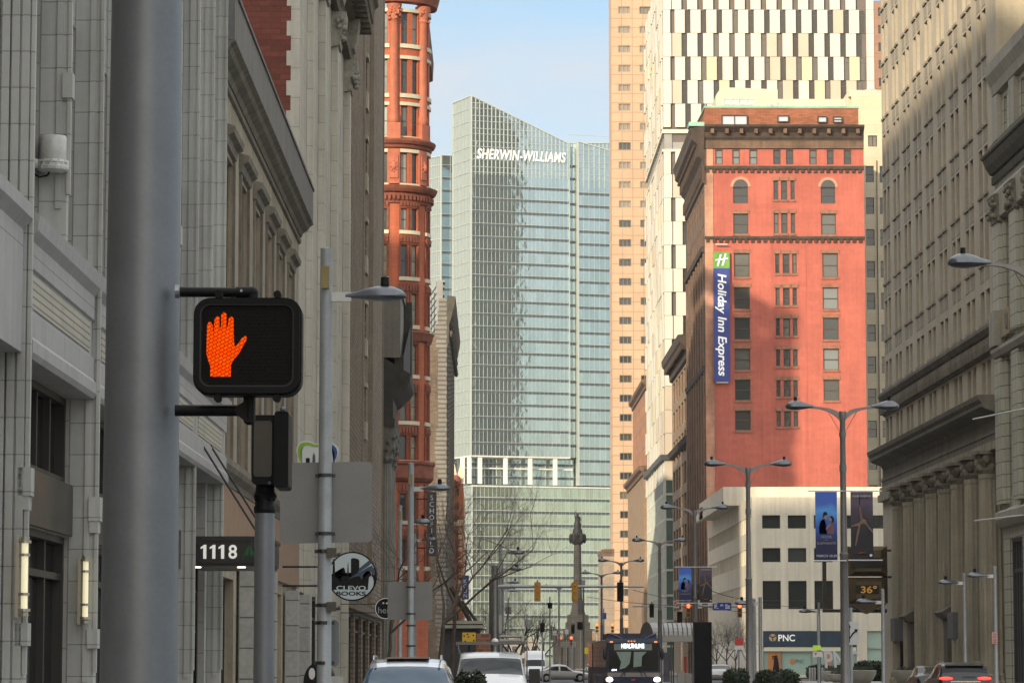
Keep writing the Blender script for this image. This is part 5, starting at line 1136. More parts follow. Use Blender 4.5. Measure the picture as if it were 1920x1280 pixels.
def single_lamp(label, x, y, h, arm=.35, zh=None, s_=1, r0=.11, sensor=True, group='single arm street lamps'):
    zh = zh or h - .72; r = thing('street_lamp', label, 'street lamp', (x, y, 0), group)
    mb = MB(); mb.lathe(x, y, [(r0 * 1.35, 0), (r0 * 1.3, .25), (r0 * 1.16, .3), (r0 * .95, h), (r0 * 1.0, h + .03), (0.02, h + .05)], 20); mb.build('pole', poleg, r, smooth=True)
    mb = MB(); mb.bx(min(x + s_ * .05, x + s_ * (arm + .1)), max(x + s_ * .05, x + s_ * (arm + .1)), y - .05, y + .05, zh - .09, zh + .07); mb.build('arm', M('arm_alu', (.42, .42, .42), .45, .5), r)
    mb = MB(); lamp_head(mb, x + s_ * arm, y, zh, s_, 1.05); o = mb.build('lamp_head', lampg, r, smooth=True)
    mb = MB(); mb.lathe(x + s_ * (arm + .68), y, [(.05, zh + .1), (.05, zh + .18), (.08, zh + .19), (.07, zh + .33), (.03, zh + .35)], 10); mb.build('photocell', black, r)
    if sensor:
        mb = MB(); mb.bx(x - r0 * .7, x + r0 * .5, y - r0 - .1, y - r0 + .03, zh + .12, zh + .5); mb.build('sensor_box', brass, r)
    return r
LSP = [(608.5, 54.0, 470, 'street lamp post nearest the camera, carrying a large sign seen from behind'), (771, 111, 870, 'second street lamp post on the left kerb with two sign backs')]
lamp1 = single_lamp(LSP[0][3], PX(608.5, 54), 54.0, PZ(470, 54), arm=.33, zh=PZ(556, 54))
lamp2 = single_lamp(LSP[1][3], PX(770, 111), 111.0, PZ(870, 111), arm=.33, zh=PZ(916, 111))
single_lamp('thin street lamp just left of the second lamp post, before the red tower', PX(750, 142), 142.0, PZ(949, 142), zh=PZ(979, 142), r0=.1)
for (px, Y, ty, hy, lb) in ((778, 190, 1002, 1012, 'slim distant street lamp behind the second lamp post'), (938.5, 176, 1020, 1036, 'street lamp beside the thick signal mast, topmost lamp head there'), (941, 215, 1050, 1067, 'street lamp just beyond the signal mast'), (942.5, 250, 1080, 1092, 'distant street lamp beyond the signal mast, middle height'), (944, 290, 1098, 1107, 'distant street lamp beyond the signal mast, lowest lamp head'), (1535, 205, 1130, 1146, 'small street lamp in front of the cream bank office'), (1655, 150, 1105, 1128, 'street lamp at the far corner of the colonnaded bank with its head to the left'), (1808, 157, 1075, 1092, 'left one of two street lamps before the colonnade'), (1865.5, 147, 1062, 1079, 'right one of two street lamps before the colonnade'), (1425, 160, 1120, 1131, 'thin street lamp right beside the middle double lamp post')):
    single_lamp(lb, PX(px, Y), Y, PZ(ty, Y), zh=PZ(hy, Y), s_=1 if px < 1200 else -1, r0=.09, arm=.25 if px > 1200 else .3, sensor=False)
# sign backs clamped to the first two posts
def sign_panel(label, px0, px1, y0, y1, Y, mat=signb, rad=.08, x=None, name='traffic_sign', cat='sign', group=None, tilt=0.):
    r = thing(name, label, cat, (PX((px0 + px1) / 2, Y), Y, PZ(y1, Y)), group); x0, x1, z0, z1 = PX(px0, Y), PX(px1, Y), PZ(y1, Y), PZ(y0, Y); mb = MB(); pts = []
    for cx, cz, t0 in ((x1 - rad, z0 + rad, -pi / 2), (x1 - rad, z1 - rad, 0), (x0 + rad, z1 - rad, pi / 2), (x0 + rad, z0 + rad, pi)):
        for k in range(5): t = t0 + k * pi / 8; px_, pz_ = cx + rad * cos(t), cz + rad * sin(t); pts.append((px_, pz_ + tilt * (px_ - x0)))
    mb.prism(pts, Y, Y + .02); mb.build('panel', mat, r); return r
def clamps(post, px, Y, ys, rr):
    mb = MB(); x = PX(px, Y)
    for y in ys: z = PZ(y, Y); mb.tube((x, Y, z - .03), (x, Y, z + .03), rr, rr, 16); mb.bx(x - rr - .05, x + rr + .05, Y + rr - .02, Y + rr + .03, z - .03, z + .03); mb.bx(x - .03, x + .03, Y - rr - .03, Y - rr, z - .025, z + .025)
    mb.build('clamp', M('clamp_dark', (.05, .05, .05), .4, .6), post)
sign_panel('large blank back of a road sign clamped behind the nearest lamp post', 524, 697, 868, 1019, 54.3, tilt=.02)
sign_panel('narrow grey sign panel seen almost edge on, low on the nearest lamp post', 619, 636, 1161, 1249, 54.35, M('sign_grey_blue', (.16, .17, .185), .5, .3))
clamps(lamp1, 608, 54, (891, 1000, 1033, 1134, 1167, 1242), .125)
mb = MB()
for y in (1036, 1137): z = PZ(y, 54); x = PX(609, 54); mb.bx(x + .04, x + .2, 53.8, 54.0, z - .08, z + .08); mb.tube((x + .2, 53.9, z - .04), (x + .27, 53.9, z - .02), .03, .03, 6)
mb.build('junction_box', M('box_olive', (.07, .065, .05), .5, .3), lamp1)
sign_panel('pair of plain sign backs joined on the second lamp post, left half', 727, 766, 1090, 1161, 111.3); sign_panel('pair of plain sign backs joined on the second lamp post, right half', 768.5, 811, 1090, 1161, 111.3)
clamps(lamp2, 770, 111, (1100, 1150, 1172, 1210), .125)
sign_panel('white blank sign back left of the signal mast', 912, 921.5, 1152, 1187, 175.8, M('sign_white_back', (.5, .49, .44), .5)); sign_panel('white blank sign back right of the signal mast', 932, 941, 1152, 1187, 175.8, _m['sign_white_back'])
# ---- near traffic pole (galvanised, tapered)
PY = 13.9; xp = PX(268, PY, 600); r = thing('signal_pole', 'thick tapering galvanised steel pole filling the left foreground', 'pole', (xp, PY, 0))
steel = M('pole_galvanised', (.20, .212, .225), .48, .55, var=.07, vs=5, streak=.14, grime=.08)
mb = MB(); mb.lathe(xp, PY, [(.18, -.0), (.175, .4), (.1705, 1.5), (.155, 4.6), (.14, 7.5), (.135, 7.6)], 64); mb.build('shaft', steel, r, smooth=True)
mb = MB(); mb.lathe(xp, PY, [(.3, 0), (.3, .03)], 24); mb.build('base_plate', steel, r)
# ---- pedestrian signal with the lit hand
sx = lambda px: PX(px, 13.7, 640); sz = lambda y: PZ(y, 13.7)
r = thing('pedestrian_signal', 'black pedestrian signal showing a lit orange hand, bracketed to the thick pole', 'traffic signal', (sx(466), 13.7, sz(742)))
def rrect(x0, x1, z0, z1, rad, n=8):
    pts = []
    for cx, cz, t0 in ((x1 - rad, z0 + rad, -pi / 2), (x1 - rad, z1 - rad, 0), (x0 + rad, z1 - rad, pi / 2), (x0 + rad, z0 + rad, pi)):
        for k in range(n + 1): t = t0 + k * pi / 2 / n; pts.append((cx + rad * cos(t), cz + rad * sin(t)))
    return pts
blk2 = M('signal_black', (.007, .007, .008), .55, var=.15, vs=14, spec=.15); Yf = 13.62
def ring(mb, o, i_, y0, y1, mat=0):
    n = len(o)
    for k in range(n):
        a, b = o[k], o[(k + 1) % n]; c, d = i_[k], i_[(k + 1) % n]
        mb.q([(a[0], y0, a[1]), (b[0], y0, b[1]), (d[0], y0, d[1]), (c[0], y0, c[1])], mat); mb.q([(c[0], y0, c[1]), (d[0], y0, d[1]), (d[0], y1, d[1]), (c[0], y1, c[1])], mat)
        mb.q([(a[0], y1, a[1]), (b[0], y1, b[1]), (b[0], y0, b[1]), (a[0], y0, a[1])], mat)
mb = MB(); O = rrect(sx(364.5), sx(567), sz(743), sz(561), .075); O2 = rrect(sx(368), sx(563.5), sz(740), sz(564.5), .07); I = rrect(sx(377), sx(553), sz(728), sz(573), .045); I2 = rrect(sx(380), sx(550), sz(725), sz(576), .04)
mb.prism(O, Yf + .03, Yf + .16); ring(mb, O2, I, Yf, Yf + .029)
mb.build('housing', blk2, r)
mb = MB(); ring(mb, I, I2, Yf + .008, Yf + .028); mb.build('lens_rim', M('rim_grey', (.03, .03, .032), .5, spec=.3), r)
lens = M('lens_black', (.004, .004, .004), .5, var=.0, spec=.12); mb = MB(); mb.prism(I2, Yf + .026, Yf + .0295)
mb.build('lens', lens, r)
mb = MB(); hx = .0225; hz = .0155; row = 0; z = sz(724)       # egg-crate visor pattern
while z < sz(578):
    x = sx(381) + (row % 2) * hx / 2
    while x < sx(548): mb.q([(x, Yf + .0255, z), (x + hx * .5, Yf + .0215, z + hz * .18), (x + hx, Yf + .0255, z), (x + hx * .5, Yf + .0255, z - hz * .18)]); x += hx
    z += hz; row += 1
mb.build('lens_grid', M('lens_grid', (.012, .012, .013), .5, spec=.2), r)
hand = [(160, 748), (158, 690), (142, 650), (138, 625), (138, 600), (140, 480), (150, 464), (162, 468), (170, 485), (171, 545), (179, 548), (178, 452), (190, 433), (204, 441), (207, 548), (214, 548), (213, 428), (226, 412), (240, 423), (242, 545), (250, 545), (252, 447), (264, 434), (277, 445), (280, 560), (284, 592), (296, 585), (322, 548), (340, 536), (347, 545), (344, 560), (322, 600), (305, 632), (283, 655), (266, 684), (265, 748)]
hp = [(sx(340 + x / 2.783), sz(440 + y / 2.783)) for x, y in hand]
bm = bmesh.new(); vs_ = [bm.verts.new((x, Yf + .0195, z)) for x, z in hp]; bm.faces.new(vs_); bmesh.ops.triangulate(bm, faces=bm.faces)
mb = MB(); [mb.q([tuple(v.co) for v in f.verts], 0, [(v.co.x, v.co.z) for v in f.verts]) for f in bm.faces]; bm.free()
hm = bpy.data.materials.new('hand_led'); hm.use_nodes = True; n = hm.node_tree; n.nodes.clear(); out = nd(n, 'ShaderNodeOutputMaterial'); em = nd(n, 'ShaderNodeEmission'); uv = nd(n, 'ShaderNodeUVMap'); mpn = nd(n, 'ShaderNodeMapping'); mpn.inputs['Rotation'].default_value = (0, 0, -.5)
bt = nd(n, 'ShaderNodeTexBrick'); bt.inputs['Scale'].default_value = 1; bt.inputs['Brick Width'].default_value = .02; bt.inputs['Row Height'].default_value = .0145; bt.inputs['Mortar Size'].default_value = .0028; bt.inputs['Mortar Smooth'].default_value = .9
bt.inputs['Color1'].default_value = (1, .07, .001, 1); bt.inputs['Color2'].default_value = (1, .095, .004, 1); bt.inputs['Mortar'].default_value = (.25, .006, 0, 1)
n.links.new(uv.outputs[0], mpn.inputs[0]); n.links.new(mpn.outputs[0], bt.inputs['Vector']); n.links.new(bt.outputs[0], em.inputs[0]); em.inputs[1].default_value = .75; n.links.new(em.outputs[0], out.inputs[0]); _m['hand_led'] = hm
mb.build('lit_hand', hm, r)
mb = MB()
for px in (411, 521):
    for y, s_ in ((558, 1), (746, -1)): x, z = sx(px), sz(y); mb.bx(x - .012, x + .012, Yf + .02, Yf + .06, z - .012, z + .012); mb.tube((x, Yf + .01, z + s_ * .006), (x, Yf + .07, z + s_ * .006), .017, .017, 12); mb.bx(x - .02, x + .02, Yf + .03, Yf + .08, z - s_ * .02 - .012, z - s_ * .02 + .012)
mb.build('hinge', blk2, r)
mb = MB(); x0 = xp + .158
mb.tube((x0, 13.78, sz(544)), (sx(462), 13.78, sz(545)), .022, .022, 16); mb.tube((sx(440), 13.78, sz(545)), (sx(470), 13.78, sz(545)), .027, .027, 16); mb.ball((sx(470), 13.78, sz(545)), .027, 14, 10); mb.tube((sx(470), 13.78, sz(545)), (sx(470), 13.78, sz(564)), .026, .026, 16)
mb.tube((x0, 13.78, sz(767)), (sx(455), 13.78, sz(767)), .025, .025, 16); mb.tube((sx(466), 13.78, sz(740)), (sx(466), 13.78, sz(783)), .027, .027, 16); mb.ball((sx(466), 13.78, sz(783)), .027, 14, 10); mb.prism([(sx(440), sz(773)), (sx(462), sz(790)), (sx(475), sz(790)), (sx(475), sz(742)), (sx(464), sz(742)), (sx(455), sz(752)), (sx(440), sz(761))], 13.755, 13.805)
mb.build('bracket_arm', black, r)
mb = MB(); mb.tube((sx(450), 13.75, sz(543)), (sx(450), 13.745, sz(543)), .006, .006, 8); mb.tube((xp + .155, 13.76, sz(544)), (xp + .175, 13.76, sz(544)), .03, .03, 12); mb.build('bolt', galv, r)
# ---- post with a signal seen from the side/back
QYp = 20.0; qx = lambda px: PX(px, QYp, 900); qz = lambda y: PZ(y, QYp)
r = thing('post_signal', 'black pedestrian signal seen from behind on top of a round grey post', 'traffic signal', (qx(497), QYp, 0))
mb = MB(); mb.lathe(qx(497), QYp, [(.085, 0), (.085, .1), (.0665, .12), (.0635, qz(958))], 28); mb.build('post', steel, r, smooth=True)
mb = MB(); mb.lathe(qx(497), QYp, [(.066, qz(962)), (.07, qz(958)), (.07, qz(950)), (.062, qz(947)), (.062, qz(930)), (.07, qz(926)), (.062, qz(922)), (.056, qz(905))], 20)
for k in range(5): mb.tube((qx(497) + .06 * cos(k * 1.3), QYp - .06, qz(938)), (qx(497) + .07 * cos(k * 1.3), QYp - .03, qz(930)), .01, .01, 6)
mb.build('collar', black, r, smooth=True)
mb = MB(); mb.prism(rrect(qx(474), qx(529), qz(910), qz(781), .03), QYp - .13, QYp + .17); mb.prism(rrect(qx(517), qx(543.5), qz(917), qz(775), .02), QYp - .18, QYp + .22); mb.build('housing', blk2, r)
mb = MB(); mb.prism(rrect(qx(478), qx(512), qz(896), qz(792), .02), QYp - .136, QYp - .131); mb.build('back_panel', M('signal_back_panel', (.022, .021, .016), .3, var=.2, vs=9), r)
mb = MB(); mb.ball((qx(533), QYp - .19, qz(772)), .018, 10, 8); mb.tube((qx(531), QYp - .15, qz(775)), (qx(531), QYp - .15, qz(768)), .012, .012, 8); mb.ball((qx(508), QYp - .15, qz(908)), .012, 8, 6); mb.build('latch', M('latch_blue', (.09, .11, .15), .35, .5), r)
# ---- double arm lamps along the median
def double_lamp(label, px, Y, z, banner=None, braces=True):
    x = PX(px, Y); r = thing('double_street_lamp', label, 'street lamp', (x, Y, 0), 'double arm street lamps on the median')
    mb = MB(); mb.lathe(x, Y, [(.16, 0), (.16, .3), (.13, .35), (.11, 4.5), (.12, 4.52), (.12, 4.6), (.095, 4.62), (.075, z - .35), (.12, z - .2), (.1, z - .08)], 18); mb.build('pole', poled, r, smooth=True)
    mb = MB()
    for s_ in (-1, 1):
        pts = [(.0, -.22), (.18, -.06), (.35, .0), (.62, .04), (.95, .07)]
        lo = [(.0, -.42), (.16, -.24), (.36, -.1), (.62, -.02), (.95, .01)]
        for k in range(4):
            a, b, c, d = pts[k], pts[k + 1], lo[k + 1], lo[k]
            P = lambda q, yy: (x + s_ * q[0], Y + yy, z + q[1])
            for yy in (-.05, .05): mb.q([P(a, yy), P(b, yy), P(c, yy), P(d, yy)])
            mb.q([P(a, -.05), P(b, -.05), P(b, .05), P(a, .05)]); mb.q([P(d, -.05), P(c, -.05), P(c, .05), P(d, .05)])
    mb.build('arm', poled, r)
    for s_ in (-1, 1):
        mb = MB(); lamp_head(mb, x + s_ * .8, Y, z + .04, s_, .78); mb.build('lamp_head', lampg, r, smooth=True)
        mb = MB(); mb.lathe(x + s_ * 1.3, Y, [(.05, z + .12), (.05, z + .2), (.045, z + .3), (.05, z + .32)], 10); mb.build('photocell', black, r)
        if braces: mb = MB(); mb.tube((x + s_ * .42, Y, z - .04), (x + s_ * .03, Y, z - .72), .008, .008, 4); mb.build('brace', M('brace_rust', (.25, .12, .08), .6), r)
    mb = MB(); mb.tube((x, Y, z - .78), (x, Y, z - .66), .1, .1, 12); mb.tube((x, Y, z - 1.75), (x, Y, z - 1.55), .1, .1, 12); mb.build('collar', poled, r)
    return r
dl = [(1583, 87.0, 765, 'double arm street lamp nearest the bank, holding two show banners'), (1404, 113.0, 872, 'double arm street lamp in front of the cream bank office, without banners'), (1303, 145.0, 953, 'double arm street lamp by the station shelter with two smaller banners'), (1237, 180.0, 1014, 'double arm street lamp before the glass podium'), (1165, 214.0, 1052, 'double arm street lamp in front of the beige tower'), (1128, 250.0, 1075, 'small double arm street lamp left of the beige tower lamp'), (1048, 330.0, 1100, 'faint far double arm street lamp beside the monument')]
for px, Y, y, lb in dl: double_lamp(lb, px, Y, PZ(y, Y), braces=Y < 150)
double_lamp('double arm street lamp at the right picture edge with only its left arm in view', 1952, 56.0, PZ(497, 56.0))
# banners
def banner(label, px0, px1, y0, y1, Y, kind, tilt=0.):
    x0, x1, z0, z1 = PX(px0, Y), PX(px1, Y), PZ(y1, Y), PZ(y0, Y); r = thing('street_banner', label, 'banner', ((x0 + x1) / 2, Y, z0)); wd = x1 - x0; ht = z1 - z0
    m = bpy.data.materials.get('banner_' + kind)
    if not m:
        m = bpy.data.materials.new('banner_' + kind); m.use_nodes = True; n = m.node_tree; n.nodes.clear(); K = n.links.new; out = nd(n, 'ShaderNodeOutputMaterial'); p = nd(n, 'ShaderNodeBsdfPrincipled'); p.inputs['Roughness'].default_value = .6; K(p.outputs[0], out.inputs[0])
        uv = nd(n, 'ShaderNodeUVMap'); sp_ = nd(n, 'ShaderNodeSeparateXYZ'); K(uv.outputs[0], sp_.inputs[0]); rp = nd(n, 'ShaderNodeValToRGB'); nz = nd(n, 'ShaderNodeTexNoise'); nz.inputs['Scale'].default_value = 3.2; nz.inputs['Detail'].default_value = 4; K(uv.outputs[0], nz.inputs['Vector'])
        ad = nd(n, 'ShaderNodeMath', operation='MULTIPLY_ADD'); K(nz.outputs['Fac'], ad.inputs[0]); ad.inputs[1].default_value = .35; K(sp_.outputs['Y'], ad.inputs[2]); K(ad.outputs[0], rp.inputs[0]); e = rp.color_ramp.elements
        cols = [(0, (.004, .005, .03)), (.45, (.01, .012, .07)), (.68, (.02, .09, .42)), (.88, (.08, .3, .7)), (1, (.05, .12, .5))] if kind == 'blue' else [(0, (.004, .004, .006)), (.55, (.008, .007, .012)), (.9, (.05, .035, .06)), (1, (.09, .06, .10))]
        e[0].position, e[0].color = cols[0][0], cols[0][1] + (1,); e[1].position, e[1].color = cols[-1][0], cols[-1][1] + (1,)
        for q, c in cols[1:-1]: w_ = e.new(q); w_.color = c + (1,)
        K(rp.outputs[0], p.inputs['Base Color'])
    mb = MB(); mb.q([(x0, Y, z0), (x1, Y, z0), (x1, Y, z1), (x0, Y, z1)], 0, [(0, 0), (.35, 0), (.35, 1), (0, 1)]); mb.q([(x0, Y + .01, z0), (x0, Y + .01, z1), (x1, Y + .01, z1), (x1, Y + .01, z0)], 0, [(0, 0), (0, 1), (.35, 1), (.35, 0)]); mb.build('fabric', m, r)
    mb = MB(); mb.tube((x0 - .08, Y, z0 - .02), (x1 + .25, Y, z0 - .02), .018, .018, 6); mb.tube((x0 - .2, Y, z1 + .02), (x1 + .25, Y, z1 + .02), .018, .018, 6); mb.build('banner_rod', M('rod_white', (.6, .6, .58), .5), r)
    f = Fr((0, Y), (1, 0)); U = lambda u: x0 + u * wd; V = lambda v: z0 + v * ht; fig = MB(); sk = M('print_skin', (.30, .18, .12), .6, var=.1) if kind == 'blue' else M('print_skin_dim', (.15, .095, .065), .6, var=.3, vs=8)
    gold = M('print_gold', (.30, .26, .16), .6); wh = M('print_white', (.6, .6, .62), .6)
    yy = Y - .012
    def blob(pts, mat): m1 = MB(); m1.prism([(U(a), V(b)) for a, b in pts], yy - .002 * len(lst), yy); lst.append(m1); m1.build('print', mat, r)
    lst = []
    if kind == 'blue':
        # two generic figures face to face under a pale glow
        blob([(.18, .38), (.52, .38), (.5, .5), (.44, .58), (.36, .6), (.24, .57), (.17, .5)], M('print_shirt', (.16, .22, .36), .6)); blob([(.55, .38), (.85, .38), (.84, .5), (.74, .56), (.64, .52)], M('print_dress', (.16, .06, .07), .6))
        blob([(.45 + .09 * cos(k * .63), .63 + .032 * sin(k * .63)) for k in range(10)], sk); blob([(.68 + .08 * cos(k * .63), .6 + .03 * sin(k * .63)) for k in range(10)], sk)
        blob([(.34, .64), (.38, .7), (.5, .705), (.56, .67), (.5, .655), (.42, .65), (.4, .62)], black); blob([(.66, .64), (.78, .645), (.86, .6), (.84, .55), (.76, .55), (.74, .6)], black)
        blob([(.45, .45), (.5, .44), (.7, .52), (.66, .535)], sk)
        text('print_text', 'WATER', gold, f, U(.5), -Y + Y + .016, V(.335), w=wd * .5, h=ht * .035, parent=r, ext=.002); text('print_text', 'FOR', gold, f, U(.5), .016, V(.29), w=wd * .13, h=ht * .014, parent=r, ext=.002)
        text('print_text', 'ELEPHANTS', gold, f, U(.5), .016, V(.245), w=wd * .85, h=ht * .035, parent=r, ext=.002); text('print_text', 'MARCH 10-29', wh, f, U(.5), .016, V(.06), w=wd * .92, h=ht * .035, parent=r, ext=.002)
    else:
        for pts in ([(.40, .95), (.42, .95), (.44, .75), (.40, .75)], [(.37, .8), (.43, .8), (.5, .62), (.56, .58), (.5, .54), (.42, .62)], [(.4, .56), (.56, .6), (.7, .58), (.66, .53), (.45, .52)], [(.42, .55), (.02, .5), (0, .48), (.4, .5)], [(.62, .58), (.98, .42), (1, .39), (.95, .4), (.6, .53)], [(.44, .52), (.36, .52), (.24, .36), (.18, .2), (.22, .2), (.34, .36)]): blob(pts, sk)
        blob([(.7 + .08 * cos(k * .63), .63 + .03 * sin(k * .63)) for k in range(10)], M('print_hair', (.06, .03, .02), .6))
        ttl = random.Random(9)
        for k in range(16): a = .08 + .052 * k; c_ = ttl.uniform(.0, .012); blob([(a, .915 + c_), (a + .038, .915 + c_), (a + .034, .955 - c_), (a + .004, .955 - c_)], M('print_title_grey', (.30, .30, .32), .6))
        blob([(.3, .09), (.45, .105), (.62, .1), (.74, .07), (.66, .09), (.5, .095)], M('print_orange', (.5, .12, .04), .6)); blob([(.88 + .06 * cos(k * .63), .06 + .02 * sin(k * .63)) for k in range(10)], wh)
    return r
banner('blue show banner with two embracing figures, left of the big double lamp post', 1530, 1571, 921, 1049, 86.8, 'blue')
banner('black show banner with an acrobat, right of the big double lamp post', 1596.5, 1638.5, 921, 1048, 86.8, 'dark')
banner('small blue show banner left of the lamp by the station shelter', 1273, 1296.5, 1063, 1129, 144.8, 'blue')
banner('small purple black show banner right of the lamp by the station shelter', 1312, 1335, 1063, 1129, 144.8, 'dark')
# ---- traffic signals
yel = M('signal_yellow', (.40, .19, .015), .5, var=.1, vs=4); redl = M('signal_red_lit', (1, .1, .05), .4, var=0, emit=(1, .07, .03), estr=5); redd = M('lens_off', (.03, .025, .01), .3)
def signal_head(parent, x, Y, z0, z1, w_, mat, front=True, lit=True):
    h = z1 - z0; mb = MB(); mb.prism(rrect(x - w_ / 2, x + w_ / 2, z0, z1, w_ * .12, 3), Y - .1, Y + .1)
    mb.tube((x, Y, z1), (x, Y, z1 + .12), .04, .04, 8); o = mb.build('signal_head', mat, parent)
    if front:
        for k in range(3):
            zc = z1 - h * (k + .5) / 3; m1 = MB(); n = 12
            m1.tube((x, Y - .14, zc), (x, Y - .1, zc), h * .13, h * .13, 16); m1.build('signal_lens', redl if (k == 0 and lit) else redd, o)
            m1 = MB()
            for q in range(9):
                t0, t1 = -.3 + q * .42, -.3 + (q + 1) * .42; P = lambda t, yy: (x + h * .15 * cos(t), Y + yy, zc + h * .15 * sin(t)); m1.q([P(t0, -.32), P(t1, -.32), P(t1, -.1), P(t0, -.1)])
            m1.build('visor', mat, o)
    else:
        m1 = MB()
        for k in range(3): zc = z1 - h * (k + .5) / 3; m1.bx(x - w_ * .36, x + w_ * .36, Y - .112, Y - .1, zc - h * .13, zc + h * .13); m1.tube((x, Y - .112, zc), (x, Y - .15, zc), w_ * .2, w_ * .14, 10)
        m1.build('back_cover', mat, o)
    return o
MY = 172.0; X = lambda px: PX(px, MY); Z = lambda y: PZ(y, MY)
r = thing('signal_mast', 'thick grey mast with a long horizontal arm holding two yellow signal backs', 'traffic mast', (X(927), MY, 0))
mb = MB(); mb.lathe(X(928), MY, [(.28, 0), (.27, .3), (.22, .4), (.19, Z(1060)), (.1, Z(1058))], 18); mb.lathe(X(921), MY + .3, [(.12, 0), (.11, Z(1085))], 10); mb.build('mast', poled, r, smooth=True)
mb = MB(); mb.tube((X(930), MY, Z(1099)), (X(1207), MY, Z(1099)), .1, .055, 12); mb.tube((X(928), MY, Z(1105)), (X(975), MY, Z(1100)), .05, .05, 6); mb.build('mast_arm', poleg, r, smooth=True)
for px, m, lb in ((1007.5, yel, 'left of two yellow signal backs hanging on the long mast arm'), (1077.5, yel, 'right yellow signal back on the mast arm, before the monument'), (1162.5, blk2, 'black signal back near the tip of the long mast arm')):
    t = thing('traffic_signal', lb, 'traffic signal', (X(px), MY - .12, Z(1127)), 'signals on the long mast arm'); signal_head(t, X(px), MY - .2, Z(1127), Z(1091), .34, m, front=False)
MY2 = 245.0; X2 = lambda px: PX(px, MY2); Z2 = lambda y: PZ(y, MY2)
r = thing('signal_mast', 'signal mast at the cross street holding red lights and the blue street name', 'traffic mast', (X2(1411), MY2, 0))
mb = MB(); mb.lathe(X2(1413), MY2, [(.25, 0), (.2, .4), (.16, Z2(1122)), (.1, Z2(1121))], 14); mb.tube((X2(1413), MY2, Z2(1136)), (X2(1186), MY2, Z2(1136)), .1, .06, 10); mb.build('mast', poleg, r, smooth=True)
for px, lb in ((1290, 'lit red traffic signal left of the blue street name sign'), (1386, 'lit red traffic signal right of the blue street name sign')):
    t = thing('traffic_signal', lb, 'traffic signal', (X2(px), MY2 - .12, Z2(1157))); signal_head(t, X2(px), MY2 - .2, Z2(1157), Z2(1131), .36, yel)
t = thing('traffic_signal', 'black signal back on the cross street mast left of the station shelter', 'traffic signal', (X2(1221.5), MY2 - .12, Z2(1157))); signal_head(t, X2(1221.5), MY2 - .2, Z2(1157), Z2(1131), .34, blk2, front=False)
mb = MB(); mb.bx(X2(1269), X2(1279), MY2 - .25, MY2 - .1, Z2(1167), Z2(1146)); o = mb.build('signal_box', blk2); tag(o, 'black blank-out sign box hanging under the cross street mast arm', 'sign')
t = sign_panel('blue overhead street name sign reading E. 9 St', 1336, 1371, 1129, 1143.5, MY2 - .25, M('sign_street_blue', (.01, .05, .33), .5), .1)
text('sign_text', 'E. 9 St', M('letter_white', (.7, .72, .75), .5, var=0), Fr((0, MY2 - .25), (1, 0)), PX(1353.5, MY2), .005, PZ(1136.5, MY2), w=1.22, h=.36, parent=t, bold=.03)
swh = M('sign_face_white', (.55, .55, .53), .5, var=.03); srd = M('sign_face_red', (.45, .03, .025), .5); sblk = black
t = sign_panel('white no-turn sign with red ring on the cross street mast arm', 1262, 1273, 1124, 1139, MY2 - .22, swh, .05)
mb = MB(); n = 20; c = (X2(1267.5), Z2(1131.5))
for k in range(n):
    t0, t1 = 2 * pi * k / n, 2 * pi * (k + 1) / n; mb.q([(c[0] + q * cos(a), MY2 - .225, c[1] + q * sin(a)) for q, a in ((.2, t0), (.14, t0), (.14, t1), (.2, t1))][::-1])
mb.prism([(c[0] - .16, c[1] + .1), (c[0] - .1, c[1] + .16), (c[0] + .16, c[1] - .1), (c[0] + .1, c[1] - .16)], MY2 - .232, MY2 - .228); mb.build('ring', srd, t)
for px0, px1, y0, y1, lb in ((1237, 1245, 1127, 1137, 'small white sign plate near the left end of the cross street mast arm'), (1308, 1316, 1124, 1140, 'small white arrow plate between the red lights')): sign_panel(lb, px0, px1, y0, y1, MY2 - .22, swh, .03)
# arrow sign at the right
t = sign_panel('white lane sign with a straight and a bending black arrow, beside the big lamp post', 1586.5, 1610, 1164.5, 1208, 92, swh, .04, name='lane_sign')
mb = MB(); Xl = lambda px: PX(px, 92); Zl = lambda y: PZ(y, 92); yy = 91.99
def ar(pts): mb.prism([(Xl(a), Zl(b)) for a, b in pts], yy - .004 * (1 + len(mb.f) / 30), yy)
ar([(1590, 1203), (1592.3, 1203), (1592.3, 1175), (1590, 1175)]); ar([(1588, 1176), (1594.3, 1176), (1591.1, 1167)]); ar([(1592, 1198), (1592, 1194), (1597, 1186), (1603, 1181), (1604, 1183.5), (1599, 1188)]); ar([(1601, 1178.5), (1608, 1179), (1604.5, 1186)]); mb.build('arrow', sblk, t)
mb = MB(); mb.tube((Xl(1595), 92.1, 0), (Xl(1595), 92.1, Zl(1138)), .05, .05, 10); mb.build('post', poleg, t)
t = sign_panel('fluorescent green plate over a white yield plate on a thin post', 1523, 1538, 1209, 1218, 120, M('sign_lime', (.35, .5, .02), .5, emit=(.5, .8, .05), estr=.15), .03); t2 = MB(); t2.prism([(PX(1523, 120), PZ(1231, 120)), (PX(1541, 120), PZ(1231, 120)), (PX(1541, 120), PZ(1221, 120)), (PX(1523, 120), PZ(1221, 120))], 120, 120.02); t2.build('lower_plate', swh, t)
mb = MB(); mb.prism([(PX(1526, 120), PZ(1223, 120)), (PX(1528.3, 120), PZ(1228, 120)), (PX(1530.6, 120), PZ(1223, 120))][::-1], 119.985, 119.99); mb.build('triangle', srd, t); mb = MB(); mb.tube((PX(1534, 120), 120.1, 0), (PX(1534, 120), 120.1, PZ(1150, 120)), .05, .05, 8); mb.build('post', poleg, t)
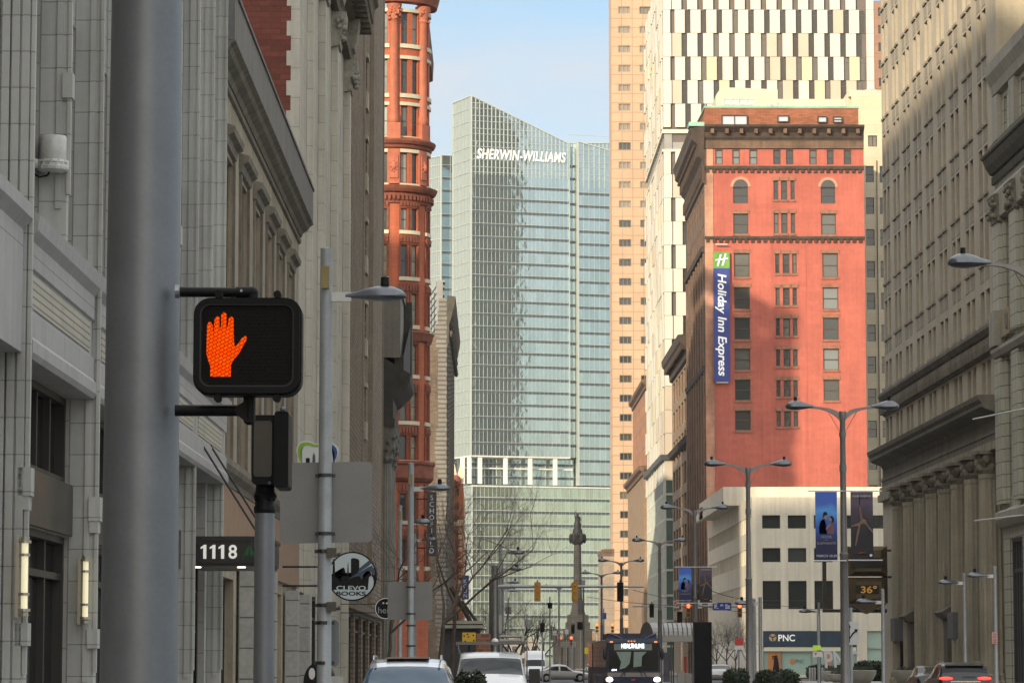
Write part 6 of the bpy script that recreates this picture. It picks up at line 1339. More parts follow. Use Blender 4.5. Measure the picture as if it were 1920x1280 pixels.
t = sign_panel('red and white parking sign on a thin post by the bare trees', 1377, 1393, 1196, 1209, 150, srd, .04); mb = MB(); mb.bx(PX(1377, 150), PX(1393, 150), 150, 150.02, PZ(1217, 150), PZ(1209.5, 150)); mb.build('lower_plate', swh, t)
mb = MB(); mb.tube((PX(1385, 150), 150.1, 0), (PX(1385, 150), 150.1, PZ(1157, 150)), .04, .04, 8); mb.build('post', poleg, t)
t = sign_panel('small pair of red lettered parking plates on the right lamp before the colonnade', 1858.5, 1868.5, 1184, 1206, 146.8, M('sign_pinkish', (.48, .30, .28), .5), .03); mb = MB()
for y in (1187, 1192, 1198, 1202): mb.bx(PX(1860.5, 146.8), PX(1866.5, 146.8), 146.78, 146.795, PZ(y + 1.6, 146.8), PZ(y, 146.8))
mb.build('lettering', srd, t)
# ---- thermometer sign
TYs = 226.0; Xt = lambda px: PX(px, TYs); Zt = lambda y: PZ(y, TYs)
r = thing('temperature_sign', 'faceted brown hanging sign with amber 36 degree display at the bank corner', 'sign', (Xt(1625), TYs, Zt(1162)))
brz = M('sign_bronze', (.12, .09, .05), .5, .3, var=.15, vs=1); brd = M('sign_bronze_dark', (.035, .03, .022), .5)
def facet(mb, px0, px1, y0, y1, bev=.5, dep=1.2):
    x0, x1, z0, z1 = Xt(px0), Xt(px1), Zt(y1), Zt(y0); b = bev; Yf = TYs - dep
    O = [(x0, z0), (x1, z0), (x1, z1), (x0, z1)]; I = [(x0 + b, z0 + b * .6), (x1 - b, z0 + b * .6), (x1 - b, z1 - b * .6), (x0 + b, z1 - b * .6)]
    for k in range(4): a, c, d, e = O[k], O[(k + 1) % 4], I[(k + 1) % 4], I[k]; mb.q([(a[0], Yf + .5, a[1]), (c[0], Yf + .5, c[1]), (d[0], Yf, d[1]), (e[0], Yf, e[1])])
    mb.q([(a, Yf, z) for a, z in I]); mb.bx(x0, x1, Yf + .5, TYs + 1.2, z0, z1)
mb = MB(); facet(mb, 1588, 1662, 1024, 1079); facet(mb, 1588, 1662, 1082, 1130); mb.prism([(Xt(1588), Zt(1131)), (Xt(1625), Zt(1150)), (Xt(1662), Zt(1131))], TYs - .7, TYs + 1); mb.build('casing', brz, r)
mb = MB(); mb.bx(Xt(1593), Xt(1652), TYs - 1.24, TYs - 1.2, Zt(1065), Zt(1046)); mb.bx(Xt(1600), Xt(1644), TYs - 1.24, TYs - 1.2, Zt(1113), Zt(1097)); mb.build('display_screen', M('display_black', (.008, .008, .008), .3), r)
text('display_text', '36\u00b0', M('amber_led', (.5, .25, .04), .5, var=0, emit=(1, .45, .06), estr=.12), Fr((0, TYs - 1.24), (1, 0)), Xt(1625), .01, Zt(1105), w=Xt(1640) - Xt(1610), h=.52, parent=r, bold=.02)
mb = MB(); mb.bx(Xt(1544), Xt(1551), TYs + .4, TYs + .7, Zt(1140), Zt(1040)); mb.bx(Xt(1544), Xt(1664), TYs + .4, TYs + .8, Zt(1147), Zt(1141)); mb.bx(Xt(1551), Xt(1562), TYs + .3, TYs + .9, Zt(1140), Zt(1118)); mb.bx(Xt(1655), Xt(1672), TYs, TYs + .5, Zt(1033), Zt(1029)); mb.bx(Xt(1655), Xt(1672), TYs, TYs + .5, Zt(1083), Zt(1079)); mb.build('support_frame', brd, r)
# ---- round shop signs on the left
def disc(label, px, y, rad_px, Y, name='shop_sign'):
    x, z, R_ = PX(px, Y), PZ(y, Y), rad_px * Y / F; r = thing(name, label, 'shop sign', (x, Y, z - R_)); mb = MB(); mb.tube((x, Y - .1, z), (x, Y + .1, z), R_, R_, 48); mb.build('disc', black, r)
    m1 = MB(); m1.tube((x, Y - .115, z), (x, Y - .1, z), R_ * .94, R_ * .94, 48); mb = MB(); mb.bx(x - R_ - 1.6, x - R_ + .1, Y - .03, Y + .03, z + R_ * .35, z + R_ * .42); mb.bx(x - R_ - 1.6, x - R_ + .1, Y - .03, Y + .03, z - R_ * .42, z - R_ * .35); mb.build('bracket', black, r); return r, m1, x, z, R_
BYs = 112.0; r, m1, x, z, R_ = disc('round black and white CLEVO BOOKS sign with a skyline', 660.5, 1080, 46, BYs)
m1.build('white_face', M('face_pale', (.48, .56, .58), .5, var=.02), r)
c = lambda u, v: (x + (u - 485) / 360 * R_, z - (v - 555) / 380 * R_)     # traced in sign coordinates
def poly(pts, mat, dd, nm='print'):
    bm = bmesh.new(); vv = [bm.verts.new((*[c(u, v)[0]], BYs - dd, c(u, v)[1])) for u, v in pts]; bm.faces.new(vv); bmesh.ops.triangulate(bm, faces=bm.faces); bmesh.ops.recalc_face_normals(bm, faces=bm.faces)
    q = MB(); [q.q([tuple(v.co) for v in f.verts]) for f in bm.faces]; bm.free(); return q.build(nm, mat, r)
sky_pts = [(135, 590), (190, 520), (205, 300), (215, 285), (228, 300), (235, 515), (258, 515), (258, 487), (298, 487), (300, 650), (330, 630), (332, 440), (355, 415), (375, 440), (385, 490), (405, 510), (415, 370), (428, 330), (435, 550), (466, 540), (466, 285), (500, 272), (560, 285), (588, 310), (590, 430), (740, 300), (775, 340), (800, 390), (830, 470), (838, 560), (830, 650), (795, 700), (800, 640), (790, 580), (765, 540), (730, 570), (715, 620), (715, 763), (165, 763), (140, 700)]
lowp = [(135, 590), (190, 520), (235, 515), (258, 487), (298, 487), (300, 640), (330, 625), (332, 440), (355, 415), (375, 440), (385, 490), (405, 510), (412, 560), (500, 560), (600, 520), (650, 510), (700, 480), (760, 500), (765, 540), (730, 570), (715, 620), (715, 763), (165, 763), (140, 700)]
poly(lowp, black, .118, 'skyline_print')
poly([(196, 560), (205, 300), (216, 282), (228, 300), (236, 560)], black, .121, 'skyline_print'); poly([(408, 600), (418, 370), (428, 325), (437, 600)], black, .121, 'skyline_print'); poly([(466, 620), (466, 285), (500, 272), (560, 285), (588, 310), (590, 600)], black, .1215, 'skyline_print')
poly([(590, 430), (740, 300), (775, 345), (720, 400), (560, 505)], M('print_bridge', (.035, .06, .10), .5), .1225, 'bridge_print'); poly([(790, 420), (830, 470), (838, 560), (830, 650), (795, 700), (800, 640), (790, 580), (765, 540)], black, .1225, 'skyline_print')
poly([(420, 605), (560, 505), (770, 385), (820, 470), (815, 540), (775, 530), (760, 480), (700, 470), (650, 520), (625, 605), (590, 550), (520, 560)], M('print_bridge', (.035, .06, .10), .5), .124, 'bridge_print')
fb = Fr((0, BYs), (1, 0)); pt = c(470, 735); text('lettering', 'CLEVO', M('face_pale', (.5, .5, .5)), fb, pt[0], .128, pt[1], w=(690 - 260) / 360 * R_, h=.16, parent=r, bold=.02, ext=.002); pt = c(470, 820); text('lettering', 'BOOKS', black, fb, pt[0], .12, pt[1], w=(690 - 260) / 360 * R_, h=.15, parent=r, bold=.03, ext=.002)
r, m1, x, z, R_ = disc('small round black sign with white ring, partly behind the second lamp sign', 723, 1140, 21, 150.0); m2 = MB(); n = 40
for k in range(n): t0, t1 = 2 * pi * k / n, 2 * pi * (k + 1) / n; m2.q([(x + q * R_ * cos(a), 149.88, z + q * R_ * sin(a)) for q, a in ((.95, t0), (.86, t0), (.86, t1), (.95, t1))][::-1])
m2.build('white_ring', swh, r); text('lettering', 'hein', M('letter_grey2', (.3, .3, .3), .6), Fr((0, 149.9), (1, 0)), x, .02, z - .08, w=R_ * 1.3, h=.3, parent=r); m2 = MB(); [m2.ball((x + q, 149.88, z + .24), .05, 8, 6) for q in (-.1, .06)]; m2.build('dots', swh, r)
# dental sign, tooth shaped outline
DYs = 100.0; r = thing('shop_sign', 'tooth shaped sign with green and blue swooshes above the big sign back', 'shop sign', (PX(594, DYs), DYs, PZ(905, DYs)))
c = lambda u, v: (PX(540 + u / 10.667, DYs), PZ(810 + v / 10.667, DYs)); BYs = DYs
base = [(330, 1050), (240, 660), (175, 500), (145, 370), (160, 290), (200, 215), (270, 180), (350, 170), (430, 180), (500, 220), (580, 235), (700, 190), (850, 200), (940, 250), (1000, 320), (1010, 400), (960, 530), (910, 640), (820, 1050)]
q = MB(); q.prism([c(u, v) for u, v in base], DYs, DYs + .12); q.build('board', M('face_pale_white', (.55, .56, .55), .5, var=.02), r)
poly([(258, 655), (195, 500), (172, 380), (190, 290), (235, 225), (300, 205), (400, 205), (500, 245), (590, 255), (590, 300), (500, 300), (420, 270), (360, 265), (300, 285), (255, 340), (245, 420), (255, 520), (270, 640)], M('print_green', (.20, .36, .03), .5), .01)
poly([(845, 240), (900, 265), (950, 320), (975, 400), (955, 500), (900, 640), (870, 640), (910, 520), (920, 430), (890, 350), (845, 310)], M('print_blue', (.02, .06, .22), .5), .01)
poly([(340, 660), (340, 525), (355, 515), (405, 515), (420, 525), (420, 660)], black, .012); poly([(470, 610), (475, 480), (500, 400), (530, 480), (530, 610)], M('print_grey', (.08, .08, .09)), .012)
# ---- people-free sidewalk items: black round-topped object and white board behind the lamp post
r = thing('sandwich_board', 'white board low beside the nearest lamp post', 'sign', (PX(625, 70), 70, 0)); mb = MB(); mb.bx(PX(602, 70), PX(644, 70), 70, 70.06, 0.1, PZ(1267, 70)); mb.build('board', M('board_grey', (.42, .42, .40), .6), r); mb = MB(); mb.bx(PX(604, 70), PX(606, 70), 69.95, 70.4, 0, .1); mb.bx(PX(640, 70), PX(642, 70), 69.95, 70.4, 0, .1); mb.build('foot', black, r)
r = thing('round_canopy', 'black round topped kiosk hood with a white oval behind the nearest lamp post', 'kiosk', (PX(598, 75), 75, 0)); pts = [(PX(598 + 28 * cos(t * pi / 14), 75), PZ(1278 - 38 * sin(t * pi / 14), 75)) for t in range(15)]; mb = MB(); mb.prism([(PX(626, 75), .13), ] + pts + [(PX(570, 75), .13)], 75, 76.2); mb.build('hood', black, r)
mb = MB(); mb.prism([(PX(586 + 6 * cos(k * .52), 75), PZ(1262 + 11 * sin(-k * .52), 75)) for k in range(12)], 74.98, 74.995); mb.build('oval', swh, r)
# ---- station shelter, kiosk
SYs = 185.0; Xs = lambda px: PX(px, SYs); Zs = lambda y: PZ(y, SYs); r = thing('station_shelter', 'grey bus station shelter with a barrel vaulted metal roof', 'shelter', (Xs(1228), SYs, .3))
shm = M('shelter_metal', (.24, .24, .235), .4, .5, var=.05, vs=.5); mb = MB(); x0, x1 = Xs(1236), Xs(1306); n = 10; zb_, zt_ = Zs(1190), Zs(1166); dep = 4.0; prof = []
for k in range(n + 1): t = pi * k / n; prof.append((-cos(t) * dep / 2, sin(t)))
for k in range(n):
    (d0, s0), (d1, s1) = prof[k], prof[k + 1]; mb.q([(x0 - .5, SYs + dep / 2 + d0, zb_ + s0 * (zt_ - zb_)), (x1, SYs + dep / 2 + d0, zb_ + s0 * (zt_ - zb_)), (x1, SYs + dep / 2 + d1, zb_ + s1 * (zt_ - zb_)), (x0 - .5, SYs + dep / 2 + d1, zb_ + s1 * (zt_ - zb_))])
mb.bx(x0 - .6, x1, SYs, SYs + dep, Zs(1202), Zs(1190)); 
for k in range(8): xx = x0 + (x1 - x0) * k / 8; [mb.tube((xx, SYs + dep / 2 + prof[j][0] * 1.01, zb_ + prof[j][1] * (zt_ - zb_) * 1.02), (xx, SYs + dep / 2 + prof[j + 1][0] * 1.01, zb_ + prof[j + 1][1] * (zt_ - zb_) * 1.02), .03, .03, 4) for j in range(5)]
mb.build('roof', shm, r)
mb = MB(); mb.prism([(x0 - .75 + .42 * cos(k * pi / 12 + pi / 2 * 0) * 1.0, Zs(1202) + (Zs(1165) - Zs(1202)) * sin(k * pi / 12)) for k in range(13)], SYs - .05, SYs + .1); mb.build('gable', M('gable_dark', (.05, .045, .04), .6, var=.1), r)
mb = MB(); [mb.bx(Xs(px), Xs(px + 2.4), SYs + .1, SYs + .25, .3, Zs(1202)) for px in (1239, 1257, 1300)]; [mb.bx(Xs(px), Xs(px + 2), SYs + 3.6, SYs + 3.8, .3, Zs(1202)) for px in (1239, 1268, 1303)]; mb.build('post', M('post_dark', (.06, .06, .06), .5), r)
mb = MB(); mb.bx(Xs(1244), Xs(1256), SYs + .5, SYs + .56, .5, Zs(1222)); mb.build('map_panel', M('map_panel', (.07, .07, .12), .4, var=.4, vs=3), r); mb = MB(); mb.bx(Xs(1272), Xs(1285), SYs + 1, SYs + 1.5, .3, Zs(1258)); mb.bx(Xs(1287), Xs(1299), SYs + 1.2, SYs + 1.7, .3, Zs(1262)); mb.build('ticket_machine', shm, r); mb = MB(); mb.bx(Xs(1285), Xs(1290), SYs + 1.5, SYs + 1.6, 1.0, Zs(1230)); mb.build('red_panel', srd, r)
KYs = 104.0; r = thing('info_kiosk', 'tall black information kiosk slab beside the station shelter', 'kiosk', (PX(1318, KYs), KYs, 0)); mb = MB(); z = 0.0; x0, x1, zt_ = PX(1301.5, KYs), PX(1334, KYs), PZ(1165, KYs)
for k in range(5): mb.bx(x0, x1, KYs, KYs + .25, zt_ * k / 5 + .006, zt_ * (k + 1) / 5 - .006)
mb.build('panel', M('kiosk_black', (.006, .006, .007), .6, spec=.2), r); mb = MB(); mb.bx(x0 + .02, x1 - .02, KYs + .02, KYs + .23, 0, zt_ - .05); mb.build('frame', black, r)
# ---- mast flag ornament, bollards, planters, hedges
white_b = M('bollard_white', (.42, .42, .41), .5, var=.1)
bl = None
for k, px in enumerate((1517, 1521.5, 1526, 1537, 1541, 1544.5, 1549)):
    p = (PX(px, 262), 262, .0)
    if bl is None: bl = thing('bollard', 'leftmost slim pale bollard in the row before the cream bank office', 'bollard', p, 'pale bollards before the bank office'); mb = MB(); mb.lathe(p[0], p[1], [(.085, 0), (.085, 1.15), (.06, 1.2), (.01, 1.22)], 12); mb.build('post', white_b, bl)
    else: dup(bl, p, label='%s slim pale bollard in the row before the cream bank office' % ('', 'second', 'third', 'fourth', 'fifth', 'sixth', 'rightmost')[k])
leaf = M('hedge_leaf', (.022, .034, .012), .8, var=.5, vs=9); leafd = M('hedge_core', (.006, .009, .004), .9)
def hedge(label, px0, px1, ytop, Y, dep=.9, n=2600, name='hedge', z0=.0, flat=.35, lf=.05):
    x0, x1, zt = PX(px0, Y), PX(px1, Y), PZ(ytop, Y); cx, rx = (x0 + x1) / 2, (x1 - x0) / 2; cz = (zt + z0) / 2; rz = (zt - z0) / 2; r = thing(name, label, 'shrub', (cx, Y, z0)); hr = random.Random(int(px0)); mb = MB()
    for k in range(n):
        t, u = hr.uniform(0, 2 * pi), hr.uniform(-1, 1); q = sqrt(1 - u * u); s = hr.uniform(.86, 1.04); e = .55
        sg = lambda v: (abs(v) ** e) * (1 if v > 0 else -1)
        p = (cx + rx * s * sg(q * cos(t)), Y + dep * s * sg(q * sin(t)), cz + rz * s * sg(u)); a = [hr.uniform(-1, 1) for _ in range(6)]
        mb.q([p, (p[0] + a[0] * lf, p[1] + a[1] * lf, p[2] + abs(a[2]) * lf), (p[0] + (a[0] + a[3]) * lf, p[1] + (a[1] + a[4]) * lf, p[2] + (a[2] + a[5]) * lf), (p[0] + a[3] * lf, p[1] + a[4] * lf, p[2] + a[5] * lf)])
    mb.build('foliage', leaf, r); m1 = MB(); i0 = 0
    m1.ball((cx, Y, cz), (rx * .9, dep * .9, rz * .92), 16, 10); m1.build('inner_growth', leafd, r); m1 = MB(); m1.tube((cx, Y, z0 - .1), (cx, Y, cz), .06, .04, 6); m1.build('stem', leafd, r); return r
hedge('dark clipped hedge in the middle of the median, wider one', 1414, 1496, 1256, 88, n=5000, lf=.05); hedge('dark clipped hedge beside the middle double lamp post, smaller one', 1355, 1402, 1254, 100, n=3400, lf=.05)
hedge('small green bush tips in front of the white van', 852, 912, 1261, 50, .4, 3000, z0=.2, lf=.05); hedge('brown green hedge row before the cream bank office', 1512, 1600, 1247, 300, 1.2, 2600, name='hedge', lf=.16); hedge('low hedge row at the foot of the bank corner', 1600, 1660, 1240, 260, 1.2, 2600, lf=.14)
# big sculpted letters on the plaza
text_o = text('letter_sculpture', 'PNC', M('letters_white', (.6, .6, .6), .5, var=.05), Fr((0, 290), (1, 0)), PX(1576, 290), .2, PZ(1237, 290), w=PX(1608, 290) - PX(1541, 290), h=PZ(1220, 290) - PZ(1256, 290), ext=.15, shear=-.1, bold=.02); tag(text_o, 'large white free standing PNC letters on the plaza behind the planters', 'sculpture')
stn = M('planter_concrete', (.36, .35, .31), .8, var=.1, vs=2)
for k, (px, Y, R_, h, lb) in enumerate(((1559, 252, .9, .95, 'round concrete planter furthest left before the bank corner'), (1576, 240, 1.0, .75, 'round concrete planter with a dark plant bowl before the bank corner'), (1612, 235, 1.15, 1.05, 'large pale round planter beside the arrow sign post'), (1716, 210, 1.6, 1.1, 'large pale round planter at the foot of the colonnade'))):
    x = PX(px, Y); r = thing('planter', lb, 'planter', (x, Y, 0), 'round concrete planters'); mb = MB(); mb.lathe(x, Y, [(R_ * .62, .13), (R_ * .8, h * .35), (R_, h * .75), (R_ * 1.02, h), (R_ * .9, h + .02), (R_ * .86, h - .08)], 24); mb.build('bowl', stn, r, smooth=True)
    mb = MB(); pr_ = random.Random(k)
    for q in range(260): t = pr_.uniform(0, 6.28); rr = R_ * .85 * sqrt(pr_.random()); zz_ = h - .05 + pr_.uniform(0, .25); mb.q([(x + rr * cos(t), Y + rr * sin(t), zz_), (x + rr * cos(t) + .1, Y + rr * sin(t), zz_ + .06), (x + rr * cos(t) + .08, Y + rr * sin(t) + .05, zz_ + .12)])
    mb.build('plants', leaf, r)
# ================================================================== BARE TREES
bark = M('bark', (.075, .058, .042), .9, var=.25, vs=4); barkd = M('bark_dark', (.045, .035, .027), .9, var=.25, vs=4)
def tree(label, x, y, h, seed, lean=(0, 0), r0=.14, split=.28, depth=6, mat=bark, spread=.55, lf=.74, group=None, nb=3, maxn=4200, up=.25):
    r = thing('bare_tree', label, 'tree', (x, y, 0), group); tr = random.Random(seed); T = MB(); B = MB(); top = (x + lean[0] * .3, y + lean[1] * .3, h * split)
    p = (x, y, 0); n = 5
    for k in range(n):
        q = (x + lean[0] * .3 * (k + 1) / n + tr.uniform(-.05, .05), y + lean[1] * .3 * (k + 1) / n, h * split * (k + 1) / n); T.tube(p, q, r0 * (1 - .35 * k / n), r0 * (1 - .35 * (k + 1) / n), 8, caps=k in (0, n - 1)); p = q
    cnt = [0]
    def br(p, d, L_, rr, dep):
        if cnt[0] > maxn: return
        seg = 3
        for k in range(seg):
            d = [d[0] + tr.uniform(-.16, .16), d[1] + tr.uniform(-.16, .16), d[2] + tr.uniform(-.1, .14)]; m = sqrt(sum(c * c for c in d)); d = [c / m for c in d]
            q = tuple(p[i] + d[i] * L_ / seg for i in range(3)); r1 = rr * .86; B.tube(p, q, rr, r1, 5 if rr > .02 else 3, caps=False); cnt[0] += 1; p = q; rr = r1
            if dep > 0 and (k > 0 or dep < 3) and tr.random() < .75: side(p, d, L_ * tr.uniform(.45, .75), rr * .6, dep - 1)
        if dep > 0:
            for _ in range(2): side(p, d, L_ * lf * tr.uniform(.8, 1.1), rr * .8, dep - 1)
    def side(p, d, L_, rr, dep):
        e = [d[i] + tr.gauss(0, spread) for i in range(3)]; e[2] += up * .5; m = sqrt(sum(c * c for c in e)); br(p, [c / m for c in e], L_, rr, dep)
    for k in range(nb):
        a = 2 * pi * k / nb + tr.uniform(-.5, .5); d = [cos(a) * .55 + lean[0] * .22, sin(a) * .4 + lean[1] * .22, .75]; m = sqrt(sum(c * c for c in d)); br(p, [c / m for c in d], h * .26, r0 * .55, depth - 1)
    T.build('trunk', mat, r, smooth=True); B.build('crown', mat, r, smooth=True); return r
tree('bare street tree with fine twigs reaching over the street, left kerb', PX(816, 128), 128, 10.5, 21, lean=(1.2, 0), r0=.115, split=.3, depth=6, nb=5, maxn=9000, spread=.62)
tree('reddish brown bare tree trunk behind the left street tree', PX(845, 150), 150, 9.5, 5, lean=(.6, 0), r0=.12, split=.45, depth=5, mat=M('bark_red', (.075, .052, .038), .9, var=.25, vs=4), nb=3)
tree('bare tree behind the first lamp, twigs before the brown brick building', PX(722, 120), 120, 9.0, 8, lean=(.8, 0), r0=.09, split=.3, depth=5, nb=3)
tree('low bare tree right of the signal mast', PX(962, 215), 215, 7.2, 12, r0=.12, depth=5, mat=barkd, nb=4); tree('distant bare tree mid street, left of the monument', PX(995, 330), 330, 8, 13, r0=.15, depth=5, mat=barkd, nb=4)
tree('far bare tree clump tree left of the signal mast', PX(905, 300), 300, 9, 14, r0=.15, depth=5, mat=barkd, nb=4); tree('far bare tree on the square before the glass tower', PX(1020, 420), 420, 9, 15, r0=.18, depth=4, mat=barkd, nb=4)
for k, (px, Y, h) in enumerate(((1343, 300, 6.0), (1362, 285, 6.3), (1378, 310, 6.5), (1400, 330, 6.0))): tree('small bare tree before the cream office, %s' % ('furthest left of its row', 'second from left in its row', 'third from left in its row', 'furthest right of its row')[k], PX(px, Y), Y, h, 30 + k, r0=.09, depth=5, mat=barkd, nb=4, group='small bare trees on the corner plaza', spread=.5)
# awning and shop front clutter on the left beyond the trees
AYs = 170.0; Xa = lambda px: PX(px, AYs); Za = lambda y: PZ(y, AYs); r = thing('awning', 'flat grey awning with pale edge over a dark shop front, left of the signal mast', 'awning', (Xa(828), AYs, Za(1176)))
mb = MB(); mb.bx(Xa(828), Xa(905), AYs, AYs + 8, Za(1169), Za(1163)); mb.bx(Xa(828), Xa(905), AYs, AYs + 8, Za(1177), Za(1171)); mb.build('edge_board', M('awning_edge', (.33, .32, .27), .7), r)
mb = MB(); mb.bx(Xa(826), Xa(900), AYs + 1, AYs + 7.9, 0, Za(1177)); mb.build('shop_front', M('shop_dark', (.02, .022, .028), .4, var=.5, vs=.8), r); mb = MB(); mb.tube((Xa(845), AYs + .5, Za(1100)), (Xa(884), AYs + .5, Za(1167)), .14, .14, 6); mb.tube((Xa(866), AYs + .5, Za(1126)), (Xa(895), AYs + .5, Za(1167)), .1, .1, 6); mb.build('brace', barkd, r)
CYs = 118.0; r = thing('warning_sign', 'yellow construction sign board standing behind the white van', 'sign', (PX(878, CYs), CYs, 0)); mb = MB(); mb.bx(PX(867, CYs), PX(892, CYs), CYs, CYs + .05, PZ(1207, CYs), PZ(1185, CYs)); mb.build('board', M('board_yellow', (.62, .38, .02), .5, var=.08, vs=6), r); mb = MB(); [mb.bx(PX(a, CYs), PX(a + 3, CYs), CYs - .01, CYs - .003, PZ(b + 2.5, CYs), PZ(b, CYs)) for a, b in ((869, 1190), (877, 1192), (886, 1189), (871, 1200), (879, 1202), (887, 1199), (875, 1187), (883, 1205))]; mb.build('marking', black, r); mb = MB(); mb.tube((PX(880, CYs), CYs + .08, 0), (PX(880, CYs), CYs + .08, PZ(1190, CYs)), .03, .03, 6); mb.build('stand', black, r)
mb = MB(); mb.bx(PX(893, 130), PX(920, 130), 130, 130.5, 0, PZ(1187, 130)); tag(mb.build('brick_hoarding', M('hoarding_rust', (.20, .085, .05), .8, var=.3, vs=2, brick=(.4, .2, .03, 1.6, .2))), 'rust brown brick patterned hoarding left of the signal mast', 'hoarding')
# far street clutter: signal posts, small signs
for px, Y, y0, y1, lb in ((1017, 260, 1167, 1200, 'slim black signal on a post in the middle distance'), (1074, 300, 1170, 1195, 'black signal with pale top before the monument')):
    x = PX(px, Y); r = thing('traffic_signal', lb, 'traffic signal', (x, Y, 0)); mb = MB(); mb.tube((x, Y, 0), (x, Y, PZ(y0 - 8, Y)), .06, .06, 8); mb.build('post', poleg, r); signal_head(r, x, Y - .1, PZ(y0 + 17, Y), PZ(y0, Y), .34, blk2, front=False)
rsm = M('far_red', (1, .1, .08), .4, var=0, emit=(1, .1, .06), estr=3)
for k, (px, Y, y) in enumerate(((1048, 360, 1197), (1071, 360, 1197), (1119, 330, 1172), (1148, 330, 1172))):
    x, z = PX(px, Y), PZ(y, Y); r = thing('traffic_signal', 'distant lit red traffic signal, %s' % ('left one under the monument', 'right one under the monument', 'left one above the bus', 'right one above the bus')[k], 'traffic signal', (x, Y, z - .8)); signal_head(r, x, Y, z - .75, z + .3, .36, yel)
    mb = MB(); mb.tube((x, Y + .15, 0), (x, Y + .15, z + .5), .05, .05, 6); mb.build('post', poleg, r)
t = sign_panel('yellow diamond pedestrian sign left of the bus', 1095, 1105, 1213, 1225, 270, M('sign_yellow', (.55, .48, .02), .5, emit=(.8, .7, 0), estr=.1), .03); mb = MB(); mb.tube((PX(1100, 270), 270.05, 0), (PX(1100, 270), 270.05, PZ(1225, 270)), .04, .04, 6); mb.build('post', poleg, t)
for px0, px1, Y, lb in ((1050, 1080, 430, 'far grey station canopy below the monument'),):
    r = thing('station_canopy', lb, 'shelter', (PX(px0, Y), Y, 0)); mb = MB(); mb.bx(PX(px0, Y), PX(px1, Y), Y, Y + 6, PZ(1213, Y), PZ(1202, Y)); mb.build('roof', shm, r); mb = MB(); [mb.bx(PX(q, Y), PX(q + 2, Y), Y + 1, Y + 1.3, 0, PZ(1213, Y)) for q in (1053, 1064, 1075)]; mb.build('post', black, r)
r = thing('flag_pole', 'pole topped by a white globe above the white van roof', 'pole', (PX(928, 95), 95, 0)); mb = MB(); mb.ball((PX(928, 95), 95, PZ(1203, 95)), .115, 16, 12); mb.build('globe', M('globe_white', (.7, .7, .7), .4), r, smooth=True); mb = MB(); mb.tube((PX(928, 95), 95, 0), (PX(928, 95), 95, PZ(1208, 95)), .04, .04, 8); mb.build('stem', poleg, r)
for k, (px, Y, yt, ys, lb) in enumerate(((988, 270, 1150, 1176, 'thin far sign post left of the slim black signal'), (1031, 240, 1118, 1140, 'thin far lamp post between the two yellow signal backs'), (1040, 380, 1168, 1190, 'short far sign post under the left yellow signal back'), (1088, 300, 1165, 1180, 'thin far sign post at the foot of the monument'), (1094, 200, 1092, 1096, 'thin lamp post just right of the monument shaft'), (1062, 420, 1176, 1188, 'tiny far sign post left of the monument foot'), (1132, 280, 1140, 1160, 'thin far sign post above the bus roof'), (953, 230, 1120, 1150, 'thin sign post right of the signal mast'))):
    x = PX(px, Y); t = thing('sign_post', lb, 'sign post', (x, Y, 0)); mb = MB(); mb.tube((x, Y, 0), (x, Y, PZ(yt, Y)), .06, .05, 8); mb.build('post', poleg if k % 2 else poled, t); w_ = (.5, .35, .45, .6, .25, .5, .45, .4)[k]; z_ = PZ(ys, Y)
    mb = MB(); mb.bx(x - w_ / 2, x + w_ / 2, Y - .08, Y - .06, z_, z_ + w_ * 1.25); mb.build('sign_plate', (swh, blk2, swh, blk2, lampg, swh, M('plate_blue', (.03, .07, .25), .5), signb)[k], t)
# overhead wires at the cross street
mb = MB()
for (a, b, Ya, c_, d, Yb) in ((1100, 1118, 250, 1340, 1136, 200), (1330, 1105, 145, 1413, 1120, 245), (1186, 1105, 200, 1420, 1150, 250), (1420, 1128, 245, 1660, 1148, 226)):
    n = 10; P0 = (PX(a, Ya), Ya, PZ(b, Ya)); P1 = (PX(c_, Yb), Yb, PZ(d, Yb))
    for k in range(n): f0, f1 = k / n, (k + 1) / n; mb.tube(*[tuple(P0[i] + (P1[i] - P0[i]) * f - (.8 * f * (1 - f) if i == 2 else 0) for i in range(3)) for f in (f0, f1)], .018, .018, 4, caps=False)
tag(mb.build('overhead_wire', black), 'thin sagging overhead wires across the cross street', 'wire')
